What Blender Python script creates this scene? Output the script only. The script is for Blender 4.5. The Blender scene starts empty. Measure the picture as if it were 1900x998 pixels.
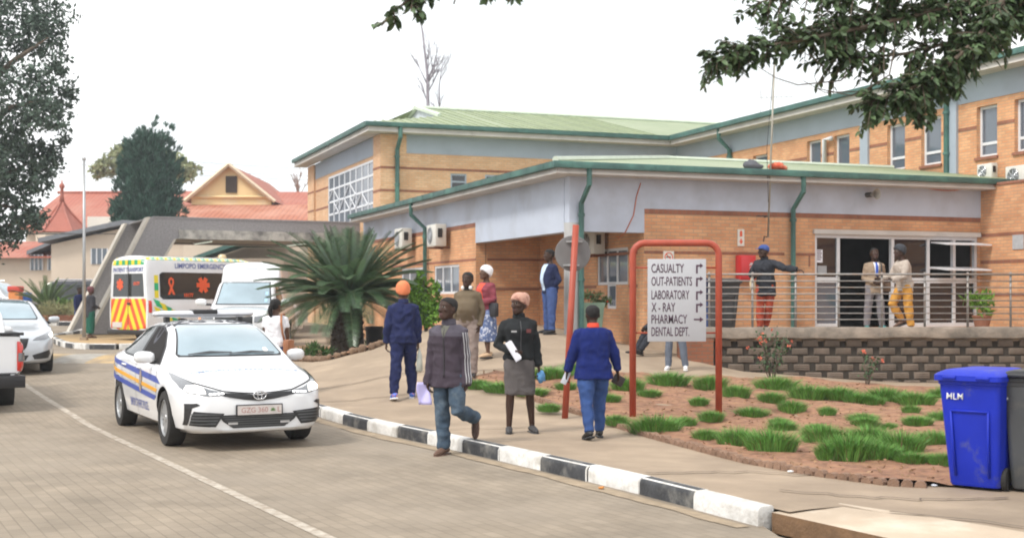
import bpy, bmesh, math, random
import numpy as np
from mathutils import Vector, Matrix, noise
from mathutils.bvhtree import BVHTree
R = math.radians
scene = bpy.context.scene
col = scene.collection

# ------------------------------------------------------------------ camera, sky, sun, exposure
CAMZ = 1.73; FPX = 2400.0; CX = 950.0; HY = 555.0
cam_d = bpy.data.cameras.new("camera"); cam = bpy.data.objects.new("camera", cam_d); col.objects.link(cam)
cam.location = (0, 0, CAMZ); cam.rotation_euler = (R(90), 0, 0)
cam_d.sensor_width = 36; cam_d.lens = 36 * FPX / 1900; cam_d.shift_y = (HY - 499) / 1900
cam_d.clip_start = 0.1; cam_d.clip_end = 3000
scene.camera = cam
cam_d.dof.use_dof = True; cam_d.dof.focus_distance = 16; cam_d.dof.aperture_fstop = 2.8
try: scene.cycles.filter_width = 1.9
except Exception: pass
SUNV = Vector((-0.62, -0.55, 1.0)).normalized()
wd = bpy.data.worlds.new("World"); scene.world = wd; wd.use_nodes = True
nt = wd.node_tree; nt.nodes.clear()
wo = nt.nodes.new('ShaderNodeOutputWorld'); bg = nt.nodes.new('ShaderNodeBackground')
sky = nt.nodes.new('ShaderNodeTexSky'); sky.sky_type = 'NISHITA'; sky.sun_disc = False
sky.sun_elevation = math.asin(SUNV.z); sky.sun_rotation = math.atan2(SUNV.x, SUNV.y)
sky.air_density = 1.0; sky.dust_density = 2.0
tc = nt.nodes.new('ShaderNodeTexCoord'); ns = nt.nodes.new('ShaderNodeTexNoise'); ns.inputs['Scale'].default_value = 2.2
ns.inputs['Detail'].default_value = 5
nt.links.new(tc.outputs['Generated'], ns.inputs['Vector'])
rp = nt.nodes.new('ShaderNodeValToRGB'); rp.color_ramp.elements[0].position = .28; rp.color_ramp.elements[1].position = .52
rp.color_ramp.elements[0].color = (.60, .66, .68, 1); rp.color_ramp.elements[1].color = (1.0, 1.0, 1.0, 1)
nt.links.new(ns.outputs['Fac'], rp.inputs['Fac'])
sc_ = nt.nodes.new('ShaderNodeVectorMath'); sc_.operation = 'SCALE'; sc_.inputs['Scale'].default_value = 11.0
nt.links.new(rp.outputs['Color'], sc_.inputs[0])
mx = nt.nodes.new('ShaderNodeMix'); mx.data_type = 'RGBA'; mx.inputs['Factor'].default_value = 0.93
nt.links.new(sky.outputs['Color'], mx.inputs[6]); nt.links.new(sc_.outputs['Vector'], mx.inputs[7])
nt.links.new(mx.outputs[2], bg.inputs['Color']); bg.inputs['Strength'].default_value = 0.108
nt.links.new(bg.outputs[0], wo.inputs['Surface'])
sun_d = bpy.data.lights.new("sun", 'SUN'); sun = bpy.data.objects.new("sun", sun_d); col.objects.link(sun)
sun_d.energy = 2.0; sun_d.angle = R(12); sun_d.color = (1, .95, .87)
sun.rotation_euler = SUNV.to_track_quat('Z', 'Y').to_euler(); sun.location = (-20, -20, 30)
scene.view_settings.view_transform = 'Standard'; scene.view_settings.look = 'None'
scene.view_settings.gamma = 1; scene.view_settings.exposure = 0.48
try: scene.view_settings.use_curve_mapping = False
except Exception: pass

# ------------------------------------------------------------------ helpers
def P(px, py, d): return Vector(((px - CX) / FPX * d, d, CAMZ - (py - HY) / FPX * d))
def X(px, d): return (px - CX) / FPX * d

_m = {}
def M(name, c, rough=.65, metal=0, var=.12, scale=4, bump=0, bscale=40, coat=0, spec=.5, emit=None, es=0, dirt=None, dscale=.8, dlo=.5, dhi=.75):
    """Principled material with a soft noise variation, optional stains and bump."""
    if name in _m: return _m[name]
    m = bpy.data.materials.new(name); m.use_nodes = True; n = m.node_tree.nodes; l = m.node_tree.links
    b = n['Principled BSDF']; b.inputs['Roughness'].default_value = rough; b.inputs['Metallic'].default_value = metal
    b.inputs['Specular IOR Level'].default_value = spec; b.inputs['Coat Weight'].default_value = coat
    b.inputs['Coat Roughness'].default_value = .06
    t = n.new('ShaderNodeTexCoord')
    col4 = (c[0], c[1], c[2], 1)
    if var > 0:
        z = n.new('ShaderNodeTexNoise'); z.inputs['Scale'].default_value = scale; z.inputs['Detail'].default_value = 6
        l.new(t.outputs['Object'], z.inputs['Vector'])
        r = n.new('ShaderNodeValToRGB'); r.color_ramp.elements[0].position = .25; r.color_ramp.elements[1].position = .75
        r.color_ramp.elements[0].color = tuple(min(1, v * (1 - var)) for v in c) + (1,)
        r.color_ramp.elements[1].color = tuple(min(1, v * (1 + var)) for v in c) + (1,)
        l.new(z.outputs['Fac'], r.inputs['Fac']); out = r.outputs['Color']
        if dirt:
            z2 = n.new('ShaderNodeTexNoise'); z2.inputs['Scale'].default_value = dscale; z2.inputs['Detail'].default_value = 9
            z2.inputs['Roughness'].default_value = .65
            l.new(t.outputs['Object'], z2.inputs['Vector'])
            r2 = n.new('ShaderNodeValToRGB'); r2.color_ramp.elements[0].position = dlo; r2.color_ramp.elements[1].position = dhi
            l.new(z2.outputs['Fac'], r2.inputs['Fac'])
            x = n.new('ShaderNodeMix'); x.data_type = 'RGBA'; x.inputs[7].default_value = tuple(dirt) + (1,)
            l.new(r2.outputs['Color'], x.inputs['Factor']); l.new(out, x.inputs[6]); out = x.outputs[2]
        l.new(out, b.inputs['Base Color'])
    else: b.inputs['Base Color'].default_value = col4
    if bump > 0:
        z3 = n.new('ShaderNodeTexNoise'); z3.inputs['Scale'].default_value = bscale; z3.inputs['Detail'].default_value = 5
        l.new(t.outputs['Object'], z3.inputs['Vector'])
        bp = n.new('ShaderNodeBump'); bp.inputs['Strength'].default_value = bump; bp.inputs['Distance'].default_value = .02
        l.new(z3.outputs['Fac'], bp.inputs['Height']); l.new(bp.outputs['Normal'], b.inputs['Normal'])
    if emit:
        b.inputs['Emission Color'].default_value = tuple(emit) + (1,); b.inputs['Emission Strength'].default_value = es
    _m[name] = m
    return m

def M_brick(name, c1, c2, mortar, bw=.22, bh=.073, ms=.009, rot=False, bump=.5, stain=None, var=.35):
    """Brick pattern on box-projected UVs given in metres."""
    if name in _m: return _m[name]
    m = bpy.data.materials.new(name); m.use_nodes = True; n = m.node_tree.nodes; l = m.node_tree.links
    b = n['Principled BSDF']; b.inputs['Roughness'].default_value = .85
    uv = n.new('ShaderNodeTexCoord'); br = n.new('ShaderNodeTexBrick')
    mp = n.new('ShaderNodeMapping')
    if rot: mp.inputs['Rotation'].default_value = (0, 0, R(rot))
    l.new(uv.outputs['UV'], mp.inputs['Vector']); l.new(mp.outputs['Vector'], br.inputs['Vector'])
    br.inputs['Scale'].default_value = 1; br.inputs['Brick Width'].default_value = bw; br.inputs['Row Height'].default_value = bh
    br.inputs['Mortar Size'].default_value = ms; br.inputs['Mortar Smooth'].default_value = .3; br.inputs['Bias'].default_value = 0
    br.inputs['Color1'].default_value = tuple(c1) + (1,); br.inputs['Color2'].default_value = tuple(c2) + (1,)
    br.inputs['Mortar'].default_value = tuple(mortar) + (1,)
    z = n.new('ShaderNodeTexNoise'); z.inputs['Scale'].default_value = 1.3; z.inputs['Detail'].default_value = 7
    l.new(uv.outputs['UV'], z.inputs['Vector'])
    r = n.new('ShaderNodeValToRGB'); r.color_ramp.elements[0].position = .3; r.color_ramp.elements[1].position = .7
    r.color_ramp.elements[0].color = (1 - var, 1 - var, 1 - var, 1); r.color_ramp.elements[1].color = (1, 1, 1, 1)
    l.new(z.outputs['Fac'], r.inputs['Fac'])
    x = n.new('ShaderNodeMix'); x.data_type = 'RGBA'; x.blend_type = 'MULTIPLY'; x.inputs['Factor'].default_value = 1
    l.new(br.outputs['Color'], x.inputs[6]); l.new(r.outputs['Color'], x.inputs[7])
    out = x.outputs[2]
    if stain:
        z2 = n.new('ShaderNodeTexNoise'); z2.inputs['Scale'].default_value = .45; z2.inputs['Detail'].default_value = 8; z2.inputs['Roughness'].default_value = .6
        l.new(uv.outputs['UV'], z2.inputs['Vector'])
        r2 = n.new('ShaderNodeValToRGB'); r2.color_ramp.elements[0].position = .45; r2.color_ramp.elements[1].position = .75
        l.new(z2.outputs['Fac'], r2.inputs['Fac'])
        x2 = n.new('ShaderNodeMix'); x2.data_type = 'RGBA'; x2.inputs[7].default_value = tuple(stain) + (1,)
        l.new(r2.outputs['Color'], x2.inputs['Factor']); l.new(out, x2.inputs[6]); out = x2.outputs[2]
    l.new(out, b.inputs['Base Color'])
    bp = n.new('ShaderNodeBump'); bp.inputs['Strength'].default_value = bump; bp.inputs['Distance'].default_value = .01; bp.invert = True
    l.new(br.outputs['Fac'], bp.inputs['Height']); l.new(bp.outputs['Normal'], b.inputs['Normal'])
    _m[name] = m
    return m

def M_stripe(name, c1, c2, axis=0, scale=2.4, rough=.5, metal=0., dirt=(.2, .2, .15)):
    """Ribbed sheet: fine ribs along one local axis, with weathering."""
    if name in _m: return _m[name]
    m = bpy.data.materials.new(name); m.use_nodes = True; n = m.node_tree.nodes; l = m.node_tree.links
    b = n['Principled BSDF']; b.inputs['Roughness'].default_value = rough; b.inputs['Metallic'].default_value = metal
    t = n.new('ShaderNodeTexCoord'); w = n.new('ShaderNodeTexWave'); w.wave_type = 'BANDS'; w.bands_direction = 'XYZ'[axis]
    w.inputs['Scale'].default_value = scale; w.inputs['Distortion'].default_value = 0
    l.new(t.outputs['Object'], w.inputs['Vector'])
    r = n.new('ShaderNodeValToRGB'); r.color_ramp.elements[0].position = .05; r.color_ramp.elements[1].position = .35
    r.color_ramp.elements[0].color = tuple(c2) + (1,); r.color_ramp.elements[1].color = tuple(c1) + (1,)  # rib troughs carry a darker shade painted into the colour
    l.new(w.outputs['Fac'], r.inputs['Fac'])
    z = n.new('ShaderNodeTexNoise'); z.inputs['Scale'].default_value = .5; z.inputs['Detail'].default_value = 8
    l.new(t.outputs['Object'], z.inputs['Vector'])
    r2 = n.new('ShaderNodeValToRGB'); r2.color_ramp.elements[0].position = .45; r2.color_ramp.elements[1].position = .8
    l.new(z.outputs['Fac'], r2.inputs['Fac'])
    x = n.new('ShaderNodeMix'); x.data_type = 'RGBA'; x.inputs[7].default_value = tuple(dirt) + (1,)
    mm = n.new('ShaderNodeMath'); mm.operation = 'MULTIPLY'; mm.inputs[1].default_value = .7
    l.new(r2.outputs['Color'], mm.inputs[0]); l.new(mm.outputs[0], x.inputs['Factor']); l.new(r.outputs['Color'], x.inputs[6])
    l.new(x.outputs[2], b.inputs['Base Color'])
    bp = n.new('ShaderNodeBump'); bp.inputs['Strength'].default_value = .6; bp.inputs['Distance'].default_value = .03
    l.new(w.outputs['Fac'], bp.inputs['Height']); l.new(bp.outputs['Normal'], b.inputs['Normal'])
    _m[name] = m
    return m

def tag(o, label=None, cat=None, group=None, kind=None):
    if label: o['label'] = label
    if cat: o['category'] = cat
    if group: o['group'] = group
    if kind: o['kind'] = kind
    return o
def thing(name, label, cat, loc=(0, 0, 0), rz=0, group=None):
    o = bpy.data.objects.new(name, None); col.objects.link(o); o.location = loc; o.rotation_euler = (0, 0, rz)
    o.empty_display_size = .2
    return tag(o, label, cat, group)
def copy_tree(o, parent=None):
    c = o.copy(); col.objects.link(c); c.parent = parent
    for ch in [k for k in col.objects if k.parent == o]: copy_tree(ch, c)
    return c
def link_mesh(name, me, mats, parent=None, smooth=False, ang=None, loc=None):
    if not isinstance(mats, (list, tuple)): mats = [mats]
    ids = [0] * len(me.polygons); me.polygons.foreach_get('material_index', ids)
    me.materials.clear()
    for k in mats: me.materials.append(k)
    me.polygons.foreach_set('material_index', ids)
    if smooth: me.polygons.foreach_set('use_smooth', [True] * len(me.polygons))
    if ang: me.set_sharp_from_angle(angle=R(ang))
    me.name = name
    o = bpy.data.objects.new(name, me); col.objects.link(o)
    if parent: o.parent = parent
    if loc is not None: o.location = loc
    return o
def box_uv(me):
    uv = me.uv_layers.new(name='UVMap') if not me.uv_layers else me.uv_layers[0]
    for p in me.polygons:
        nx, ny, nz = (abs(v) for v in p.normal)
        for li in p.loop_indices:
            c = me.vertices[me.loops[li].vertex_index].co
            uv.data[li].uv = (c.y, c.z) if (nx >= ny and nx >= nz) else ((c.x, c.z) if ny >= nz else (c.x, c.y))

class MB:
    def __init__(s): s.v = []; s.f = []; s.m = []
    def add(s, vs, fs, mi=0):
        o = len(s.v); s.v += [tuple(v) for v in vs]; s.f += [tuple(i + o for i in f) for f in fs]; s.m += [mi] * len(fs); return s
    def box(s, x0, x1, y0, y1, z0, z1, mi=0):
        return s.add([(x0, y0, z0), (x1, y0, z0), (x1, y1, z0), (x0, y1, z0), (x0, y0, z1), (x1, y0, z1), (x1, y1, z1), (x0, y1, z1)],
              [(0, 3, 2, 1), (4, 5, 6, 7), (0, 1, 5, 4), (1, 2, 6, 5), (2, 3, 7, 6), (3, 0, 4, 7)], mi)
    def quad(s, a, b, c, d, mi=0): return s.add([a, b, c, d], [(0, 1, 2, 3)], mi)
    def prism(s, poly, z0, z1, mi=0):
        n = len(poly)
        vs = [(x, y, z0) for x, y in poly] + [(x, y, z1) for x, y in poly]
        return s.add(vs, [tuple(range(n))[::-1], tuple(range(n, 2 * n))] + [(i, (i + 1) % n, (i + 1) % n + n, i + n) for i in range(n)], mi)
    def ext(s, poly3, d, mi=0):
        n = len(poly3); d = Vector(d); vs = [Vector(p) for p in poly3]; vs = vs + [p + d for p in vs]
        return s.add(vs, [tuple(range(n))[::-1], tuple(range(n, 2 * n))] + [(i, (i + 1) % n, (i + 1) % n + n, i + n) for i in range(n)], mi)
    def loft(s, rings, cap=True, mi=0):
        n = len(rings[0]); vs = [p for r in rings for p in r]; fs = []
        for i in range(len(rings) - 1):
            for j in range(n):
                a = i * n + j; b = i * n + (j + 1) % n; fs.append((a, b, b + n, a + n))
        if cap:
            fs.append(tuple(range(n))[::-1]); fs.append(tuple(range((len(rings) - 1) * n, len(rings) * n)))
        return s.add(vs, fs, mi)
    def tube(s, pts, rad, seg=8, mi=0, round_=False, flat=1.0, upv=None):
        pts = [Vector(p) for p in pts]
        if not isinstance(rad, (list, tuple)): rad = [rad] * len(pts)
        rad = list(rad)
        if round_:
            d0 = (pts[0] - pts[1]).normalized(); d1 = (pts[-1] - pts[-2]).normalized(); r0 = rad[0]; r1 = rad[-1]
            pts = [pts[0] + d0 * r0 * .95, pts[0] + d0 * r0 * .6] + pts + [pts[-1] + d1 * r1 * .6, pts[-1] + d1 * r1 * .95]
            rad = [r0 * .3, r0 * .8] + rad + [r1 * .8, r1 * .3]
        rings = []; u = None
        for i, p in enumerate(pts):
            t = (pts[min(i + 1, len(pts) - 1)] - pts[max(i - 1, 0)])
            if t.length < 1e-9: t = Vector((0, 0, 1))
            t.normalize()
            if u is None:
                ref = Vector(upv) if upv else (Vector((1, 0, 0)) if abs(t.x) < .8 else Vector((0, 1, 0)))
                u = (ref - t * ref.dot(t)).normalized()
            else:
                u = u - t * u.dot(t)
                u = u.normalized() if u.length > 1e-6 else t.orthogonal().normalized()
            w = t.cross(u)
            rings.append([p + u * (rad[i] * math.cos(k * 2 * math.pi / seg)) + w * (rad[i] * flat * math.sin(k * 2 * math.pi / seg)) for k in range(seg)])
        return s.loft(rings, True, mi)
    def ell(s, c, r, seg=14, rings=8, mi=0):
        c = Vector(c); rs = []
        for i in range(1, rings):
            a = math.pi * i / rings - math.pi / 2
            rs.append([(c.x + r[0] * math.cos(a) * math.cos(k * 2 * math.pi / seg), c.y + r[1] * math.cos(a) * math.sin(k * 2 * math.pi / seg), c.z + r[2] * math.sin(a)) for k in range(seg)])
        return s.loft(rs, True, mi)
    def lathe(s, prof, seg=24, axis='z', c=(0, 0, 0), mi=0, cap=True):
        rs = []
        for r, h in prof:
            ring = []
            for k in range(seg):
                a = k * 2 * math.pi / seg; p, q = r * math.cos(a), r * math.sin(a)
                v = (p, q, h) if axis == 'z' else ((h, p, q) if axis == 'x' else (p, h, q))
                ring.append((v[0] + c[0], v[1] + c[1], v[2] + c[2]))
            rs.append(ring)
        return s.loft(rs, cap, mi)
    def xf(s, mat):
        s.v = [tuple(mat @ Vector(v)) for v in s.v]; return s
    def mesh(s, fix=True):
        me = bpy.data.meshes.new('m'); me.from_pydata(s.v, [], s.f); me.polygons.foreach_set('material_index', s.m)
        if fix:
            bm = bmesh.new(); bm.from_mesh(me); bmesh.ops.recalc_face_normals(bm, faces=bm.faces); bm.to_mesh(me); bm.free()
        me.update(); return me
    def build(s, name, mats, parent=None, smooth=False, ang=None, uv=False, bevel=0, fix=True):
        me = s.mesh(fix)
        if bevel:
            bm = bmesh.new(); bm.from_mesh(me)
            bmesh.ops.remove_doubles(bm, verts=bm.verts, dist=1e-5)
            bmesh.ops.bevel(bm, geom=[e for e in bm.edges if e.is_manifold and e.calc_face_angle(0) > .5], offset=bevel, segments=2, affect='EDGES', profile=.5, clamp_overlap=True)
            bm.to_mesh(me); bm.free(); smooth = True; ang = ang or 40
        if uv: box_uv(me)
        return link_mesh(name, me, mats, parent, smooth, ang)

def dice(me, step, axes=(0, 1)):
    bm = bmesh.new(); bm.from_mesh(me)
    for ax in axes:
        cs = [v.co[ax] for v in bm.verts]
        if not cs: break
        lo, hi = min(cs), max(cs); k = math.floor(lo / step) + 1
        while k * step < hi:
            no = Vector((0, 0, 0)); no[ax] = 1; co = Vector((0, 0, 0)); co[ax] = k * step
            bmesh.ops.bisect_plane(bm, geom=bm.verts[:] + bm.edges[:] + bm.faces[:], plane_co=co, plane_no=no, dist=1e-6); k += 1
    bmesh.ops.triangulate(bm, faces=[f for f in bm.faces if len(f.verts) > 4])
    bm.to_mesh(me); bm.free(); return me
def poly_mesh(poly):
    me = bpy.data.meshes.new('p'); me.from_pydata([(a, b, 0) for a, b in poly], [], [tuple(range(len(poly)))])
    bm = bmesh.new(); bm.from_mesh(me); bmesh.ops.triangulate(bm, faces=bm.faces[:]); bm.to_mesh(me); bm.free(); return me
def text_mesh(s, size, sx=1.0, align='CENTER', bold=0.0):
    cu = bpy.data.curves.new('t', 'FONT'); cu.body = s; cu.size = size; cu.align_x = align; cu.align_y = 'CENTER'; cu.offset = bold
    cu.resolution_u = 3
    o = bpy.data.objects.new('t', cu); col.objects.link(o)
    dg = bpy.context.evaluated_depsgraph_get(); me = bpy.data.meshes.new_from_object(o.evaluated_get(dg))
    bpy.data.objects.remove(o); bpy.data.curves.remove(cu)
    for v in me.vertices: v.co.x *= sx
    return me
def evaluated(o):
    dg = bpy.context.evaluated_depsgraph_get(); dg.update()
    me = bpy.data.meshes.new_from_object(o.evaluated_get(dg)); d = o.data
    bpy.data.objects.remove(o); bpy.data.meshes.remove(d); return me
def remesh(mb, voxel=.012, it=4):
    me = mb.mesh(); o = bpy.data.objects.new('tmp', me); col.objects.link(o)
    m = o.modifiers.new('r', 'REMESH'); m.mode = 'VOXEL'; m.voxel_size = voxel
    if it:
        m2 = o.modifiers.new('s', 'SMOOTH'); m2.factor = .5; m2.iterations = it
    return evaluated(o)
def pchip(c, x):
    xs = [p[0] for p in c]; ys = [p[1] for p in c]; n = len(xs)
    if x <= xs[0]: return ys[0]
    if x >= xs[-1]: return ys[-1]
    h = [xs[i + 1] - xs[i] for i in range(n - 1)]; d = [(ys[i + 1] - ys[i]) / h[i] for i in range(n - 1)]
    def sl(i):
        if i == 0: return d[0]
        if i == n - 1: return d[-1]
        if d[i - 1] * d[i] <= 0: return 0
        w1 = 2 * h[i] + h[i - 1]; w2 = h[i] + 2 * h[i - 1]; return (w1 + w2) / (w1 / d[i - 1] + w2 / d[i])
    i = max(k for k in range(n - 1) if xs[k] <= x); t = (x - xs[i]) / h[i]
    return ((1 + 2 * t) * (1 - t) ** 2 * ys[i] + t * (1 - t) ** 2 * h[i] * sl(i) + t * t * (3 - 2 * t) * ys[i + 1] + t * t * (t - 1) * h[i] * sl(i + 1))
def sstep(a, b, x):
    t = max(0, min(1, (x - a) / (b - a))); return t * t * (3 - 2 * t)
def lerp(a, b, t): return a + (b - a) * t
# ------------------------------------------------------------------ ground heights
RZC = [(17.5, 0), (22, .14), (26, .29), (31, .345), (38, .36), (44, .50), (50, .72), (56, .80)]
def rz_(y): return pchip(RZC, y)
KERB = [(1.88, 9.86), (.94, 11.86), (-.48, 14.5), (-2.69, 18.45), (-4.3, 21.5), (-5.35, 23.8), (-5.75, 25.4)]
def kerb_d(x, y):
    best = 9e9; sgn = 1
    pts = [(6.7, .7)] + KERB + [(-5.0, 27.5), (-4, 29)]
    for (ax, ay), (bx, by) in zip(pts, pts[1:]):
        dx, dy = bx - ax, by - ay; L = math.hypot(dx, dy); t = max(0, min(1, ((x - ax) * dx + (y - ay) * dy) / L / L))
        d = math.hypot(x - ax - t * dx, y - ay - t * dy)
        if d < best: best = d; sgn = 1 if (dy * (x - ax) - dx * (y - ay)) > 0 else -1
    return best * sgn
RAMP = [(9, .04), (12, .045), (15, .08), (17.2, .11), (19.2, .25), (21.3, .42), (23.4, .64), (26.2, 1.04), (28, 1.08), (60, 1.08)]
def Hz(x, y):
    f = pchip(RAMP, y)
    m = lerp(.42, 1, sstep(-4.2, -1.4, x))
    fl = .11 + (f - .11) * m if f > .11 else f
    # right part in front of the retaining wall stays low
    low = lerp(.36, .12, sstep(3.5, 8, x)); low = .11 + (low - .11) * sstep(16, 23, y)
    if fl > .11: fl = .11 + (fl - .11) * lerp(1, .62, sstep(.6, 3.0, x))
    if x > 3.0: fl = lerp(fl, min(fl, low), sstep(3.0, 4.6, x))
    t = sstep(.2, 2.5, kerb_d(x, y))
    return lerp(rz_(y) + .12, fl, t)
def sheet(name, poly, zf, mat, step=.5, off=0.0, kind='structure', uv=True):
    me = dice(poly_mesh(poly), step)
    for v in me.vertices: v.co.z = zf(v.co.x, v.co.y) + off
    me.update()
    if me.polygons and me.polygons[0].normal.z < 0: me.flip_normals()
    o = link_mesh(name, me, mat, None, True)
    if uv: box_uv(me)
    if kind: o['kind'] = kind
    return o
m_road = M_brick('road_pavers', (.315, .258, .194), (.265, .216, .16), (.215, .173, .127), .22, .11, .006, 62, .35, (.27, .225, .175), .30)
m_soil_far = M('far_ground', (.24, .2, .14), .95, var=.3, scale=.4)
m_conc = M('pavement_concrete', (.345, .265, .19), .9, var=.2, scale=1.4, bump=.25, bscale=25, dirt=(.25, .19, .135), dscale=1.1, dlo=.40, dhi=.75)
m_soil = M('garden_soil', (.245, .125, .075), .95, var=.5, scale=9, bump=1.0, bscale=22, dirt=(.36, .20, .11), dscale=5, dlo=.45, dhi=.7)
m_white_p = M('kerb_white_paint', (.66, .65, .63), .7, var=.14, scale=5, bump=.5, bscale=30, dirt=(.30, .27, .22), dscale=4.5, dlo=.46, dhi=.78)
m_black_p = M('kerb_black_paint', (.035, .037, .042), .6, var=.4, scale=6, bump=.3, bscale=30, dirt=(.22, .21, .19), dscale=4.5, dlo=.50, dhi=.8)
m_line = M('road_line_paint', (.45, .40, .335), .8, var=.25, scale=12, dirt=(.29, .235, .18), dscale=9, dlo=.42, dhi=.62)

g = MB().quad((-900, -60, -.6), (900, -60, -.6), (900, 1800, .62), (-900, 1800, .62)).build('ground', m_soil_far)
g['kind'] = 'structure'
road_edge = [(5.35, 2.9), (1.95, 9.45), (1.92, 9.88)] + [(x + .05, y) for x, y in KERB[1:]]
road = sheet('road', road_edge + [(-3, 29), (6, 45), (6, 64), (-60, 64), (-60, 2.9)], lambda x, y: rz_(y), m_road, 2.0)
def line_strip(name, pts, w, zf, mat, off):
    poly = []; other = []
    for i, (x, y) in enumerate(pts):
        a = pts[max(0, i - 1)]; b = pts[min(len(pts) - 1, i + 1)]; dx, dy = b[0] - a[0], b[1] - a[1]; L = math.hypot(dx, dy)
        nx, ny = -dy / L * w / 2, dx / L * w / 2; poly.append((x + nx, y + ny)); other.append((x - nx, y - ny))
    return sheet(name, poly + other[::-1], zf, mat, .8, off)
line_strip('road_line', [(3.2, 1.0), (-1.33, 9.37), (-5.2, 16.6), (-8.99, 23.7), (-10.2, 26.3)], .10, lambda x, y: rz_(y), m_line, .004)
# the pavement and the paved slope up to the entrance: one sheet of concrete
pav = [(x + .16, y + .06) for x, y in KERB]
pav_poly = [(2.10, 9.80)] + pav[1:] + [(-5.3, 27), (-5.6, 29.5), (-6.2, 33), (-6.5, 40), (1.2, 40), (12.5, 29), (12.5, 2.5), (7.1, 2.5), (3.5, 9.0), (2.6, 10.15), (2.3, 9.95)]
sheet('pavement', pav_poly, Hz, m_conc, .45)
# joints and cracks in the concrete
m_joint = M('pavement_joint', (.12, .09, .065), .95, var=.3, scale=8)
for k, pts in enumerate([[(1.2, 11.9), (2.2, 12.25), (3.1, 12.2)], [(2.3, 10.9), (3.2, 10.7), (4.2, 10.95)], [(-.9, 15.9), (.3, 16.35)], [(-2.9, 19.4), (-.9, 20.2)], [(2.9, 9.9), (4.3, 8.9), (6, 8.5)],
              [(-1.2, 21.8), (1.8, 23.2)], [(-3.6, 21.0), (-2.2, 21.8), (-.8, 22.2)]]):
    pp = []
    rr = random.Random(k)
    for a, b in zip(pts, pts[1:]):
        for i in range(8): pp.append((lerp(a[0], b[0], i / 8) + rr.uniform(-.05, .05), lerp(a[1], b[1], i / 8) + rr.uniform(-.07, .07)))
    pp.append(pts[-1]); line_strip('pavement_joint', pp, .032, Hz, m_joint, .016)
# sandy wash along the kerb foot
m_sand = M('gutter_sand', (.31, .24, .165), .95, var=.25, scale=6, bump=.4, bscale=60)
rr = random.Random(4); kp = [(x - .07, y - .03) for x, y in KERB[:5]]
poly = []
for a, b in zip(kp, kp[1:]):
    for i in range(10): poly.append((lerp(a[0], b[0], i / 10), lerp(a[1], b[1], i / 10)))
inner = [(x - (.10 + .16 * max(0, noise.noise((x * .9, y * .9, 3))) + .05 * rr.random()), y - .05) for x, y in poly]
sheet('gutter_sand', poly + inner[::-1], lambda x, y: rz_(y), m_sand, .5, .006)

# kerbs: alternating black and white blocks
def kerb(name, pts, h=.15, w=.16, L=.9, seed=1, start=0):
    rr = random.Random(seed); mb = MB(); path = [Vector((x, y, 0)) for x, y in pts]
    cum = [0]
    for a, b in zip(path, path[1:]): cum.append(cum[-1] + (b - a).length)
    def at(s):
        for i in range(len(path) - 1):
            if s <= cum[i + 1] or i == len(path) - 2:
                t = (s - cum[i]) / (cum[i + 1] - cum[i]); return path[i].lerp(path[i + 1], t)
    n = int(cum[-1] / L); k = start
    for i in range(n):
        a = at(i * L + .006); b = at((i + 1) * L - .006); d = (b - a).normalized(); nr = Vector((d.y, -d.x, 0))
        za = rz_(a.y); zb = rz_(b.y); j = rr.uniform(-.012, .012)
        prof = [(0 + j, -.35), (.004 + j, h - .045), (.014 + j, h - .02), (.035 + j, h), (w - .02 + j, h + .004), (w + j, h - .01), (w + j, -.2)]
        rings = [[tuple(p + nr * q + Vector((0, 0, z + zz))) for q, z in prof] for p, zz in ((a, za), (b, zb))]
        mb.loft(rings, True, k % 2); k += 1
    o = mb.build(name, [m_white_p, m_black_p], None, bevel=.012); o['kind'] = 'structure'; return o
kerb('kerb', KERB, start=0)
# island by the drive with its own painted kerb
m_isl = M('island_paving', (.42, .29, .15), .9, var=.2, scale=3, bump=.3)
ISL = [(-14.9, 46), (-14.7, 41.5), (-12.7, 37.1), (-11.75, 35.7), (-10.9, 35.5), (-10.0, 35.9), (-9.6, 36.8), (-13.0, 43.5), (-14.4, 46.3)]
sheet('island', ISL[1:-1], lambda x, y: rz_(y) + .15, m_isl, .8, 0)
kerb('island_kerb', [(x, y) for x, y in ISL], .16, .18, .8, 3, 1)
kerb('bed_kerb', [(-21, 50.5), (-16.8, 49.8), (-15.2, 51), (-14.6, 54)], .16, .2, .9, 5, 1)
# speed hump with worn yellow and white paint
m_hy = M('hump_yellow', (.46, .32, .16), .85, var=.3, scale=5, dirt=(.25, .21, .16), dscale=2, dlo=.4, dhi=.7)
m_hw = M('hump_grey', (.33, .31, .28), .85, var=.25, scale=5, dirt=(.25, .21, .16), dscale=2, dlo=.45, dhi=.7)
hump = MB(); xs = [-14.5 + .85 * i for i in range(11)]
for i in range(10):
    rings = []
    for x in (xs[i], xs[i + 1]):
        rings.append([(x, 28.3 + 3.6 * t, rz_(28.3 + 3.6 * t) - .02 + .13 * math.sin(math.pi * min(1, t * 1.0)) ** .8) for t in [k / 10 for k in range(11)]])
    a, b = rings
    for k in range(10): hump.quad(a[k], b[k], b[k + 1], a[k + 1], i % 2)
hump.build('speed_hump', [m_hy, m_hw], None, True)['kind'] = 'structure'

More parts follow.
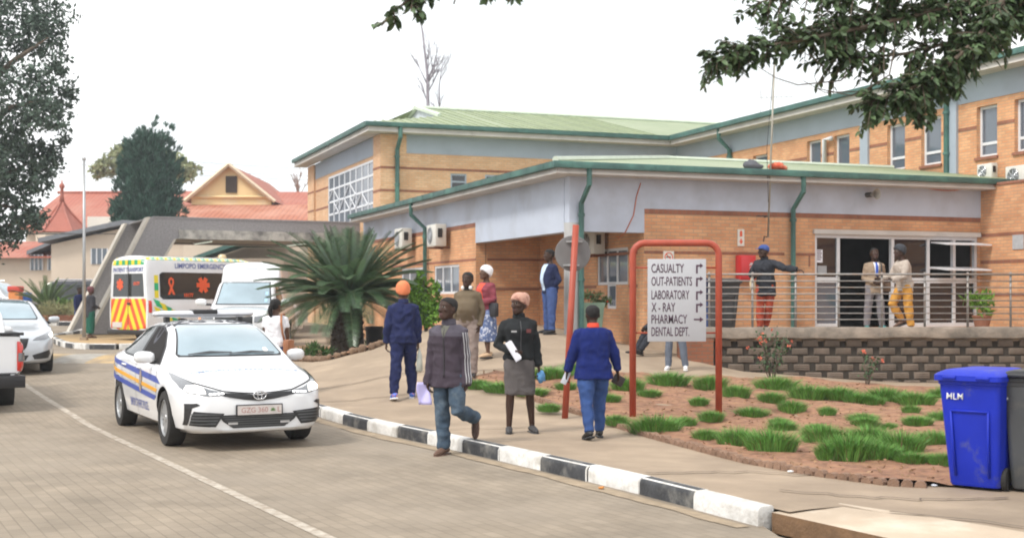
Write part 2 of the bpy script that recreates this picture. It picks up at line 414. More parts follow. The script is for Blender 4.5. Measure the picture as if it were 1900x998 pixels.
# drain trench and the concrete slab that bridges it
m_dark = M('trench_soil', (.13, .095, .065), .95, var=.4, scale=6, bump=.5)
tr = MB()
tr.quad((1.70, 9.9, -.55), (5.4, 2.9, -.55), (7.4, 2.9, -.55), (2.7, 10.2, -.55))
tr.quad((1.95, 9.45, -.004), (1.95, 9.45, -.56), (5.37, 2.9, -.56), (5.37, 2.9, -.004))
tr.quad((2.7, 10.2, .06), (2.7, 10.2, -.56), (7.3, 2.9, -.56), (7.3, 2.9, .06))
tr.build('drain_trench', m_dark)['kind'] = 'structure'
m_slab = M('slab_concrete', (.50, .40, .30), .9, var=.15, scale=2, bump=.3, bscale=30, dirt=(.62, .56, .47), dscale=1.0, dlo=.5, dhi=.7)
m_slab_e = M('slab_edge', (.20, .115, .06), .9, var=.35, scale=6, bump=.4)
sl = MB(); top = [(1.985, 9.88), (2.62, 10.32), (3.42, 9.3), (7.6, 2.6), (5.9, 2.6)]
sl.prism(top, -.05, .105)
so = sl.build('drain_slab', [m_slab, m_slab_e], None)
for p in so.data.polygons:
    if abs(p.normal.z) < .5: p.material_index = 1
so['kind'] = 'structure'

# garden bed
GN = [(-.70, 21.1), (.35, 19.1), (1.1, 17.6), (1.61, 15.6), (2.4, 13.2), (2.9, 12.3), (3.41, 11.75), (3.94, 11.58), (5.5, 11.5), (9.5, 11.8)]
GF = [(9.5, 23.1), (6.4, 22.9), (3.7, 22.5), (1.2, 22.2), (-.3, 21.95)]
def soil_z(x, y): return Hz(x, y) + .035 + .05 * noise.noise((x * 1.6, y * 1.6, 0)) + .03 * noise.noise((x * 5, y * 5, 1))
sheet('garden_soil', GN + GF, soil_z, m_soil, .14)
# ------------------------------------------------------------------ the hospital block (local frame: u along the terrace front, v back, z up)
BO = Vector((1.18, 26.5, 0)); BA = math.atan2(.351, .936)
BU = Vector((.936, .351)); BV = Vector((-.351, .936))
def bw(u, v, z=0): return Vector((BO.x + u * BU.x + v * BV.x, BO.y + u * BU.y + v * BV.y, z))
def onV(px, v):      # pixel column -> u on plane v
    k = (px - CX) / FPX; return (k * (BO.y + v * BV.y) - BO.x - v * BV.x) / (BU.x - k * BU.y)
def onU(px, u):
    k = (px - CX) / FPX; return (k * (BO.y + u * BU.y) - BO.x - u * BU.x) / (BV.x - k * BV.y)
def zat(py, u, v): return CAMZ - (py - HY) / FPX * (BO.y + u * BU.y + v * BV.y)

m_br = M_brick('brick_orange', (.78, .42, .215), (.68, .315, .15), (.50, .335, .22), bump=.4, var=.30)
m_br2 = M_brick('brick_yellow', (.77, .50, .30), (.70, .395, .215), (.53, .38, .26), bump=.4, var=.18)
m_band = M_brick('brick_dark_band', (.37, .15, .09), (.31, .12, .07), (.26, .16, .11), bw=.11, bh=.22, bump=.4)
m_pl = M('plaster_blue_grey', (.48, .53, .63), .8, var=.05, scale=1.5, bump=.05, bscale=80, dirt=(.35, .37, .42), dscale=.7, dlo=.48, dhi=.8)
m_pl2 = M('plaster_slate', (.34, .39, .46), .8, var=.07, scale=1.5, dirt=(.28, .31, .36), dscale=.5, dlo=.5, dhi=.8)
m_eave = M('eave_board', (.55, .52, .49), .8, var=.10, scale=2, dirt=(.32, .3, .27), dscale=1.2, dlo=.55, dhi=.8)
m_gut = M('gutter_green', (.048, .118, .106), .55, var=.18, scale=2, dirt=(.10, .26, .21), dscale=1.5, dlo=.5, dhi=.8)
m_rfu = M_stripe('roof_sheet_front', (.28, .335, .19), (.14, .18, .11), 0, 1.25, .55, 0, (.35, .39, .26))
m_rfv = M_stripe('roof_sheet_side', (.28, .335, .19), (.14, .18, .11), 1, 1.25, .55, 0, (.35, .39, .26))
m_cap = M('ridge_cap', (.55, .62, .52), .5, var=.1)
m_frame = M('frame_white', (.66, .67, .70), .5, var=.05)
m_gl = M('glass_dark', (.012, .014, .018), .04, var=0, spec=.8)
m_gl2 = M('glass_sky', (.10, .125, .16), .05, var=0, spec=1.0)
m_in = M('cabin_shade', (.012, .010, .010), .95, var=0)
m_grille = M('grille_white', (.68, .70, .74), .5, var=.05)

H_ = thing('hospital_building', 'orange brick hospital block with green sheet metal roofs and blue grey fascia bands', 'building', (BO.x, BO.y, 0), BA)
def part(name, mb, mats, parent=H_, **k): return mb.build(name, mats, parent, **k)
UW = 11.6      # face of the right wing
UE = 10.40     # right end of the terrace front
VU = 17.3      # front of the rear two-storey block
ZB = 3.62; ZS = 4.25; ZF = 1.08
# -- walls of the low front block, leaving real openings
w = MB()
def wall_v(mb, u0, u1, v, z0, z1, holes=(), t=.25, mi=0):
    """wall in plane v (faces -v) thick t, with rectangular holes (u0,u1,z0,z1)"""
    us = sorted({u0, u1} | {h[0] for h in holes} | {h[1] for h in holes}); zs = sorted({z0, z1} | {h[2] for h in holes} | {h[3] for h in holes})
    for a, b in zip(us, us[1:]):
        for c, d in zip(zs, zs[1:]):
            if not any(h[0] <= a + 1e-6 and b <= h[1] + 1e-6 and h[2] <= c + 1e-6 and d <= h[3] + 1e-6 for h in holes): mb.box(a, b, v, v + t, c, d, mi)
def wall_u(mb, v0, v1, u, z0, z1, holes=(), t=.25, mi=0):
    vs = sorted({v0, v1} | {h[0] for h in holes} | {h[1] for h in holes}); zs = sorted({z0, z1} | {h[2] for h in holes} | {h[3] for h in holes})
    for a, b in zip(vs, vs[1:]):
        for c, d in zip(zs, zs[1:]):
            if not any(h[0] <= a + 1e-6 and b <= h[1] + 1e-6 and h[2] <= c + 1e-6 and d <= h[3] + 1e-6 for h in holes): mb.box(u, u + t, a, b, c, d, mi)
UR = onV(1195, 0)
VR = onU(883, 0)
DU0, DU1 = onV(1512, 0), onV(1815, 0) - .02
DZ0, DZ1 = ZF + .02, 3.17
wall_v(w, UR, UE, 0, .2, ZB, [(DU0, DU1, DZ0, DZ1)])
# left facade with windows
W1 = (onU(852, 0), onU(806, 0)); W2 = (onU(795, 0), onU(745, 0))
wz1, wz0 = zat(490, 0, W1[0]), zat(545, 0, W1[0])
lw = [(W1[0], W1[1], wz0, wz1), (W2[0] + .3, W2[1], wz0, wz1)]
wall_u(w, VR, VU, 0, .2, ZB, lw)
# recess inner walls
wall_v(w, .27, UR + .24, VR, .2, 3.9)
RW = (onU(1165, UR), onU(1108, UR)); rz0, rz1 = 2.05, 2.85
RWn = (onU(1143, UR), onU(1126, UR))
wall_u(w, .26, VR - .003, UR, .2, 3.9, [(RW[0], RW[1], rz0, rz1), (RWn[0], RWn[1], 1.52, rz0)])
part('wall', w, m_br, uv=True)
# right return wall (faces the terrace end)
w = MB(); w.box(UE, UE + 1.4, -7, -.003, .2, 4.34); part('wall', w, m_br, uv=True)
cp = MB(); cp.box(UE - .03, UE + 1.4, -7, -.01, 4.342, 4.40); part('wall_coping', cp, m_band, uv=True)
# dark brick bands, 6 mm proud
b = MB()
b.box(UR, UE, -.008, 0, ZB - .10, ZB)
zb = zat(468, onV(1400, 0), 0)
for a, c in ((UR, onV(1455, 0)), (onV(1470, 0), DU0)): b.box(a, c, -.008, 0, zb - .06, zb)
b.box(onV(1500, 0), onV(1503, 0), -.008, 0, 2.45, zb - .06)
b.box(-.008, 0, VR, VU, ZB - .10, ZB); b.box(-.008, 0, VR, VU, zb - .06, zb)
b.box(.30, UR - .01, VR - .008, VR, zb - .06, zb); b.box(.30, UR - .01, VR - .008, VR, 1.95, 2.02)
b.box(UR - .008, UR, .3, VR - .01, zb - .06, zb); b.box(UR - .008, UR, .3, RW[0] - .05, 1.98, 2.04); b.box(UR - .008, UR, RW[1] + .05, VR - .01, 1.98, 2.04)
for z in (3.17, 2.55, 1.8): b.box(UE - .008, UE, -7, -.02, z, z + .075)
part('brick_band', b, m_band, uv=True)
# painted fascia over the openings
f = MB()
f.box(.0, UR, -.012, .26, 3.12, ZS); f.box(UR, UE, -.012, .25, ZB + .002, ZS)
f.box(-.012, .25, .27, VR, 3.12, ZS); f.box(-.012, .25, VR, VU, ZB + .002, ZS)
part('fascia', f, m_pl)
so = MB(); so.box(.27, UR - .01, .27, VR - .01, 3.5, 3.54); part('recess_ceiling', so, m_eave)
# eaves: gutter and soffit
e = MB(); e.box(-.50, UE + .9, -.50, 0.0, ZS, ZS + .045); e.box(-.50, .0, 0.0, VU - .1, ZS, ZS + .045)
e.box(-.46, UE + .9, -.46, -.42, ZS + .045, ZS + .13); e.box(-.46, -.42, -.42, VU - .1, ZS + .045, ZS + .13)
part('soffit', e, m_eave)
gt = MB(); z0, z1 = ZS + .11, ZS + .24
gt.box(-.58, UE + 1.2, -.58, -.47, z0, z1); gt.box(-.58, -.47, -.47, VU - .1, z0, z1)
for k in range(13): gt.box(-.2 + k * .92, -.17 + k * .92, -.588, -.58, z0, z1)
for k in range(18): gt.box(-.588, -.58, k * .95, k * .95 + .03, z0, z1)
part('gutter', gt, m_gut, bevel=.012)
# low roof
ZR = 5.26; e0 = -.54; ze = ZS + .235; q = 4.7
rf = MB(); rf.quad((e0, e0, ze), (UE + 1.15, e0, ze), (UE + 1.15, q, ZR), (q, q, ZR), 0)
rf.quad((e0, VU - .05, ze), (e0, e0, ze), (q, q, ZR), (q, VU - .05, ZR), 1)
rf.quad((q, q, ZR), (UE + 1.15, q, ZR), (UE + 1.15, 10, ZR - .8), (q, 10, ZR - .8), 0)
rf.quad((q, 10, ZR - .8), (UE + 1.15, 10, ZR - .8), (UE + 1.15, VU, ZR - .8), (q, VU, ZR), 0)
part('roof', rf, [m_rfu, m_rfv])
rc = MB(); rc.tube([(e0, e0, ze + .03), (q, q, ZR + .02)], .07, 6); rc.tube([(q, q, ZR + .02), (UE + 1.1, q, ZR + .02)], .06, 6); rc.tube([(q, q, ZR + .02), (q, VU - .1, ZR + .02)], .06, 6)
part('ridge_cap', rc, m_cap)
def ribs_plane(mb, p0, p1, q0, q1, n):   # thin standing ribs from eave line p0-p1 to ridge line q0-q1
    p0, p1, q0, q1 = map(Vector, (p0, p1, q0, q1))
    for i in range(n):
        t = (i + .5) / n; a = p0.lerp(p1, t); b_ = q0.lerp(q1, t); d = (p1 - p0).normalized() * .02; u = Vector((0, 0, .035))
        mb.add([a - d, a + d, b_ + d, b_ - d, a - d + u, a + d + u, b_ + d + u, b_ - d + u], [(0, 1, 5, 4), (1, 2, 6, 5), (3, 0, 4, 7), (4, 5, 6, 7), (2, 3, 7, 6)])
m_rib = M('roof_rib', (.27, .32, .19), .5, var=.15)
# corner column
c = MB(); c.lathe([(.17, .6), (.17, 3.3)], 24, c=(.10, .10, 0)); part('column', c, M('column_grey', (.42, .42, .42), .8, var=.1, dirt=(.3, .29, .27), dscale=2), smooth=True, ang=40)
cc = MB(); cc.box(-.012, .24, -.014, .24, 3.302, ZS); part('column_head', cc, m_pl)
# downpipes with swan necks
def downpipe(u, v, du, dv, ztop, zbot, r=.06):
    mb = MB(); o = .5
    pts = [(u + du * o, v + dv * o, ztop), (u + du * o, v + dv * o, ztop - .32), (u + du * .10, v + dv * .10, ztop - .68), (u + du * .10, v + dv * .10, zbot)]
    mb.tube(pts, r, 6)
    mb.lathe([(r * 1.25, ztop - .95), (r * 1.25, ztop - .88)], 8, c=(u + du * .10, v + dv * .10, 0)); mb.lathe([(r * 1.25, zbot + 1.0), (r * 1.25, zbot + 1.06)], 8, c=(u + du * .10, v + dv * .10, 0))
    return part('downpipe', mb, m_gut, smooth=True, ang=45)
downpipe(.22, 0, 0, -1, ZS + .12, 1.1); downpipe(onV(1467, 0), 0, 0, -1, ZS + .12, 1.1)
downpipe(0, onU(795, 0), -1, 0, ZS + .12, 1.0)
# entrance front: frames, sidelight, doors, glazing
def glazing(name, us, zs, v, face, panes, parent=H_, fw=.05, fr=m_frame, gl=m_gl, d=.06, pane_v=.03):
    """grid of frame bars on plane v with a pane behind; face 'v' or 'u'"""
    mb = MB()
    def bx(a0, a1, z0, z1, n0, n1, m=mb):
        if face == 'v': m.box(a0, a1, v + n0, v + n1, z0, z1)
        else: m.box(v + n0, v + n1, a0, a1, z0, z1)
    for k, a in enumerate(us):
        bx(a - fw / 2, a + fw / 2, zs[0] - fw / 2, zs[-1] + fw / 2, -.0 + .02, .02 + d)
    for z in zs:
        for a0, a1 in zip(us, us[1:]): bx(a0 + fw / 2, a1 - fw / 2, z - fw / 2, z + fw / 2, .023, .018 + d)
    o = part(name, mb, fr, parent)
    for p in panes:
        pm = MB(); bx(p[0], p[1], p[2], p[3], .045, .052, pm); part('pane', pm, p[4] if len(p) > 4 else gl, o)
    return o
uA, uB, uC, uD, uE_, uF = DU0 + .03, onV(1557, 0), onV(1658, 0), onV(1724, 0), onV(1772, 0), DU1 - .03
zm = zat(519, uA, 0)
ent = MB()
fw = .075
for u in (uA, uB, uC, uD, uE_, uF): ent.box(u - fw / 2, u + fw / 2, .03, .12, DZ0, DZ1 - .08)
ent.box(DU0, DU1, .02, .13, DZ1 - .08, DZ1)
for a, bq in ((uA, uB), (uC, uD), (uD, uE_), (uE_, uF)):
    ent.box(a + fw / 2, bq - fw / 2, .033, .118, zm - .06, zm + .06); ent.box(a + fw / 2, bq - fw / 2, .033, .118, DZ0, DZ0 + .09)
for a, bq in ((uD, uE_), (uE_, uF)): ent.box(a + fw / 2, bq - fw / 2, .034, .117, 2.42, 2.475)
E_ = part('entrance_front', ent, m_frame)
for a, bq in ((uA, uB), (uC, uD), (uD, uE_), (uE_, uF)):
    pm = MB(); pm.box(a + .03, bq - .03, .07, .078, DZ0 + .08, zm - .05); part('pane', pm, m_gl2 if a == uA else m_gl, E_)
    if a in (uA, uC): pm = MB(); pm.box(a + .03, bq - .03, .07, .078, zm + .05, DZ1 - .07); part('pane', pm, m_gl, E_)
pm = MB()
for zc in (2.44, 3.02):      # top-hung lights standing open
    for a, bq in ((uD, uE_), (uE_, uF)):
        pm2 = MB(); s = .42; dz = -.06
        pm2.add([(a + .06, .02, zc), (bq - .04, .02, zc), (bq - .04 + .12, -s, zc + dz), (a + .06 + .12, -s, zc + dz), (a + .06, .02, zc + .03), (bq - .04, .02, zc + .03), (bq - .04 + .12, -s, zc + dz + .03), (a + .06 + .12, -s, zc + dz + .03)],
                [(0, 3, 2, 1), (4, 5, 6, 7), (0, 1, 5, 4), (1, 2, 6, 5), (2, 3, 7, 6), (3, 0, 4, 7)]); part('open_light', pm2, m_frame, E_)
# dark hall behind the entrance, with a back wall, so the doorway has depth
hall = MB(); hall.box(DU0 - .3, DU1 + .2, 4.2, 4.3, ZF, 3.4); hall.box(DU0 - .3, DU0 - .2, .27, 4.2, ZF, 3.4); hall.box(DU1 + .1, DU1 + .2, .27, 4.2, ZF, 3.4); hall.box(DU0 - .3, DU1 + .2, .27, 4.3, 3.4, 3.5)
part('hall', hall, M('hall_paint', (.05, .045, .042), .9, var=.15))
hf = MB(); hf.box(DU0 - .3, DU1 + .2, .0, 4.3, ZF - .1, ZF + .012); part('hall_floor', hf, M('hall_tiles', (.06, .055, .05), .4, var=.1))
dl = MB(); dl.box(uB + .06, uB + .12, .14, 1.0, DZ0 + .02, DZ1 - .1); part('door', dl, m_gl2)
lint = MB(); lint.box(DU0 - .06, DU1 + .04, -.07, .0, DZ1, DZ1 + .10); part('lintel', lint, m_eave)
# window assemblies of the left facade: casements over a small lower light
for (a, bq, z0, z1) in lw:
    n = 3; us = [a + (bq - a) * k / n for k in range(n + 1)]; us[0] += .03; us[-1] -= .03
    glazing('window', us, [z0 + .03, z1 - .03], 0, 'u', [(a + .02, bq - .02, z0 + .02, z1 - .02, m_gl2)], fw=.065)
us = [RW[0] + .03, RW[0] + (RW[1] - RW[0]) * .36, RW[0] + (RW[1] - RW[0]) * .68, RW[1] - .03]
glazing('window', us, [rz0 + .03, rz1 - .03], UR, 'u', [(RW[0] + .02, RW[1] - .02, rz0 + .02, rz1 - .02, m_gl2)], fw=.06)
glazing('window', [RWn[0] + .03, RWn[1] - .03], [1.55, rz0 - .0], UR, 'u', [(RWn[0] + .02, RWn[1] - .02, 1.54, rz0, m_gl2)], fw=.06)
# -- rear two-storey block
UL = .55; ZE = 7.22; ZT = 6.6
w = MB()
fwz = [(onV(836, VU), onV(866, VU), zat(352, 3, VU), zat(322, 3, VU)), (onV(900, VU), onV(931, VU), zat(352, 3, VU), zat(322, 3, VU))]
wall_v(w, UL + .9, UW, VU, .2, ZT, fwz)
LW = (onU(693, UL), onU(608, UL)); lz1 = zat(297, UL, LW[0]); lz0 = zat(402, UL, LW[0])
VL = onU(572, UL)
wall_u(w, VU + .9, VL - 1.2, UL + .06, .2, ZT, [(LW[0], LW[1], lz0, lz1)])
w.box(UL, UL + .9, VU - .06, VU + .9, .2, ZE - .02); w.box(UL - .02, UL + .8, VL - 1.2, VL, .2, ZE - .02)
part('wall', w, m_br2, uv=True)
b = MB()
for z in (6.12, 5.36):
    b.box(UL + .9, UW, VU - .008, VU, z - .06, z + .02); b.box(UL - .007, UL + .9, VU - .068, VU - .06, z - .06, z + .02)
    b.box(UL - .008, UL, VU - .06, VU + .9, z - .06, z + .02); b.box(UL + .052, UL + .06, VU + .9, LW[0], z - .06, z + .02); b.box(UL + .052, UL + .06, LW[1], VL - 1.2, z - .06, z + .02)
    b.box(UL - .028, UL - .02, VL - 1.2, VL, z - .06, z + .02)
part('brick_band', b, m_band, uv=True)
f = MB(); f.box(UL + .9, UW + .0, VU - .012, VU + .2, ZT + .002, ZE); f.box(UL + .048, UL + .3, VU + .9, VL - 1.2, ZT + .002, ZE)
part('fascia', f, m_pl2)
for i, (a, bq, z0, z1) in enumerate(fwz):
    glazing('window', [a + .03, bq - .03], [z0 + .03, (z0 + z1) / 2, z1 - .03], VU, 'v', [(a + .02, bq - .02, z0 + .02, z1 - .02)], fw=.06, fr=m_pl2)
# big white lattice window
n = 8; us = [LW[0] + (LW[1] - LW[0]) * k / n for k in range(n + 1)]; zs = [lz0 + (lz1 - lz0) * k / 4 for k in range(5)]
lat = glazing('lattice_window', us, zs, UL + .02, 'u', [(LW[0], LW[1], lz0, lz1, M('glass_grey', (.19, .21, .25), .1, var=.1, scale=2))], fw=.075, fr=m_grille)
db = MB()
for (i, j, s) in ((0, 2, 1), (1, 2, -1), (2, 1, 1), (3, 1, -1), (4, 1, 1), (4, 1, -1), (5, 1, 1), (6, 1, -1), (3, 2, 1), (4, 2, -1), (1, 1, 1), (1, 1, -1)):
    i = n - 1 - i
    a0, a1 = (us[i], us[i + 1]) if s < 0 else (us[i + 1], us[i])
    db.tube([(UL + .03, a0, zs[j]), (UL + .03, a1, zs[j + 1])], .025, 5)
part('diagonal_bars', db, m_grille, lat)
# upper eaves, gutters, roof
EO = .55
e = MB(); e.box(UL - EO, UW - EO, VU - EO, VU - .061, ZE, ZE + .05); e.box(UL - EO, UL, VU - .061, VL + .3, ZE, ZE + .05); e.box(UL, UW - EO, VU - .061, VU, ZE + .001, ZE + .05)
e.box(UW - EO, UW, -12, VU - .001, ZE, ZE + .05)
e.box(UL - EO + .03, UW - EO, VU - EO + .03, VU - EO + .07, ZE + .05, ZE + .17); e.box(UL - EO + .03, UL - EO + .07, VU - EO + .07, VL + .3, ZE + .05, ZE + .17)
e.box(UW - EO + .03, UW - EO + .07, -12, VU - EO + .03, ZE + .05, ZE + .17)
part('soffit', e, m_eave)
gt = MB(); z0, z1 = ZE + .16, ZE + .31
gt.box(UL - EO - .09, UW - EO - .09, VU - EO - .09, VU - EO + .02, z0, z1); gt.box(UL - EO - .09, UL - EO + .02, VU - EO + .02, VL + .3, z0, z1)
gt.box(UW - EO - .09, UW - EO + .02, -12, VU - EO - .09, z0, z1)
part('gutter', gt, m_gut, bevel=.015)
ue, ve, zE = UL - EO, VU - EO, ZE + .29; RU = VU + 6.1; RZ = 9.05; WU = UW + 6.1; we = UW - EO
rise = (RZ - zE) / (RU - ve)
rf = MB()
rf.quad((ue, ve, zE), (we, ve, zE), (WU, RU, RZ), (ue + RU - ve, RU, RZ), 0)
gg = 3.4 + .2; gu = ue + gg       # gablet plane
rf.quad((ue, VL + .5, zE), (ue, ve, zE), (gu, ve + gg, zE + rise * gg), (gu, RU + (RU - ve - gg), zE + rise * gg), 1)
# upper part of the front slope runs out to the gablet
rf.add([(gu, ve + gg, zE + rise * gg), (ue + RU - ve, RU, RZ), (gu, RU, RZ)], [(0, 1, 2)], 0)
rf.quad((we, -12, zE), (we, ve, zE), (WU, RU, RZ), (WU, -12, RZ), 1)
rf.quad((gu, RU, RZ), (WU, RU, RZ), (WU + 5, RU + 6, zE), (ue, RU + 6, zE), 0)
rf.quad((WU, -12, RZ), (WU, RU, RZ), (WU + 6, RU + 6, zE), (WU + 6, -12, zE), 1)
part('roof', rf, [m_rfu, m_rfv])
rb = MB()
ribs_plane(rb, (gu + 1.5, ve, zE), (we - .3, ve, zE), (gu + 1.5, RU, RZ), (we - .3, RU, RZ), 17)
N = 13
for i in range(N):      # short ribs left of the gablet and beside the valley
    u = ue + .3 + (gu + 1.2 - ue) * i / N; L = min(u - ue, RU - ve)
    if u > gu: L = RU - ve
    rb.add([(u - .02, ve, zE), (u + .02, ve, zE), (u + .02, ve + L, zE + rise * L), (u - .02, ve + L, zE + rise * L), (u - .02, ve, zE + .035), (u + .02, ve, zE + .035), (u + .02, ve + L, zE + rise * L + .035), (u - .02, ve + L, zE + rise * L + .035)], [(0, 1, 5, 4), (1, 2, 6, 5), (3, 0, 4, 7), (4, 5, 6, 7)])
ribs_plane(rb, (we, -11, zE), (we, ve - .5, zE), (WU, -11, RZ), (WU, ve - .5, RZ), 42)
part('roof_ribs', rb, m_rib)
rc = MB(); rc.tube([(gu - .1, RU, RZ + .03), (WU, RU, RZ + .03)], .09, 6); rc.tube([(WU, -12, RZ + .03), (WU, RU, RZ + .03)], .09, 6)
part('ridge_cap', rc, m_cap)
gb = MB(); zl = zE + rise * gg; s0, s1 = ve + gg, RU + (RU - ve - gg)
gb.ext([(gu + .05, s0, zl), (gu + .05, s1, zl), (gu + .05, RU, RZ)], (.1, 0, 0)); part('gablet', gb, M('gablet_louvre', (.55, .59, .66), .6, var=.08, scale=3))
gt2 = MB(); gt2.tube([(gu - .02, s0, zl + .03), (gu - .02, RU, RZ + .03)], .09, 5); gt2.tube([(gu - .02, s1, zl + .03), (gu - .02, RU, RZ + .03)], .09, 5); gt2.tube([(gu - .02, s0, zl + .03), (gu - .02, s1, zl + .03)], .06, 5)
part('gablet_trim', gt2, m_cap)
downpipe(UL + .55, VU - .06, 0, -1, ZE + .16, 4.5, .075)
# -- right wing upper storey
VW0 = -12
wins = []
for pa, pb, ya, yb in ((1497, 1523, 268, 312), (1547, 1576, 258, 312), (1646, 1679, 232, 312), (1709, 1746, 222, 302), (1812, 1850, 197, 284), (1882, 1925, 185, 270)):
    a, bq = onU(pb, UW), onU(pa, UW); wins.append((a, bq, 5.22, 6.47))
a, bq = onU(1424, UW), onU(1397, UW); wins.append((a, bq, 5.6, 6.35))
w = MB(); wall_u(w, VW0, VU, UW, .2, ZT + .02, wins, t=.3); part('wall', w, m_br, uv=True)
for (a, bq, z0, z1) in wins:
    zz = [z0 + .03, z0 + .33, z1 - .03] if z1 > 6.4 else [z0 + .03, z1 - .03]
    gl_ = m_gl2
    wn = glazing('window', [a + .03, bq - .03], zz, UW + .09, 'u', [(a + .02, bq - .02, z0 + .02, z1 - .02, gl_)], fw=.07)
    if z1 > 6.4:
        bl = MB(); nb = 9
        for k in range(nb): bl.box(UW + .17, UW + .175, a + .06 + (bq - a - .12) * k / nb, a + .06 + (bq - a - .12) * (k + .8) / nb, z0 + .36, z1 - .05)
        part('blind', bl, M('blind_cloth', (.42, .42, .40), .9, var=.1), wn)
    si = MB(); si.box(UW - .05, UW + .09, a - .04, bq + .04, z0 - .075, z0 - .003); part('sill', si, m_band, wn, uv=True)
b = MB()
ws = sorted(wins)
edges = [VW0] + [x for t in ws for x in (t[0], t[1])] + [VU]
for a, bq in zip(edges[::2], edges[1::2]): b.box(UW - .008, UW, a + .001, bq - .001, 5.93, 6.02)
part('brick_band', b, m_band, uv=True)
f = MB(); f.box(UW - .02, UW + .2, VW0, VU - .02, ZT + .022, ZE - .001); part('fascia', f, m_pl2)
for px in (1606, 1769): vv = onU(px, UW); pil = MB(); pil.box(UW - .07, UW, vv - .18, vv + .18, 4.6, ZT + .5); part('pilaster', pil, m_pl2)
vp = MB(); vv = onU(1536, UW); vp.tube([(UW - .12, vv, 4.9), (UW - .12, vv, 6.4), (UW - .12, vv - .35, 6.4)], .07, 8); part('vent_pipe', vp, m_frame, smooth=True)
downpipe(UW, onU(1358, UW), -1, 0, ZE + .16, 4.6, .08); downpipe(UW, onU(1762, UW), -1, 0, ZE + .16, 4.4, .08)
# flat roof of the return wall block
fr = MB(); fr.box(UE + .02, UW - .002, -7, -.6, 4.2, 4.30); part('flat_roof', fr, m_eave)

# ------------------------------------------------------------------ terrace, retaining wall, railing
def seg_frame(a, b): d = (Vector(b) - Vector(a)); return d.length, math.atan2(d.y, d.x)
TL = Vector((3.66, 25.15)); TR = Vector((11.2, 25.3))
m_terr = M('terrace_floor', (.34, .26, .19), .85, var=.15, scale=3)
tf = [(TL.x, TL.y + .05), (TR.x, TR.y + .05), (TR.x, 31), tuple(bw(UE, .0).xy), tuple(bw(UR, .0).xy)]
t = MB().prism(tf, .1, ZF + .01).build('terrace', m_terr); t['kind'] = 'structure'
m_coping = M('coping_concrete', (.30, .25, .205), .95, var=.3, scale=3, bump=.6, bscale=18, dirt=(.12, .11, .095), dscale=1.6, dlo=.42, dhi=.72)
m_block = M('block_concrete', (.185, .145, .115), .95, var=.3, scale=3, bump=.7, bscale=35, dirt=(.12, .10, .08), dscale=2.2, dlo=.45, dhi=.75)
rw = thing('retaining_wall', 'grey interlocking block retaining wall with stained concrete coping below the railing', 'wall', (TL.x, TL.y, 0))
L, ang = seg_frame(TL, TR); rw.rotation_euler = (0, 0, ang)
cp = MB(); cp.box(-.35, L, -.16, .22, .975, 1.185); o = cp.build('coping', m_coping, rw, bevel=.02)
me = dice(o.data, .12, (0,));
for v in me.vertices: v.co.z += .02 * noise.noise((v.co.x * 2.3, v.co.y * 3, 0)); v.co.y += .025 * noise.noise((v.co.x * 3, v.co.z * 5, 5))
bk = MB(); bk.ext([(.25, .07, .97), (.25, -.36, -.25), (.25, .2, -.25), (.25, .2, .97)], (L - .25, 0, 0)); bk.build('backing', M('block_gap_shade', (.035, .027, .02), .95, var=.3, scale=5), rw)  # very dark backing colour paints shade into the gaps between blocks
bl = MB(); rr = random.Random(8)
for r in range(8):
    z0 = .965 - .155 * (r + 1); y0 = -.02 - .055 * r
    for k in range(19):
        x0 = .30 + k * .425 + (.21 if r % 2 else 0) + rr.uniform(-.01, .01); wv = .31
        if x0 + wv > L: continue
        hh = .125 + rr.uniform(-.006, .006); j = rr.uniform(-.012, .012)
        bl.add([(x0, y0 + j + .02, z0), (x0 + wv, y0 + j + .02, z0), (x0 + wv + .02, y0 + .3, z0), (x0 - .02, y0 + .3, z0), (x0 + .015, y0 + j, z0 + hh), (x0 + wv - .015, y0 + j, z0 + hh), (x0 + wv + .02, y0 + .3, z0 + hh), (x0 - .02, y0 + .3, z0 + hh)],
               [(0, 3, 2, 1), (4, 5, 6, 7), (0, 1, 5, 4), (1, 2, 6, 5), (2, 3, 7, 6), (3, 0, 4, 7)])
        for g_ in range(3): bl.box(x0 + .02, x0 + wv - .02, y0 + j - .002, y0 + .05, z0 + .025 + g_ * .035, z0 + .04 + g_ * .035)
bl.build('blocks', m_block, rw, bevel=.008)
pr = MB(); pr.box(-.42, .22, -.22, .25, .0, .97); pr.build('brick_pier', M_brick('brick_red', (.33, .12, .06), (.27, .09, .045), (.2, .13, .09)), rw, uv=True)
# railing
m_rail = M('rail_steel', (.27, .26, .25), .45, metal=.35, var=.2, scale=8, dirt=(.30, .17, .10), dscale=5, dlo=.5, dhi=.75)
rl = thing('railing', 'grey steel railing with eight thin rails along the terrace edge', 'railing', (TL.x, TL.y, 1.185), ang)
for k in range(9):
    x = .18 + k * .845
    if x < L: mb = MB(); mb.tube([(x, .03, -.02), (x, .03, 1.04)], .024, 8); mb.ell((x, .03, 1.05), (.03, .03, .025), 8, 6); mb.build('post', m_rail, rl, True)
for k, z in enumerate((1.03, .90, .775, .65, .52, .395, .27, .15)):
    mb = MB(); mb.tube([(-.3, .03 - .028, z), (L, .03 - .028, z)], .020 if k == 0 else .0105, 8); mb.build('rail', m_rail, rl, True)
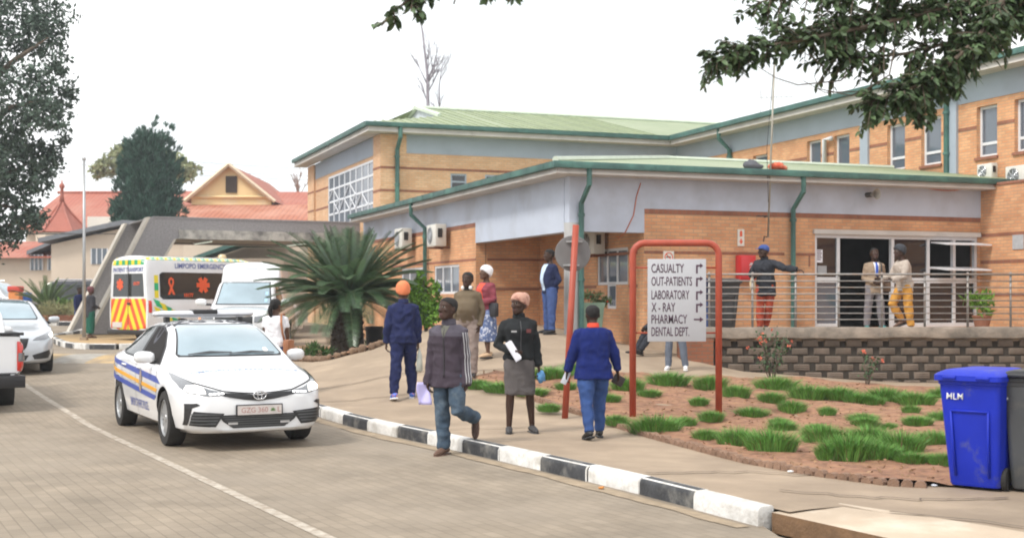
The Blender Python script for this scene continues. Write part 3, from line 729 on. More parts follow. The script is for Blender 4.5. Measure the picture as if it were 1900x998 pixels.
# ------------------------------------------------------------------ vehicles: lofted bodies, panels projected onto the skin
m_cw = M('car_paint_white', (.74, .75, .77), .25, var=.04, scale=2, coat=.8)
m_cs = M('car_paint_silver', (.50, .53, .57), .28, metal=.25, var=.03, coat=.8)
m_cd = M('car_paint_dark', (.018, .02, .03), .2, var=.05, coat=.8)
m_cg = M('car_paint_grey', (.30, .32, .34), .28, metal=.2, var=.05, coat=.8)
m_blk = M('black_trim', (.018, .018, .02), .45, var=.1)
m_tyre = M('tyre_rubber', (.022, .021, .02), .85, var=.2, scale=15, bump=.2)
m_rim = M('alloy', (.52, .52, .53), .3, metal=.7, var=.05)
m_hub = M('wheel_cap_silver', (.40, .41, .42), .35, metal=.5, var=.1)
m_chr = M('chrome', (.7, .7, .72), .12, metal=1, var=0)
m_ws = M('windscreen_glass', (.30, .39, .44), .04, metal=.35, var=.25, scale=1.2, coat=1)  # pale blue base colour stands in for the reflected sky
m_sg = M('side_glass', (.018, .022, .022), .04, var=0, spec=.7)
m_tl = M('tail_lamp', (.62, .03, .02), .15, var=.05, coat=1)
m_hl = M('head_lamp', (.20, .21, .225), .12, metal=.5, var=.1, coat=1)
m_on = M('lamp_lit', (1, .97, .9), .3, var=0, emit=(1, .93, .82), es=2.2)
m_drl = M('lamp_strip', (1, 1, 1), .3, var=0, emit=(1, .98, .95), es=1.6)
m_or = M('indicator_orange', (.8, .25, .03), .2, var=0, coat=1)
m_plate = M('number_plate', (.60, .55, .53), .5, var=.12, scale=9)
m_blue = M('livery_blue', (.05, .085, .36), .4, var=.05)
m_gold = M('livery_gold', (.75, .36, .03), .4, var=.05)
m_yel = M('livery_yellow', (.75, .62, .03), .4, var=.05)
m_grn = M('livery_green', (.02, .38, .16), .4, var=.05)
m_red = M('livery_red', (.72, .10, .03), .4, var=.05)
m_txt = M('lettering_blue', (.07, .10, .30), .5, var=0)
m_txt2 = M('lettering_pale_blue', (.22, .30, .46), .5, var=0)
m_txt3 = M('lettering_dark', (.03, .03, .05), .5, var=0)
m_ptx = M('lettering_plate', (.42, .22, .20), .5, var=0)

class Car:
    """curves are functions of s, the distance behind the front bumper; the car faces -Y"""
    def __init__(c, root, L, ztc, zbelt, edge, wmax, wtop, zb, paint, wheels, wr, tread, ns=84, waist=.45, tuck=.94, side_drop=.0):
        c.root = root; c.L = L
        rings = []
        ss = [L * (.5 - .5 * math.cos(math.pi * i / (ns - 1))) * .55 + L * i / (ns - 1) * .45 for i in range(ns)]
        for s in ss:
            W = pchip(wmax, s); T = pchip(wtop, s) * W; zt = pchip(ztc, s); ze = zt - pchip(edge, s); zbl = min(pchip(zbelt, s), ze - .02); b = pchip(zb, s)
            half = [(0, b), (W * .55, b), (W * .86, b + .01), (W * tuck, b + .06), (W * .985, b + (zbl - b) * .35), (W, b + (zbl - b) * .62), (W * .985, zbl - .03), (W * .955, zbl + .005),
                    (lerp(W * .955, T, .5), lerp(zbl, ze, .53)), (lerp(W * .955, T, .93), lerp(zbl, ze, .93)), (T * .985, lerp(zbl, ze, 1.0) + .008), (T * .9, lerp(ze, zt, .45)), (T * .62, lerp(ze, zt, .80)), (T * .3, lerp(ze, zt, .96)), (0, zt)]
            y = s - L / 2
            ring = [(x, y, z) for x, z in half] + [(-x, y, z) for x, z in half[-2:0:-1]]
            rings.append(ring)
        mb = MB().loft(rings, True)
        me = mb.mesh(); bm = bmesh.new(); bm.from_mesh(me)
        bmesh.ops.smooth_vert(bm, verts=[v for v in bm.verts], factor=.25, use_axis_x=True, use_axis_y=True, use_axis_z=True)
        bm.to_mesh(me); c.bvh = BVHTree.FromBMesh(bm); bm.free()
        o = bpy.data.objects.new('tmp', me); col.objects.link(o)
        cut = MB()
        for s in wheels:
            for sg in (-1, 1):
                cut.lathe([(wr * 1.16, sg * (tread - .24)), (wr * 1.16, sg * (tread + .5))], 40, 'x', (0, s - L / 2, wr))
        cm = cut.mesh(); co = bpy.data.objects.new('cut', cm); col.objects.link(co)
        mod = o.modifiers.new('b', 'BOOLEAN'); mod.operation = 'DIFFERENCE'; mod.object = co; mod.solver = 'EXACT'
        me2 = evaluated(o); bpy.data.objects.remove(co)
        for p in me2.polygons:
            p.material_index = 0
            for s in wheels:
                d = math.hypot(p.center.y - (s - L / 2), p.center.z - wr)
                if d < wr * 1.165 and (d < wr * 1.1 or abs(p.normal.x) < .35) and abs(p.center.x) > tread - .26:
                    if not (abs(p.normal.x) > .5 and abs(p.center.x) > tread - .1): p.material_index = 1
        c.body = link_mesh('body', me2, [paint, m_blk], root, True, 38)
    def proj(c, kind, me, name, mat, off=.004, step=.045, parent=None, th=None, ang=None):
        me = dice(me, step); L = c.L; bad = set()
        for i, v in enumerate(me.vertices):
            a, b = v.co.x, v.co.y
            if kind == 'F': o, d = Vector((a, -L / 2 - 2, b)), Vector((0, 1, 0))
            elif kind == 'B': o, d = Vector((a, L / 2 + 2, b)), Vector((0, -1, 0))
            elif kind == 'T': o, d = Vector((a, b - L / 2, 6)), Vector((0, 0, -1))
            elif kind == 'L': o, d = Vector((-4, a - L / 2, b)), Vector((1, 0, 0))
            elif kind == 'R': o, d = Vector((4, a - L / 2, b)), Vector((-1, 0, 0))
            h, n, _, _ = c.bvh.ray_cast(o, d)
            if h is None: bad.add(i); continue
            if n.dot(d) > 0: n = -n
            v.co = h + n * off
        bm = bmesh.new(); bm.from_mesh(me)
        if bad:
            bm.verts.ensure_lookup_table(); bmesh.ops.delete(bm, geom=[bm.verts[i] for i in bad], context='VERTS')
        # face outward
        dirs = {'F': Vector((0, -1, 0)), 'B': Vector((0, 1, 0)), 'T': Vector((0, 0, 1)), 'L': Vector((-1, 0, 0)), 'R': Vector((1, 0, 0))}[kind]
        bm.normal_update()
        fl = [f for f in bm.faces if f.normal.dot(dirs) < 0]
        if fl: bmesh.ops.reverse_faces(bm, faces=fl)
        bm.to_mesh(me); bm.free()
        return link_mesh(name, me, mat, parent or c.body, True)
    def poly(c, kind, pts, name, mat, off=.004, step=.045, parent=None): return c.proj(kind, poly_mesh(pts), name, mat, off, step, parent)
    def text(c, kind, s, size, at, name, mat, off=.006, sx=1.0, rot=0, bold=0.0, step=.06, parent=None, shear=0):
        me = text_mesh(s, size, sx, bold=bold); flip = -1 if kind in ('L', 'B') else 1
        for v in me.vertices:
            x, y = v.co.x, v.co.y; x, y = x * math.cos(R(rot)) - y * math.sin(R(rot)), x * math.sin(R(rot)) + y * math.cos(R(rot)); x += shear * y
            v.co = (at[0] + flip * x, at[1] + y, 0)
        return c.proj(kind, me, name, mat, off, step, parent)
    def wheel(c, s, sg, wr, tread, w=.2, rim=m_rim, spokes=10, style='cap'):
        y = s - c.L / 2; xo = sg * tread; t = MB(); r = wr
        t.lathe([(r * .66, xo - sg * w), (r * .93, xo - sg * w), (r, xo - sg * w * .88), (r, xo - sg * w * .12), (r * .955, xo - sg * .0), (r * .70, xo + sg * .006), (r * .66, xo - sg * .02)], 40, 'x', (0, y, r), cap=False)
        for k in range(0): pass
        wo_ = t.build('wheel', m_tyre, c.root, True, 50)
        m = MB(); m.lathe([(r * .67, xo - sg * .10), (r * .68, xo - sg * .012), (r * .63, xo - sg * .006), (r * .60, xo - sg * .035)], 36, 'x', (0, y, r), cap=False)
        m.lathe([(.0001, xo - sg * .06), (r * .62, xo - sg * .07)], 36, 'x', (0, y, r), mi=1, cap=False)
        for k in range(spokes):
            a = 2 * math.pi * k / spokes; d = Vector((0, math.cos(a), math.sin(a))); n = Vector((0, -math.sin(a), math.cos(a)))
            c0 = Vector((xo - sg * .022, y, r)); wd0, wd1 = r * .05, r * .085
            p = [c0 + d * r * .12 - n * wd0, c0 + d * r * .12 + n * wd0, c0 + d * r * .63 + n * wd1, c0 + d * r * .63 - n * wd1]
            m.ext(p, (-sg * .02, 0, 0))
        m.lathe([(.0001, xo - sg * .012), (r * .14, xo - sg * .014), (r * .17, xo - sg * .03), (r * .17, xo - sg * .06)], 20, 'x', (0, y, r), cap=False)
        m.build('rim', [rim, m_blk], wo_, True, 35)
        return wo_
    def mirror(c, s, z, x, sg, paint, size=1.0):
        y = s - c.L / 2; m = MB(); k = size
        rings = []
        for t, w, h in ((0, .055, .05), (.04, .07, .068), (.12, .075, .075), (.19, .065, .068), (.225, .035, .04)):
            cx, cz = x + sg * (.05 + t) * k, z + .01 * t
            rings.append([(cx, y + .03 + w * k * math.cos(a) * .8 + .15 * t, cz + h * k * math.sin(a)) for a in [2 * math.pi * q / 16 for q in range(16)]])
        m.loft(rings); o = m.build('side_mirror', paint, c.root, True)
        st = MB(); st.tube([(x - sg * .06, y + .06, z - .06), (x + sg * .09, y + .05, z - .055)], .028, 8); st.build('mirror_arm', m_blk, o, True)
        return o

# --- the police sedan
d_ = Vector((.465, -.885)); ang = math.atan2(d_.x, -d_.y)
pc = thing('police_car', 'white traffic police sedan with lit headlights, blue and gold stripes and light bar', 'car', (-3.98, 16.9, 0), ang)
SED = dict(L=4.62,
    ztc=[(0, .62), (.02, .67), (.07, .715), (.2, .79), (.5, .885), (.9, .965), (1.12, 1.015), (1.35, 1.15), (1.65, 1.315), (1.95, 1.415), (2.2, 1.455), (2.55, 1.465), (3.0, 1.435), (3.4, 1.34), (3.75, 1.19), (3.98, 1.10), (4.2, 1.07), (4.45, 1.05), (4.56, 1.0), (4.62, .88)],
    zbelt=[(0, .52), (.1, .62), (.3, .72), (.7, .82), (1.1, .885), (1.6, .92), (2.5, .95), (3.5, .985), (4.1, .98), (4.45, .95), (4.62, .75)],
    edge=[(0, .03), (.3, .05), (1.0, .055), (1.2, .05), (1.7, .06), (2.4, .07), (3.3, .065), (3.9, .05), (4.4, .05), (4.62, .05)],
    wmax=[(0, .60), (.02, .66), (.06, .715), (.14, .765), (.3, .825), (.55, .865), (.9, .882), (2.3, .888), (3.7, .88), (4.2, .83), (4.45, .765), (4.58, .68), (4.62, .6)],
    wtop=[(0, .88), (.25, .86), (.8, .84), (1.1, .83), (1.35, .78), (1.9, .68), (2.5, .655), (3.2, .66), (3.8, .74), (4.1, .82), (4.62, .85)],
    zb=[(0, .24), (.1, .20), (.5, .18), (4.0, .19), (4.4, .24), (4.62, .36)])
C = Car(pc, paint=m_cw, wheels=(.96, 3.66), wr=.325, tread=.865, **SED)
for s in (.96, 3.66):
    for sg in (-1, 1): C.wheel(s, sg, .325, .868, .205, m_hub, 14)
def sedan_glass(C, ws=m_ws, sg=m_sg, open_front=False):
    C.poly('F', [(-.60, 1.045), (.60, 1.045), (.635, 1.06), (.50, 1.385), (.46, 1.40), (-.46, 1.40), (-.50, 1.385), (-.635, 1.06)], 'windscreen', ws, .005)
    C.poly('F', [(-.64, 1.028), (.64, 1.028), (.66, 1.06), (.505, 1.415), (-.505, 1.415), (-.66, 1.06)], 'screen_seal', m_blk, .002)
    C.poly('B', [(-.58, 1.12), (.58, 1.12), (.47, 1.38), (-.47, 1.38)], 'rear_window', sg, .005)
    for k in 'LR':
        C.poly(k, [(1.42, .955), (2.44, .99), (2.44, 1.375), (2.15, 1.37), (1.9, 1.31), (1.62, 1.15)], 'window', m_in if (open_front and k == 'L') else sg, .005)  # open side: matte dark panel painted as the cabin's shade
        C.poly(k, [(2.53, .993), (3.35, 1.02), (3.62, 1.055), (3.45, 1.19), (3.2, 1.29), (2.9, 1.355), (2.53, 1.378)], 'window', sg, .005)
        C.poly(k, [(1.34, .935), (3.35, .998), (3.74, 1.05), (3.52, 1.20), (3.2, 1.315), (2.9, 1.378), (2.4, 1.395), (2.12, 1.388), (1.85, 1.315), (1.56, 1.15)], 'window_trim', m_blk, .002)
        # shut lines and handles
        for q in ([(1.30, .30), (1.31, .30), (1.33, .93), (1.32, .93)], [(2.48, .26), (2.49, .26), (2.49, .985), (2.48, .985)], [(3.33, .62), (3.34, .62), (3.48, 1.0), (3.47, 1.0)]):
            C.poly(k, q, 'shut_line', m_blk, .003)
        for hs in (2.28, 3.2):
            x0 = -1 if k == 'L' else 1
            hm = MB(); hm.tube([(x0 * .885, hs - .1 - C.L / 2, .865), (x0 * .905, hs - .05 - C.L / 2, .87), (x0 * .905, hs + .05 - C.L / 2, .872), (x0 * .885, hs + .1 - C.L / 2, .87)], .014, 6, round_=True); hm.build('door_handle', C.body.data.materials[0], C.body, True)
sedan_glass(C, open_front=True)
for sg in (-1, 1): C.mirror(1.55, 1.02, sg * .80, sg, m_cw)
# front: lamps, grille, bumper
for k in (-1, 1):
    hl = C.poly('F', [(k * x, z) for x, z in [(.38, .655), (.40, .672), (.55, .70), (.70, .765), (.80, .855), (.835, .87), (.84, .80), (.82, .72), (.77, .665), (.60, .635), (.46, .635)]], 'headlight', m_hl, .006, .025)
    C.poly('F', [(k * x, z) for x, z in [(.60, .655), (.62, .72), (.68, .748), (.76, .74), (.79, .70), (.75, .668)]], 'lamp', m_on, .011, .02, hl)
    for q in range(4): C.poly('F', [(k * (.40 + .045 * q + dx), .648 + dz - .002 * q) for dx, dz in [(0, 0), (.032, 0), (.036, .018), (.004, .018)]], 'running_light', m_drl, .011, .02, hl)
    C.poly('F', [(k * x, z) for x, z in [(.795, .30), (.80, .545), (.70, .555), (.665, .535), (.74, .50), (.755, .42), (.765, .30)]], 'bumper_trim', m_blk, .006, .025)
    iv = C.poly('F', [(k * x, z) for x, z in [(.40, .435), (.73, .465), (.75, .40), (.755, .30), (.50, .285)]], 'bumper_vent', m_blk, .004, .03)
    for q in range(4):
        z = .318 + .034 * q; C.poly('F', [(k * x, zz) for x, zz in [(.50 - .02 * q, z), (.745, z + .006), (.745, z + .018), (.50 - .02 * q, z + .012)]], 'slat', M('vent_slat', (.10, .105, .11), .4, var=.05), .016, .03, iv)
    C.poly('F', [(k * x, z) for x, z in [(.25, .305), (.36, .305), (.36, .33), (.25, .33)]], 'tow_cover', m_rim, .014, .05)
C.poly('F', [(-.40, .665), (-.2, .655), (0, .63), (.2, .655), (.40, .665), (.47, .655), (.40, .625), (.18, .585), (0, .565), (-.18, .585), (-.40, .625), (-.47, .655)], 'grille', m_blk, .006, .03)
C.poly('F', [(-.84, .875), (-.7, .782), (-.40, .688), (-.2, .668), (0, .655), (.2, .668), (.40, .688), (.7, .782), (.84, .875), (.82, .85), (.7, .768), (.4, .674), (.2, .655), (0, .643), (-.2, .655), (-.4, .674), (-.7, .768), (-.82, .85)], 'bonnet_gap', m_blk, .004, .03)
lg = C.poly('F', [(-.47, .415), (.47, .415), (.42, .345), (.30, .265), (-.30, .265), (-.42, .345)], 'lower_grille', m_blk, .006, .04)
for q in range(5): C.poly('F', [(-.42 + .02 * abs(q - 4), .285 + .026 * q), (.42 - .02 * abs(q - 4), .285 + .026 * q), (.42 - .02 * abs(q - 4), .292 + .026 * q), (-.42 + .02 * abs(q - 4), .292 + .026 * q)], 'bar', M('vent_slat', (.1, .1, .1)), .010, .05, lg)
C.poly('F', [(-.42, .232), (.42, .232), (.44, .25), (-.44, .25)], 'lip', m_cw, .012, .05)
y0 = -C.L / 2
pl = MB(); pl.box(-.275, .275, y0 - .03, y0 - .012, .40, .53, 0); po = pl.build('number_plate', m_blk, C.body, bevel=.006)
pf = MB(); pf.box(-.258, .258, y0 - .034, y0 - .031, .413, .517); pf.build('plate_face', m_plate, po)
def flat_text(s, size, parent, loc, rot, mat, sx=1.0, bold=0.0, name='lettering', th=.002, align='CENTER'):
    me = text_mesh(s, size, sx, align, bold); bm = bmesh.new(); bm.from_mesh(me)
    r = bmesh.ops.extrude_face_region(bm, geom=bm.faces[:]); bmesh.ops.translate(bm, verts=[v for v in r['geom'] if isinstance(v, bmesh.types.BMVert)], vec=(0, 0, th))
    bmesh.ops.recalc_face_normals(bm, faces=bm.faces); bm.to_mesh(me); bm.free()
    mt = Matrix.Translation(Vector(loc)) @ rot; me.transform(mt); return link_mesh(name, me, mat, parent)
RF = Matrix.Rotation(R(90), 4, 'X')      # reads from -Y
flat_text('GZG 360', .085, po, (-.06, y0 - .0345, .463), RF, m_ptx, .95); flat_text('L', .085, po, (.225, y0 - .0345, .463), RF, m_ptx, .95)
lf = MB()
for k in range(5): a = R(90 + (k - 2) * 42); lf.tube([(.155, y0 - .036, .455), (.155 + .028 * math.cos(a), y0 - .036, .455 + .03 * math.sin(a))], .006, 5)
lf.build('plate_emblem', M('emblem_green', (.10, .2, .06), .6, var=0), po)
# maker's emblem: three chrome ovals
em = MB()
def oval(mb, cx, cz, a, b, r, y):
    n = 28; pts = [Vector((cx + a * math.cos(2 * math.pi * k / n), y, cz + b * math.sin(2 * math.pi * k / n))) for k in range(n)]; rs = []
    for k in range(n):
        t = (pts[(k + 1) % n] - pts[k - 1]).normalized(); w = t.cross(Vector((0, 1, 0)))
        rs.append([pts[k] + w * r * math.cos(q) + Vector((0, 1, 0)) * r * math.sin(q) for q in [2 * math.pi * j / 6 for j in range(6)]])
    mb.loft(rs + [rs[0]], False)
oval(em, 0, .635, .074, .05, .008, y0 - .035); oval(em, 0, .635, .026, .047, .006, y0 - .037); oval(em, 0, .658, .05, .022, .006, y0 - .038)
em.build('emblem', m_chr, C.body, True)
C.text('T', 'LIMPOPO TRAFFIC POLICE', .105, (0, .55), 'lettering', m_txt2, .005, 1.05, bold=.001)
arc = poly_mesh([(.16 * math.cos(R(a)), .72 + .08 * math.sin(R(a))) for a in range(0, 181, 15)] + [(.12 * math.cos(R(a)), .72 + .05 * math.sin(R(a))) for a in range(180, -1, -15)])
C.proj('T', arc, 'bonnet_crest', M('crest_pale', (.62, .6, .62), .5, var=.1), .004)
C.text('T', 'GZG 360 L', .30, (0, 2.13), 'roof_lettering', m_txt3, .006, 1.05, bold=.004)
# wipers
for a, b in (((-.52, 1.05), (.02, 1.07)), ((-.02, 1.055), (.56, 1.06))):
    mid = ((a[0] + b[0]) / 2, (a[1] + b[1]) / 2 + .012)
    C.poly('F', [(a[0], a[1] - .01), (mid[0], mid[1] - .012), (b[0], b[1] - .012), (b[0], b[1]), (mid[0], mid[1] + .01), (a[0], a[1])], 'wiper', m_blk, .02, .05)
C.poly('F', [(.46 + .035 * math.cos(a), 1.10 + .028 * math.sin(a)) for a in [2 * math.pi * k / 12 for k in range(12)]], 'licence_disc', M('paper_pale', (.7, .75, .75), .7, var=.05), .008)
# side livery on both sides
for k in 'LR':
    C.poly(k, [(1.10, .715), (1.32, .80), (4.35, .945), (4.40, .885), (1.45, .73)], 'stripe', m_blue, .0045)
    C.poly(k, [(1.25, .655), (4.42, .825), (4.44, .775), (1.30, .612)], 'stripe', m_gold, .0045)
    C.poly(k, [(1.30, .57), (4.47, .735), (4.48, .665), (1.42, .51)], 'stripe', m_blue, .0045)
    C.text(k, 'LIMPOPO TRAFFIC POLICE', .15, (2.35, .40), 'lettering', m_txt, .006, .62, bold=.003)
    C.text(k, 'TRAFFIC', .07, (2.6, .665), 'lettering', m_cw, .008, 1.4)
    C.poly(k, [(2.17 + .075 * math.cos(a), .70 + .14 * math.sin(a)) for a in [2 * math.pi * q / 14 for q in range(14)]], 'badge', M('badge_bronze', (.42, .33, .26), .4, metal=.3, var=.2, scale=20), .009)
    C.poly(k, [(4.28, .80), (4.56, .82), (4.58, .98), (4.40, .99)], 'tail_lamp', m_tl, .006)
# roof light bar
lb = MB(); zb_ = 1.535; yb = 2.52 - C.L / 2
lb.loft([[(x, yb + w * math.cos(a), zb_ + h * math.sin(a)) for a in [2 * math.pi * q / 14 for q in range(14)]] for x, w, h in ((-.66, .05, .02), (-.63, .10, .036), (-.54, .125, .045), (.54, .125, .045), (.63, .10, .036), (.66, .05, .02))])
lo = lb.build('light_bar', M('lightbar_lens', (.55, .56, .60), .15, var=.1, scale=12, coat=1), pc, True)
cb = MB(); cb.box(-.16, .16, yb - .13, yb + .13, 1.53, 1.595); cb.build('speaker_box', m_blk, lo, bevel=.015)
cb = MB()
for x in (-.48, .48): cb.box(x - .03, x + .03, yb - .06, yb + .06, 1.43, 1.505)
cb.box(-.62, .62, yb - .125, yb - .118, 1.515, 1.522); cb.build('bar_feet', m_blk, lo)
# open window: dark panel painted for cabin shade, no driver modelled
# --- silver saloon behind it
sv = thing('silver_saloon', 'silver saloon car with clear headlights driving between the white pickup and the speed hump', 'car', (X(-20, 26.3), 26.9, rz_(26)), math.atan2(.40, .915))
SV = dict(SED); SV['wmax'] = [(a, b * 1.05) for a, b in SED['wmax']]; SV['ztc'] = [(a, b * (1 if a < .3 else .985)) for a, b in SED['ztc']]
C2 = Car(sv, paint=m_cs, wheels=(.92, 3.75), wr=.345, tread=.90, **SV)
for s in (.92, 3.75):
    for sg in (-1, 1): C2.wheel(s, sg, .345, .905, .22, m_rim, 10)
sedan_glass(C2)
for sg in (-1, 1): C2.mirror(1.55, 1.02, sg * .84, sg, m_cs, .95)
for k in (-1, 1):
    C2.poly('F', [(k * x, z) for x, z in [(.48, .64), (.55, .695), (.72, .76), (.86, .845), (.88, .80), (.86, .70), (.72, .655)]], 'headlight', m_hl, .006, .025)
    C2.poly('F', [(k * x, z) for x, z in [(.80, .74), (.87, .80), (.88, .72), (.84, .68)]], 'indicator', m_on, .009, .02)
    C2.poly('F', [(k * x, z) for x, z in [(.48, .36), (.80, .46), (.82, .38), (.78, .30), (.52, .28)]], 'bumper_vent', m_blk, .005, .03)
C2.poly('F', [(-.42, .68), (.42, .68), (.38, .52), (.3, .42), (-.3, .42), (-.38, .52)], 'grille', m_blk, .006, .03)
C2.poly('F', [(-.42, .36), (.42, .36), (.36, .26), (-.36, .26)], 'lower_grille', m_blk, .006, .03)
# --- white pickup leaving on the left (its rear corner is in the picture)
PK = dict(L=5.25,
    ztc=[(0, .75), (.05, .88), (.3, 1.0), (.9, 1.08), (1.3, 1.14), (1.7, 1.45), (2.05, 1.72), (2.5, 1.78), (3.1, 1.76), (3.5, 1.70), (3.58, 1.22), (3.7, 1.20), (5.15, 1.20), (5.25, 1.18)],
    zbelt=[(0, .66), (.3, .85), (1.2, .98), (2.5, 1.06), (3.5, 1.08), (3.7, 1.08), (5.25, 1.07)],
    edge=[(0, .04), (1, .05), (2, .08), (3.4, .08), (3.7, .015), (5.25, .015)],
    wmax=[(0, .66), (.08, .78), (.3, .86), (1, .9), (4.9, .91), (5.15, .90), (5.25, .88)],
    wtop=[(0, .88), (1.1, .85), (1.9, .74), (3.4, .74), (3.6, .92), (3.75, .955), (5.25, .955)],
    zb=[(0, .42), (.3, .36), (4.4, .40), (5.0, .50), (5.25, .58)])
pd = Vector((-.469, .883)); pxy = Vector((X(38, 19.4), 19.4)) + Vector((-.883, -.469)) * .86 + pd * 2.55
pk = thing('white_pickup', 'white pickup truck seen from behind at the left edge, red tail lamp, black bumper', 'pickup', (pxy.x, pxy.y, 0), math.atan2(pd.x, -pd.y))
C3 = Car(pk, paint=m_cw, wheels=(.95, 4.05), wr=.37, tread=.87, ns=110, **PK)
for s in (.95, 4.05):
    for sg in (-1, 1): C3.wheel(s, sg, .37, .875, .25, m_rim, 6)
for k in (-1, 1):
    tl = C3.poly('B', [(k * .80, .66), (k * .90, .66), (k * .90, 1.10), (k * .80, 1.10)], 'tail_lamp', m_tl, .02, .03)
    kk = 'R' if k > 0 else 'L'
    C3.poly(kk, [(5.06, .68), (5.24, .68), (5.24, 1.09), (5.09, 1.09)], 'tail_lamp', m_tl, .012, .03)
    C3.poly('B', [(k * .815, .80), (k * .89, .80), (k * .89, .93), (k * .815, .93)], 'reverse_lamp', m_hl, .024, .03, tl)
    C3.poly(kk, [(1.55, 1.08), (3.35, 1.12), (3.35, 1.60), (2.2, 1.62), (1.9, 1.45)], 'window', m_sg, .006)
    C3.mirror(1.65, 1.18, k * .86, k, m_cw, 1.1)
C3.poly('B', [(-.79, .62), (.79, .62), (.79, .635), (-.79, .635)], 'tailgate_gap', m_blk, .005)
mb = MB(); mb.box(-.90, .90, 2.50, 2.80, .42, .60); mb.box(-.7, .7, 2.45, 2.75, .60, .63); mb.build('rear_bumper', m_blk, pk, bevel=.03)
mb = MB()
for x in (-.9, .8): mb.box(x, x + .1, 1.1, 2.62, 1.19, 1.225)
mb.box(-.9, .9, 2.55, 2.64, 1.19, 1.235); mb.build('bed_rail', m_blk, pk, bevel=.01)
C3.poly('B', [(.25, .95), (.62, .95), (.62, 1.0), (.25, 1.0)], 'badge', m_rim, .006)
mb = MB(); mb.box(-.28, .28, 2.795, 2.808, .46, .57); mb.build('number_plate', m_plate, pk)
# --- white service vehicle with tall white canopy coming down the drive
LC = dict(L=5.0,
    ztc=[(0, .86), (.04, 1.0), (.2, 1.10), (.8, 1.16), (1.4, 1.22), (1.75, 1.52), (2.05, 1.83), (2.4, 1.90), (2.75, 1.91), (2.85, 2.10), (3.0, 2.33), (3.3, 2.38), (4.8, 2.38), (4.95, 2.3), (5.0, 2.1)],
    zbelt=[(0, .75), (.3, .98), (1.3, 1.1), (2.5, 1.14), (5, 1.14)], edge=[(0, .05), (1.2, .06), (2.0, .09), (5, .10)],
    wmax=[(0, .74), (.05, .83), (.2, .90), (.6, .94), (4.8, .94), (5, .9)], wtop=[(0, .9), (1.2, .87), (2.0, .76), (2.7, .76), (2.9, .80), (4.9, .80), (5, .78)],
    zb=[(0, .45), (.4, .40), (5, .45)])
su = thing('white_service_vehicle', 'white four wheel drive vehicle with a tall white canopy in front of the ambulance', 'vehicle', (-6.95, 34.2, rz_(33)), math.atan2(.05, .999))
C4 = Car(su, paint=m_cw, wheels=(.9, 3.75), wr=.39, tread=.90, ns=100, **LC)
for s in (.9, 3.75):
    for sg in (-1, 1): C4.wheel(s, sg, .39, .905, .25, m_rim, 6)
C4.poly('F', [(-.68, 1.26), (.68, 1.26), (.59, 1.80), (-.59, 1.80)], 'windscreen', m_ws, .006); C4.poly('F', [(-.72, 1.23), (.72, 1.23), (.62, 1.83), (-.62, 1.83)], 'screen_seal', m_blk, .003)
for k in (-1, 1):
    kk = 'R' if k > 0 else 'L'
    C4.poly(kk, [(1.7, 1.15), (2.75, 1.17), (2.75, 1.72), (2.2, 1.74), (1.95, 1.55)], 'window', m_sg, .006)
    C4.mirror(1.6, 1.30, k * .90, k, m_cw, 1.25)
    hl = C4.poly('F', [(k * x, z) for x, z in [(.50, .80), (.50, .95), (.86, 1.0), (.90, .84)]], 'headlight', m_hl, .008, .03)
    C4.poly('F', [(k * x, z) for x, z in [(.80, .85), (.80, .99), (.90, .99), (.90, .86)]], 'indicator', m_or, .012, .03, hl)
C4.poly('F', [(-.46, .74), (.46, .74), (.46, .96), (-.46, .96)], 'grille', m_blk, .006); C4.poly('F', [(-.72, .50), (.72, .50), (.72, .62), (-.72, .62)], 'lower_grille', m_blk, .006)
C4.poly('F', [(-.18, 2.18), (.18, 2.18), (.18, 2.22), (-.18, 2.22)], 'canopy_vent', m_cs, .01)
for z in (1.30, 1.48): C4.poly('F', [(.53, z), (.60, z), (.60, z + .09), (.53, z + .09)], 'licence_disc', M('paper_blue', (.35, .55, .7), .6, var=.1), .01)
# --- ambulance van
AM = dict(L=6.1,
    ztc=[(0, .85), (.06, 1.05), (.5, 1.25), (1.0, 1.42), (1.5, 2.0), (1.9, 2.45), (2.3, 2.60), (3, 2.64), (5.95, 2.64), (6.06, 2.60), (6.1, 2.5)],
    zbelt=[(0, .75), (.5, 1.1), (1.2, 1.25), (6.1, 1.28)], edge=[(0, .05), (1, .06), (2, .10), (6.1, .12)],
    wmax=[(0, .78), (.1, .9), (.4, .98), (1, 1.0), (6.0, 1.0), (6.1, .985)], wtop=[(0, .9), (1.2, .9), (2.0, .86), (6.1, .88)], zb=[(0, .35), (.4, .30), (5.6, .32), (6.1, .42)])
th = R(180) - R(42)
am = thing('ambulance', 'white patient transport ambulance van with red and yellow chevrons on its back doors', 'ambulance', (0, 0, 0), 0)
fd = Vector((math.sin(R(40)), math.cos(R(40))))       # heading
rc_ = Vector((X(238, 38.4), 38.4)); am.location = (rc_.x + fd.x * 3.05, rc_.y + fd.y * 3.05, rz_(40)); am.rotation_euler = (0, 0, math.atan2(fd.x, -fd.y))
C5 = Car(am, paint=m_cw, wheels=(1.05, 4.9), wr=.36, tread=.93, ns=90, tuck=.97, **AM)
for s in (1.05, 4.9):
    for sg in (-1, 1): C5.wheel(s, sg, .36, .95, .24, m_hub, 8)
C5.poly('B', [(-.80, 1.42), (-.012, 1.42), (-.012, 2.10), (-.74, 2.10)], 'rear_window', m_sg, .008); C5.poly('B', [(.80, 1.42), (.012, 1.42), (.012, 2.10), (.74, 2.10)], 'rear_window', m_sg, .008)
cv = 'RL'
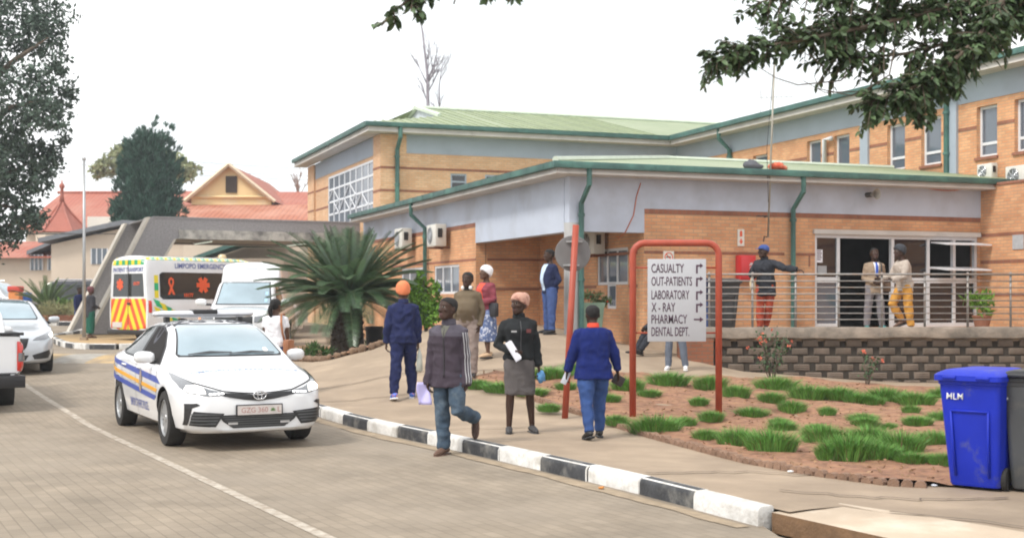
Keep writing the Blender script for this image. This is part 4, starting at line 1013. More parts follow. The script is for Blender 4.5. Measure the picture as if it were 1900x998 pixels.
for i in range(14):        # chevron bands on both doors, meeting at the middle
    z0 = .35 - 1.75 + i * .33
    for sg in (-1, 1):
        pts = [(sg * .0, z0 + 1.7), (sg * .90, z0), (sg * .90, z0 + .33), (sg * .0, z0 + 2.03)]
        # clip to the door panel
        me = poly_mesh(pts); bm = bmesh.new(); bm.from_mesh(me)
        for zc, n in ((.42, (0, -1, 0)), (1.36, (0, 1, 0))): bmesh.ops.bisect_plane(bm, geom=bm.verts[:] + bm.edges[:] + bm.faces[:], plane_co=(0, zc, 0), plane_no=n, clear_outer=True)
        ok = len(bm.faces) > 0; bm.to_mesh(me); bm.free()
        if ok: C5.proj('B', me, 'chevron', m_red if i % 2 else m_yel, .007, .12)
for i in range(10): C5.poly('B', [(-.80 + .16 * i, 2.36), (-.64 + .16 * i, 2.36), (-.64 + .16 * i, 2.50), (-.80 + .16 * i, 2.50)], 'check', m_yel if i % 2 else m_grn, .007, .1)
C5.text('B', 'PATIENT TRANSPORT', .17, (0, 2.21), 'lettering', m_txt, .008, .92, bold=.004)
mb = MB(); mb.box(-.98, .98, 3.0, 3.14, .30, .44); mb.build('rear_bumper', m_blk, am, bevel=.02)
mb = MB(); mb.box(.30, .80, 3.06, 3.075, .50, .66); mb.build('number_plate', m_plate, am)
C5.poly('B', [(-.012, .42), (.012, .42), (.012, 2.5), (-.012, 2.5)], 'door_gap', m_blk, .010)
mb = MB(); mb.box(-.12, .02, 3.05, 3.09, 1.18, 1.24); mb.build('door_handle', m_blk, am, bevel=.01)
for k in 'LR':
    C5.poly(k, [(1.75, 1.34), (5.55, 1.34), (5.65, 1.42), (5.65, 2.08), (5.55, 2.14), (1.9, 2.14), (1.75, 2.0)], 'side_window', m_sg, .008)
    C5.text(k, 'LIMPOPO EMERGENCY MEDICAL SERVICES', .21, (3.35, 2.33), 'lettering', m_txt, .008, .88, bold=.004)
    for i in range(34): C5.poly(k, [(.95 + .15 * i + 0, 2.50), (1.10 + .15 * i, 2.50), (1.10 + .15 * i, 2.57), (.95 + .15 * i, 2.57)], 'check', m_yel if i % 2 else m_grn, .009, .1) if i > 6 else None
    for i in range(9):
        for r in range(3): C5.poly(k, [(5.68 - .2 * i + .0, 1.28 - .22 * r - .1 * i * (i < 5)), (5.90 - .2 * i, 1.36 - .22 * r - .1 * i * (i < 5)), (5.80 - .2 * i, 1.14 - .22 * r - .1 * i * (i < 5)), (5.58 - .2 * i, 1.06 - .22 * r - .1 * i * (i < 5))], 'check', m_yel if (i + r) % 2 else m_grn, .009, .1) if r < 2 and i < 4 else None
    C5.poly(k, [(5.70, 1.38), (5.84, 1.38), (5.84, 2.05), (5.70, 2.05)], 'check', m_yel, .009, .1)
    C5.poly(k, [(5.70, 1.6), (5.84, 1.6), (5.84, 1.82), (5.70, 1.82)], 'check', m_grn, .011, .1)
    C5.poly(k, [(5.96, .95), (6.07, .95), (6.07, 1.30), (5.96, 1.30)], 'tail_lamp', m_tl, .012, .05)
    # star of life, ribbon, number on the glass
    f = -1 if k == 'L' else 1
    for a in (0, 60, 120):
        d = (math.cos(R(a)), math.sin(R(a))); n = (-d[1], d[0])
        C5.poly(k, [(4.1 + d[0] * q * .24 + n[0] * w * .07, 1.77 + d[1] * q * .24 + n[1] * w * .07) for q, w in ((1, 1), (1, -1), (-1, -1), (-1, 1))], 'star_emblem', m_red, .012 + a * .00002, .2)
    rb_ = [(-.13, -.28), (-.05, -.28), (.0, -.18), (.05, -.28), (.13, -.28), (.04, -.08), (.10, .06), (.09, .18), (.0, .24), (-.09, .18), (-.10, .06), (-.04, -.08)]
    C5.poly(k, [(5.25 + f * a, 1.76 + b) for a, b in rb_], 'ribbon_emblem', m_red, .012, .2); C5.poly(k, [(5.25 + a, 1.76 + b) for a, b in [(0, .0), (.04, .07), (.04, .14), (0, .17), (-.04, .14), (-.04, .07)]], 'ribbon_gap', m_sg, .016, .2)
    C5.text(k, '10177', .14, (4.65, 1.46), 'lettering', m_red, .012, 1.0, bold=.006, step=.2)
for a in (0, 60, 120):
    d = (math.cos(R(a + 90)), math.sin(R(a + 90))); n = (-d[1], d[0]); C5.poly('B', [(.42 + d[0] * q * .17 + n[0] * w * .055, 1.78 + d[1] * q * .17 + n[1] * w * .055) for q, w in ((1, 1), (1, -1), (-1, -1), (-1, 1))], 'star_emblem', m_red, .012 + a * .00002, .2)
C5.text('B', '10177', .13, (-.42, 1.80), 'lettering', m_red, .012, 1.0, bold=.006, step=.2)
C5.poly('F', [(-.8, 1.5), (.8, 1.5), (.72, 2.2), (-.72, 2.2)], 'windscreen', m_ws, .006)
bc = MB(); bc.lathe([(.14, 2.60), (.15, 2.66), (.12, 2.76), (.05, 2.79)], 16, c=(.5, -.75, 0)); bc.build('beacon', M('beacon_amber', (.55, .42, .22), .3, var=.1, coat=1), am, True)
# --- parked vehicles far back
def small_car(name, label, cat, loc, rz, paint, sc=(1, 1, 1)):
    t = thing(name, label, cat, loc, rz)
    S = {k: ([(a, b * sc[2]) for a, b in v] if k in ('ztc', 'zbelt', 'zb') else [(a, b * sc[0]) for a, b in v] if k == 'wmax' else v) for k, v in SED.items()}
    if sc[1] == 2:   # tall estate shape
        S['ztc'] = [(0, .75), (.05, .9), (.3, 1.02), (1.1, 1.15), (1.5, 1.45), (1.9, 1.70), (2.4, 1.78), (3.8, 1.76), (4.3, 1.62), (4.55, 1.2), (4.62, .95)]
        S['wtop'] = [(0, .88), (1.1, .85), (1.9, .74), (4.2, .72), (4.62, .85)]; S['zbelt'] = [(0, .6), (.5, .9), (1.2, 1.02), (4.3, 1.08), (4.62, .8)]
    c = Car(t, paint=paint, wheels=(.92, 3.66), wr=.36, tread=.87 * sc[0], **S)
    for s in (.92, 3.66):
        for sg in (-1, 1): c.wheel(s, sg, .36, .875 * sc[0], .22, m_rim, 8)
    if sc[1] == 2:
        for k in 'LR': c.poly(k, [(1.5, 1.08), (4.1, 1.12), (4.05, 1.55), (2.0, 1.62)], 'window', m_sg, .006)
        c.poly('F', [(-.62, 1.2), (.62, 1.2), (.52, 1.64), (-.52, 1.64)], 'windscreen', m_ws, .006)
        rk = MB()
        for x in (-.55, .55): rk.tube([(x, -.3, 1.80), (x, 1.6, 1.80)], .025, 6)
        rk.build('roof_rail', m_chr, t)
    else: sedan_glass(c)
    for k in (-1, 1): c.poly('F', [(k * .5, .70), (k * .8, .78), (k * .82, .70), (k * .55, .62)], 'headlight', m_hl, .006); c.poly('B', [(k * .5, .85), (k * .75, .85), (k * .75, .95), (k * .5, .95)], 'tail_lamp', m_tl, .006)
    return t
small_car('parked_car', 'dark blue off-road car parked behind the small cycad and the flagpole', 'car', (X(168, 58), 58.5, .8), R(100), m_cd, (1.06, 2, 1))
small_car('parked_car', 'grey car with white door parked at the left edge beyond the silver saloon', 'car', (X(-14, 60), 60, .8), R(80), m_cg, (1, 2, 1))
# ------------------------------------------------------------------ people
def skin(name, c): return M(name, c, .55, var=.12, scale=14, spec=.28)
sk1 = skin('skin_dark', (.050, .026, .018)); sk2 = skin('skin_brown', (.095, .048, .030))
m_hair = M('hair_black', (.008, .007, .007), .8, var=.3, scale=60, bump=.6, bscale=150)
m_eye = M('eye_white', (.20, .17, .15), .35, var=0); m_pup = M('eye_dark', (.006, .005, .005), .2, var=0); m_lip = M('lip', (.075, .028, .026), .45, var=.1)
def cloth(name, c, var=.18, bump=.35, bs=90, rough=.88, **k): return M('cloth_' + name, c, rough, var=var, scale=7, bump=bump, bscale=bs, spec=.25, **k)
HEADP = [(-.120, .022, .024, -.052), (-.108, .042, .040, -.045), (-.088, .052, .056, -.032), (-.06, .060, .074, -.016), (-.03, .067, .088, -.004), (0, .0725, .096, .002), (.03, .075, .099, .004), (.06, .0735, .098, .006), (.085, .064, .088, .008), (.105, .046, .066, .009), (.118, .022, .034, .009)]
def head_rings(k=1.0, seg=20, dz=0, back=0.0):
    rs = []
    for z, rx, ry, yo in HEADP:
        rx *= 1.10; ry *= 1.02
        ring = []
        for q in range(seg):
            a = 2 * math.pi * q / seg; x = rx * math.cos(a); y = ry * math.sin(a)
            y += back * max(0, math.sin(a)) * max(0, (z + .12) / .24)
            ring.append((x * k, (y * k + yo), z * k + dz))
        rs.append(ring)
    return rs
def d_(f, a, side=1): f = R(f); a = R(a); return Vector((side * math.sin(a), -math.sin(f) * math.cos(a), -math.cos(f) * math.cos(a)))

def folds(me, amp, seed, sx=9, sz=5):
    me.update()
    ns_ = [v.normal.copy() for v in me.vertices]
    for v, n in zip(me.vertices, ns_):
        c = v.co; t = noise.noise((c.x * sx + seed, c.y * sx, c.z * sz)) + .9 * (1 - 2.2 * abs(noise.noise((c.x * 6 + seed + c.z * 5, c.y * 7, c.z * 7 - c.x * 4)))) + .5 * noise.noise((c.x * 22 + seed, c.y * 22, c.z * 13 + c.x * 9))
        v.co = c + n * (amp * t)
    me.update()

def person(label, loc, H, rz, skinm, top, bottom, shoe, legs, arms, lean=0, tilt=0, head=(0, 0), hat=None, hair='short', g=1.0, belly=0, bust=0, group=None, hips=1.0, extras=(), curl=60, voxel=.0085, bare_arm=False):
    s = H / 1.75
    # skeleton -------------------------------------------------
    hipL = {}
    legpts = {}
    for k, side in (('L', 1), ('R', -1)):
        (tf, ta), (sf, sa), ft = legs[k]
        h = Vector((side * .088 * (.5 + .5 * g), 0, .0)); kn = h + d_(tf, ta, side) * .43; an = kn + d_(sf, sa, side) * .415
        toe_dir = Vector((side * math.sin(R(8)), -math.cos(R(ft)), -math.sin(R(ft)))).normalized()
        legpts[k] = [h, kn, an, toe_dir]
    low = min(p[2].z + min(0, p[3].z * .16) for p in legpts.values())
    base = -low + .075
    for p in legpts.values():
        for i in range(3): p[i].z += base
    pel = Vector((0, 0, base + .02))
    sp = Vector((math.sin(R(tilt)), -math.sin(R(lean)), math.cos(R(lean)))).normalized()
    sx = Vector((1, 0, 0)); sx = (sx - sp * sx.dot(sp)).normalized(); sy = sp.cross(sx)    # sy points back (+Y)
    def T(t, x=0, y=0): return pel + (sp * t + sx * x + sy * y if t >= 0 else Vector((0, 0, t)) + sx * x + Vector((0, y, 0)))
    bl = belly
    TOR = [(-.10, .10, .085, .01), (-.06, .145, .115, .01), (.0, .155 * hips, .122, .012), (.10, .145, .112 + bl * .6, -.004 - bl * .5), (.18, .138 + bl * .3, .110 + bl, -bl * .8), (.28, .152 + bl * .2, .118 + bl * .6, -bl * .5 - bust * .3), (.36, .164, .120 + bust * .5, -bust * .5), (.42, .160, .108, 0), (.46, .128, .084, .008), (.49, .088, .066, .012), (.508, .066, .060, .012), (.53, .056, .056, .010)]
    def tor(k=0.0, t0=-9, t1=9, kx=1.0, seg=22):
        rs = []
        for t, rx, ry, yo in TOR:
            if t0 <= t <= t1:
                rx = (rx * g + k) * kx; ry = ry * (.35 + .65 * g) + k
                rs.append([T(t, rx * math.copysign(abs(math.cos(a)) ** .85, math.cos(a)), yo + ry * math.copysign(abs(math.sin(a)) ** .85, math.sin(a))) for a in [2 * math.pi * q / seg for q in range(seg)]])
        return rs
    armpts = {}
    for k, side in (('L', 1), ('R', -1)):
        (uf, ua), (ff, fa) = arms[k]
        sh = T(.425, side * .160 * (.45 + .55 * g), .005); el = sh + d_(uf, ua, side) * .285; fd_ = d_(ff, fa, side); wr = el + fd_ * .25
        armpts[k] = [sh, el, wr, fd_]
    # head frame
    hyaw, hpit = head
    HM = Matrix.Translation(T(.53 + .138, 0, -.012) + Vector((0, -.03 * math.sin(R(lean)), 0))) @ Matrix.Rotation(R(hyaw), 4, 'Z') @ Matrix.Rotation(R(-hpit), 4, 'X') @ Matrix.Diagonal((1.06, 1.06, 1.05, 1))
    # body -----------------------------------------------------
    b = MB(); b.loft(tor())
    b.tube([T(.49, 0, .012), T(.60, 0, .0), HM @ Vector((0, .012, -.05))], [.058, .054, .054], 14)
    for k, side in (('L', 1), ('R', -1)):
        h, kn, an, td = legpts[k]
        m1 = h.lerp(kn, .45); b.tube([h + Vector((0, 0, .03)), h.lerp(kn, .2), m1, h.lerp(kn, .85), kn, kn.lerp(an, .3) + Vector((0, .012, 0)), kn.lerp(an, .65), an], [.088 * g, .085 * g, .074 * g, .056, .053, .054, .042, .034], 14, round_=True)
        heel = an + Vector((0, .045, -.04)) if td.z > -.3 else an - td * .05 + Vector((0, 0, -.02))
        b.tube([an - td * .04 + Vector((0, 0, -.035)), an + td * .05 + Vector((0, 0, -.03)), an + td * .13 + Vector((0, 0, -.042)), an + td * .19 + Vector((0, 0, -.05))], [.034, .038, .036, .022], 10, round_=True, flat=.8)
        sh, el, wr, fdv = armpts[k]
        b.tube([sh, sh.lerp(el, .35), sh.lerp(el, .8), el, el.lerp(wr, .3), el.lerp(wr, .75), wr], [.052 * (.4 + .6 * g), .050, .042, .040, .040, .031, .026], 12, round_=True)
        # hand: palm, four unequal bent fingers and a thumb leaving the side of the palm
        pn = (Vector((side, 0, 0)) - fdv * fdv.x * side)
        pn = pn.normalized() if pn.length > .15 else Vector((0, 0, 1))     # back of the hand faces outward
        wd = fdv.cross(pn).normalized()
        if wd.y > 0 or (abs(wd.y) < .2 and wd.z < 0): wd = -wd                   # towards the thumb: forward / up
        pc_ = wr + fdv * .005
        b.loft([[pc_ + fdv * t + wd * (w * math.cos(a)) + pn * (q * math.sin(a)) for a in [2 * math.pi * i / 10 for i in range(10)]] for t, w, q in ((-.01, .024, .02), (.02, .034, .018), (.06, .043, .016), (.09, .042, .014), (.10, .036, .011))])
        for i, (off, ln) in enumerate(((.032, .070), (.011, .080), (-.011, .074), (-.031, .058))):
            p0 = pc_ + fdv * .075 + wd * off; c1 = R(curl * .45); c2 = R(curl * 1.2)
            q1 = p0 + (fdv * math.cos(c1) - pn * math.sin(c1)) * (ln * .5 + .02); q2 = q1 + (fdv * math.cos(c2) - pn * math.sin(c2)) * ln * .55
            b.tube([p0, q1, q2], [.0095, .0092, .008], 6, round_=True)
        t0 = pc_ + fdv * .025 + wd * .03; t1 = t0 + (fdv * .6 + wd * .7 - pn * .3).normalized() * .04; t2 = t1 + (fdv * .9 + wd * .1 - pn * .4).normalized() * .035
        b.tube([t0, t1, t2], [.013, .011, .009], 6, round_=True)
    hd = MB(); hd.loft(head_rings())
    hd.tube([(0, -.088, .022), (0, -.103, -.006), (0, -.112, -.030)], [.009, .012, .016], 8, round_=True)
    hd.ell((-.012, -.100, -.034), (.011, .012, .009), 8, 6); hd.ell((.012, -.100, -.034), (.011, .012, .009), 8, 6)
    hd.ell((0, -.085, -.060), (.026, .016, .008), 10, 6); hd.ell((0, -.083, -.072), (.023, .016, .008), 10, 6)
    hd.tube([(-.052, -.074, .032), (-.02, -.094, .036), (.02, -.094, .036), (.052, -.074, .032)], .0075, 6, round_=True)
    for sg in (-1, 1):
        hd.ell((sg * .084, .012, -.005), (.011, .02, .033), 8, 8); hd.ell((sg * .046, -.066, -.018), (.022, .022, .016), 8, 6)
        hd.ell((sg * .030, -.078, .012), (.012, .010, .007), 8, 6)
    hd.xf(HM); b.add(hd.v, hd.f)
    me = remesh(b, voxel, 3)
    hi = HM.inverted()
    for p in me.polygons:
        c = hi @ p.center; p.material_index = 0
        if c.y < -.055 and abs(c.z) < .13:
            ex = abs(abs(c.x) - .030)
            if ex < .006 and abs(c.z - .012) < .0065: p.material_index = 2
            elif ex < .012 and abs(c.z - .012) < .005: p.material_index = 1
            elif abs(c.x) < .024 and -.080 < c.z < -.054 and c.y < -.085: p.material_index = 3
    root = thing('person', label, 'person', loc, rz, group)
    S = Matrix.Scale(s, 4)
    def put(name, me, mats, parent=root, smooth=True, ang=None): me.transform(S); return link_mesh(name, me, mats, parent, smooth, ang)
    body = put('body', me, [skinm, m_eye, m_pup, m_lip])
    hb = body
    # top ------------------------------------------------------
    seed = len(label) * 1.7
    if top:
        hem = top.get('hem', -.06); k = top.get('fit', .022); flare = top.get('flare', 0)
        j = MB(); rs = tor(k, -.5, top.get('neck', .506))
        rings = []
        lo = [t for t in TOR if t[0] >= hem][0][0]
        # straight skirt of the garment down to the hem
        t, rx, ry, yo = [q for q in TOR if abs(q[0]) < 1e-6][0]
        if hem < 0:
            for tt in np.linspace(hem, -.001, 4):
                gx = (rx * g + k + flare * (-tt)); gy = ry * (.35 + .65 * g) + k + flare * (-tt)
                rings.append([T(tt, gx * math.cos(a), yo + gy * math.sin(a)) for a in [2 * math.pi * q / 22 for q in range(22)]])
        rings += tor(k, max(hem, 0), .506)
        j.loft(rings)
        ends = {}
        for q, side in (('L', 1), ('R', -1)):
            sh, el, wr, fdv = armpts[q]; sl = top.get('sleeve', 1.0); r0 = .050 * (.3 + .7 * g) + k * .62; wdt = top.get('arm', 1.0)
            e = el.lerp(wr, min(1, sl)) if sl > 0 else sh.lerp(el, .55)
            if sl > 1: e = wr + fdv * (sl - 1) * .25
            cuff = top.get('cuff', .046)
            if sl > 0: j.tube([sh - sx * side * .03, sh, sh.lerp(el, .4), el, el.lerp(e, .5), el.lerp(e, .92), e], [r0, r0, r0 * .95 * wdt, r0 * .86 * wdt, r0 * .80 * wdt, cuff * 1.12, cuff], 14)
            else: j.tube([sh - sx * side * .03, sh, sh.lerp(el, .3), e], [r0, r0, r0 * 1.0, r0 * 1.02], 14)
            ends[q] = e
        me = remesh(j, .0115, 3); folds(me, top.get('folds', .010), seed)
        if top.get('yoke'):       # second colour above a level
            zc = T(top['yoke'][1]).z
            for p in me.polygons: p.material_index = 1 if (p.center.z > zc and abs(p.center.x) < .6) else 0
        mats = [top['m']] + ([top['yoke'][0]] if top.get('yoke') else [])
        jk = put(top.get('name', 'jacket'), me, mats)
        if top.get('collar'):
            c = MB(); cm = top['collar']; nr = []
            for t, r, z in ((.49, .083, 0), (.545, .074, 0), (.55, .066, 0), (.50, .070, 0)):
                nr.append([T(t + (.012 if a > 0 else -.012), r * math.cos(a), .012 + r * 1.02 * math.sin(a)) for a in [2 * math.pi * q / 18 for q in range(18)]])
            c.loft(nr, False); put('collar', c.mesh(), cm, jk)
        if top.get('zip'):
            zt = MB(); yo = -.20
            pts = []
            bt = BVHTree.FromPolygons([v.co / s for v in me.vertices], [tuple(p.vertices) for p in me.polygons])
            for t in np.linspace(max(hem, -.1) + .01, .46, 22):
                h, n, _, _ = bt.ray_cast(T(t, 0, -.6), sy)
                if h: pts.append(h - sy * .002)
            if len(pts) > 2: zt.tube(pts, .0065, 5); put('zip', zt.mesh(), top['zip'], jk)
        if top.get('front'):      # shirt front panel showing between open lapels
            fm, w0, w1, t0, t1 = top['front']
            bt = BVHTree.FromPolygons([v.co / s for v in me.vertices], [tuple(p.vertices) for p in me.polygons])
            vs = []; N = 14
            for i in range(N + 1):
                t = lerp(t0, t1, i / N); w = lerp(w0, w1, i / N); row = []
                for x in (-1, -.5, 0, .5, 1):
                    h, n, _, _ = bt.ray_cast(T(t, x * w, -.6), sy); row.append((h if h else T(t, x * w, -.15)) - sy * .005)
                vs.append(row)
            fmb = MB(); fmb.add([p for r in vs for p in r], [(i * 5 + q, i * 5 + q + 1, i * 5 + q + 6, i * 5 + q + 5) for i in range(N) for q in range(4)])
            put('shirt_front', fmb.mesh(), fm, jk)
        if top.get('tie'):
            bt = BVHTree.FromPolygons([v.co / s for v in me.vertices], [tuple(p.vertices) for p in me.polygons]); pts = []
            for t in np.linspace(.20, .485, 10):
                h, n, _, _ = bt.ray_cast(T(t, 0, -.6), sy)
                if h: pts.append(h - sy * .012)
            tb = MB(); tb.tube(pts, [.03] * (len(pts) - 2) + [.02, .026], 6, flat=.3); put('tie', tb.mesh(), top['tie'], jk)
        if top.get('stripes'):
            side, mm = top['stripes']; q = 'L' if side > 0 else 'R'; sh, el, wr, fdv = armpts[q]
            bt = BVHTree.FromPolygons([v.co / s for v in me.vertices], [tuple(p.vertices) for p in me.polygons])
            for off in (-.026, 0, .026):
                pts = []
                for t in np.linspace(.04, .97, 30):
                    c_ = sh.lerp(el, t / .5) if t < .5 else el.lerp(ends[q], (t - .5) / .5)
                    dirv = Vector((side * .75, -.65, .15)); 
                    h, n, _, _ = bt.ray_cast(c_ + dirv * .4 + Vector((0, off, 0)) + Vector((off * .6, 0, 0)), -dirv)
                    if h and (h - c_).length < .14: pts.append(h + dirv * .001)
                if len(pts) > 3: tb = MB(); tb.tube(pts, .0075, 5); put('sleeve_stripe', tb.mesh(), mm, jk)
    # bottom ---------------------------------------------------
    if bottom.get('kind', 'trousers') == 'trousers':
        j = MB(); j.loft(tor(.014, -.5, .12))
        w = bottom.get('w', 1.0)
        for q in 'LR':
            h, kn, an, td = legpts[q]; hemr = bottom.get('hemr', .062)
            e = an + Vector((0, 0, -.0)) if bottom.get('len', 1) >= 1 else kn.lerp(an, bottom['len'])
            j.tube([h + Vector((0, 0, .02)), h.lerp(kn, .2), h.lerp(kn, .55), kn, kn.lerp(e, .4), kn.lerp(e, .85), e], [.100 * g * w, .098 * g * w, .086 * g * w, .074 * w, .071 * w, hemr, hemr], 16)
        me = remesh(j, .0115, 3); folds(me, bottom.get('folds', .009), seed + 5)
        put(bottom.get('name', 'trousers'), me, bottom['m'])
    else:
        hemf = bottom.get('hem', 1.0)      # 1 = knee, 2 = ankle
        rs = tor(.012, -.001, .13)[::-1]
        n = 22
        for f in np.linspace(.12, hemf, 9):
            ps = []
            for q in 'LR':
                h, kn, an, td = legpts[q]; ps.append(h.lerp(kn, f) if f <= 1 else kn.lerp(an, f - 1))
            c_ = (ps[0] + ps[1]) / 2; hx = abs(ps[0].x - ps[1].x) / 2 + lerp(.105 * g, bottom.get('r', .075), f / hemf); hy = abs(ps[0].y - ps[1].y) / 2 + lerp(.125 * (.4 + .6 * g), bottom.get('ry', .08), f / hemf)
            rs.append([Vector((c_.x + hx * math.copysign(abs(math.cos(a)) ** .8, math.cos(a)), c_.y + hy * math.copysign(abs(math.sin(a)) ** .8, math.sin(a)), c_.z)) for a in [2 * math.pi * q / n for q in range(n)]])
        j = MB(); j.loft(rs); me = remesh(j, .0115, 3); folds(me, bottom.get('folds', .008), seed + 5)
        put('skirt', me, bottom['m'])
    # shoes ----------------------------------------------------
    if shoe:
        for q in 'LR':
            h, kn, an, td = legpts[q]; sm = MB(); u = Vector((0, 0, 1)); u = (u - td * u.dot(td)).normalized()
            lo_ = -.045
            sm.tube([an - td * .055 + u * -.03, an + td * .02 + u * -.022, an + td * .10 + u * -.036, an + td * .17 + u * -.046, an + td * .205 + u * -.05], [.040, .046, .044, .036, .024], 12, round_=True, flat=.85, upv=(1, 0, 0))
            if shoe.get('high', 1): sm.tube([an + u * .045, an + u * -.03], [.046, .048], 12)
            me = remesh(sm, .009, 2)
            so_ = put(shoe.get('name', 'shoe'), me, shoe['m'])
            sl = MB(); w_ = td.cross(u).normalized()
            out = [(-.10, .028), (-.085, .038), (0, .040), (.09, .046), (.16, .042), (.20, .030), (.222, .012)]
            pts = [an + td * a + w_ * b_ + u * -.092 for a, b_ in out] + [an + td * a - w_ * b_ + u * -.092 for a, b_ in out[::-1]]
            sl.ext(pts, u * .026); put('sole', sl.mesh(), shoe.get('sole', m_blk), so_)
    # hair / hats ----------------------------------------------
    def shell(k, zf, zb, mat, name, back=0.0, dz=0.0, up=0.0, parent=body):
        m = MB(); m.loft(head_rings(k, 24, dz, back)); me = m.mesh(); bm = bmesh.new(); bm.from_mesh(me)
        n = Vector((0, -(zf - zb), .19)).normalized(); n = Vector((0, (zf - zb) / -.19 * -1, 1)).normalized()
        bmesh.ops.bisect_plane(bm, geom=bm.verts[:] + bm.edges[:] + bm.faces[:], plane_co=(0, -.095, zf), plane_no=n, clear_inner=True)
        ed = [e for e in bm.edges if e.is_boundary]; bmesh.ops.holes_fill(bm, edges=ed)
        for v in bm.verts:
            if up and v.co.z > .03: v.co.z += up * (v.co.z - .03)
        bm.to_mesh(me); bm.free(); me.transform(HM); folds(me, .002, seed); return put(name, me, mat, parent)
    if hair == 'short': shell(1.045, .086, -.045, m_hair, 'hair')
    if hair == 'pony':
        o = shell(1.075, .06, -.085, m_hair, 'hair'); m = MB(); m.tube([HM @ Vector(p) for p in ((0, .10, .03), (0, .145, .0), (.01, .15, -.07), (.012, .135, -.15), (.01, .12, -.19))], [.028, .038, .045, .038, .016], 10, round_=True); put('ponytail', m.mesh(), m_hair, o)
    if hat:
        kind, hm = hat
        if kind == 'beanie': shell(1.24, .045, -.045, hm, 'beanie', up=.12); shell(1.16, .040, -.035, hm, 'beanie', up=-.95) if 0 else None
        if kind == 'wrap': shell(1.15, .052, -.045, hm, 'headwrap', back=.05, up=.10)
        if kind == 'scarf': shell(1.12, .045, -.16, hm, 'headscarf', back=.01)
        if kind == 'cap':
            o = shell(1.10, .05, -.01, hm, 'cap'); m = MB()
            m.loft([[HM @ Vector((x, y, z + dz_)) for x, y, z in [(-.07, -.08, .05), (-.06, -.13, .043), (-.03, -.165, .036), (.03, -.165, .036), (.06, -.13, .043), (.07, -.08, .05), (0, -.07, .055)]] for dz_ in (0, .008)]); put('peak', m.mesh(), hm, o)
    inv = root.matrix_basis
    MW = Matrix.Translation(Vector(loc)) @ Matrix.Rotation(rz, 4, 'Z') @ S
    res = {'root': root, 'body': body, 'put': put, 'T': T, 'HM': HM, 'MW': MW, 's': s, 'sy': sy}
    for q in 'LR': sh, el, wr, fdv = armpts[q]; res['hand' + q] = MW @ (wr + fdv * .085); res['wr' + q] = MW @ wr; res['sh' + q] = MW @ sh; res['an' + q] = MW @ legpts[q][2]
    res['w'] = lambda v: MW @ Vector(v)
    return res
def gz(px, d, f=None):
    x = X(px, d); return (x, d, (f or Hz)(x, d))

c_plum = cloth('plum_jacket', (.052, .040, .055), dirt=(.075, .062, .08), dscale=3, dlo=.5, dhi=.8); c_plum2 = cloth('plum_yoke', (.085, .076, .098))
c_jean = cloth('worn_jeans', (.055, .085, .125), .35, dirt=(.16, .20, .23), dscale=4, dlo=.5, dhi=.75); c_jean2 = cloth('blue_jeans', (.035, .075, .22), .25)
c_brshoe = M('leather_brown', (.14, .08, .055), .6, var=.2); c_blkshoe = M('leather_black', (.015, .014, .015), .45, var=.2)
c_white = cloth('white', (.78, .78, .82), .06); c_stripe = cloth('pale_stripe', (.36, .36, .38), .1)
c_black = cloth('black_jacket', (.016, .018, .020), .3); c_gskirt = cloth('grey_skirt', (.105, .095, .095), .12)
c_wrap = cloth('peach_wrap', (.52, .30, .23), .15, dirt=(.30, .14, .11), dscale=14, dlo=.5, dhi=.6)
c_blue = cloth('royal_blue_knit', (.008, .019, .135), .15, bump=.6, bs=160); c_rcol = cloth('red_collar', (.62, .07, .04), .1)
c_navy = cloth('navy_tracksuit', (.016, .022, .078), .2); c_orange = cloth('orange_knit', (.85, .26, .12), .12, bump=.7, bs=150)
c_brown = cloth('olive_brown_jersey', (.15, .115, .075), .12, bump=.5, bs=150); c_taupe = cloth('taupe_trousers', (.24, .19, .17), .12)
c_maroon = cloth('maroon_coat', (.24, .055, .075), .18); c_red = cloth('scarlet_blouse', (.75, .10, .06), .1)
c_print = cloth('blue_print_skirt', (.10, .14, .27), .3, dirt=(.55, .58, .68), dscale=16, dlo=.52, dhi=.6)
c_sandal = M('sandal_tan', (.55, .38, .24), .7, var=.1); c_suit = cloth('navy_suit', (.017, .024, .07), .15); c_lblue = cloth('pale_blue_shirt', (.48, .60, .75), .05)
c_btrs = cloth('blue_trousers', (.05, .085, .22), .15); c_char = cloth('charcoal_coat', (.030, .033, .042), .25); c_rust = cloth('rust_trousers', (.40, .07, .035), .15)
c_capb = cloth('blue_cap', (.05, .09, .28), .2, dirt=(.5, .52, .6), dscale=18, dlo=.6, dhi=.66)
c_tan = cloth('tan_blazer', (.31, .235, .17), .12); c_gtrs = cloth('grey_trousers', (.20, .19, .21), .1); c_beige = cloth('beige_jacket', (.44, .38, .33), .12)
c_must = cloth('mustard_trousers', (.58, .29, .06), .12); c_dgrey = cloth('dark_grey_knit', (.05, .055, .065), .2, bump=.6, bs=150)
c_gjk = cloth('grey_jacket', (.06, .06, .072), .15); c_green = cloth('green_skirt', (.02, .12, .085), .15); c_scf = cloth('plum_scarf', (.20, .08, .09), .2)
m_snk = M('sneaker_blue', (.06, .17, .62), .6, var=.2, dirt=(.8, .25, .18), dscale=14, dlo=.55, dhi=.62); m_wht = M('sole_white', (.75, .75, .75), .6, var=.05); m_wsh = M('shoe_white', (.72, .72, .74), .6, var=.08)
STAND = {'L': ((2, 3), (-3, 2), 0), 'R': ((-2, 3), (-4, 2), 0)}
HANG = {'L': ((3, 9), (12, 4)), 'R': ((3, 9), (12, 4))}

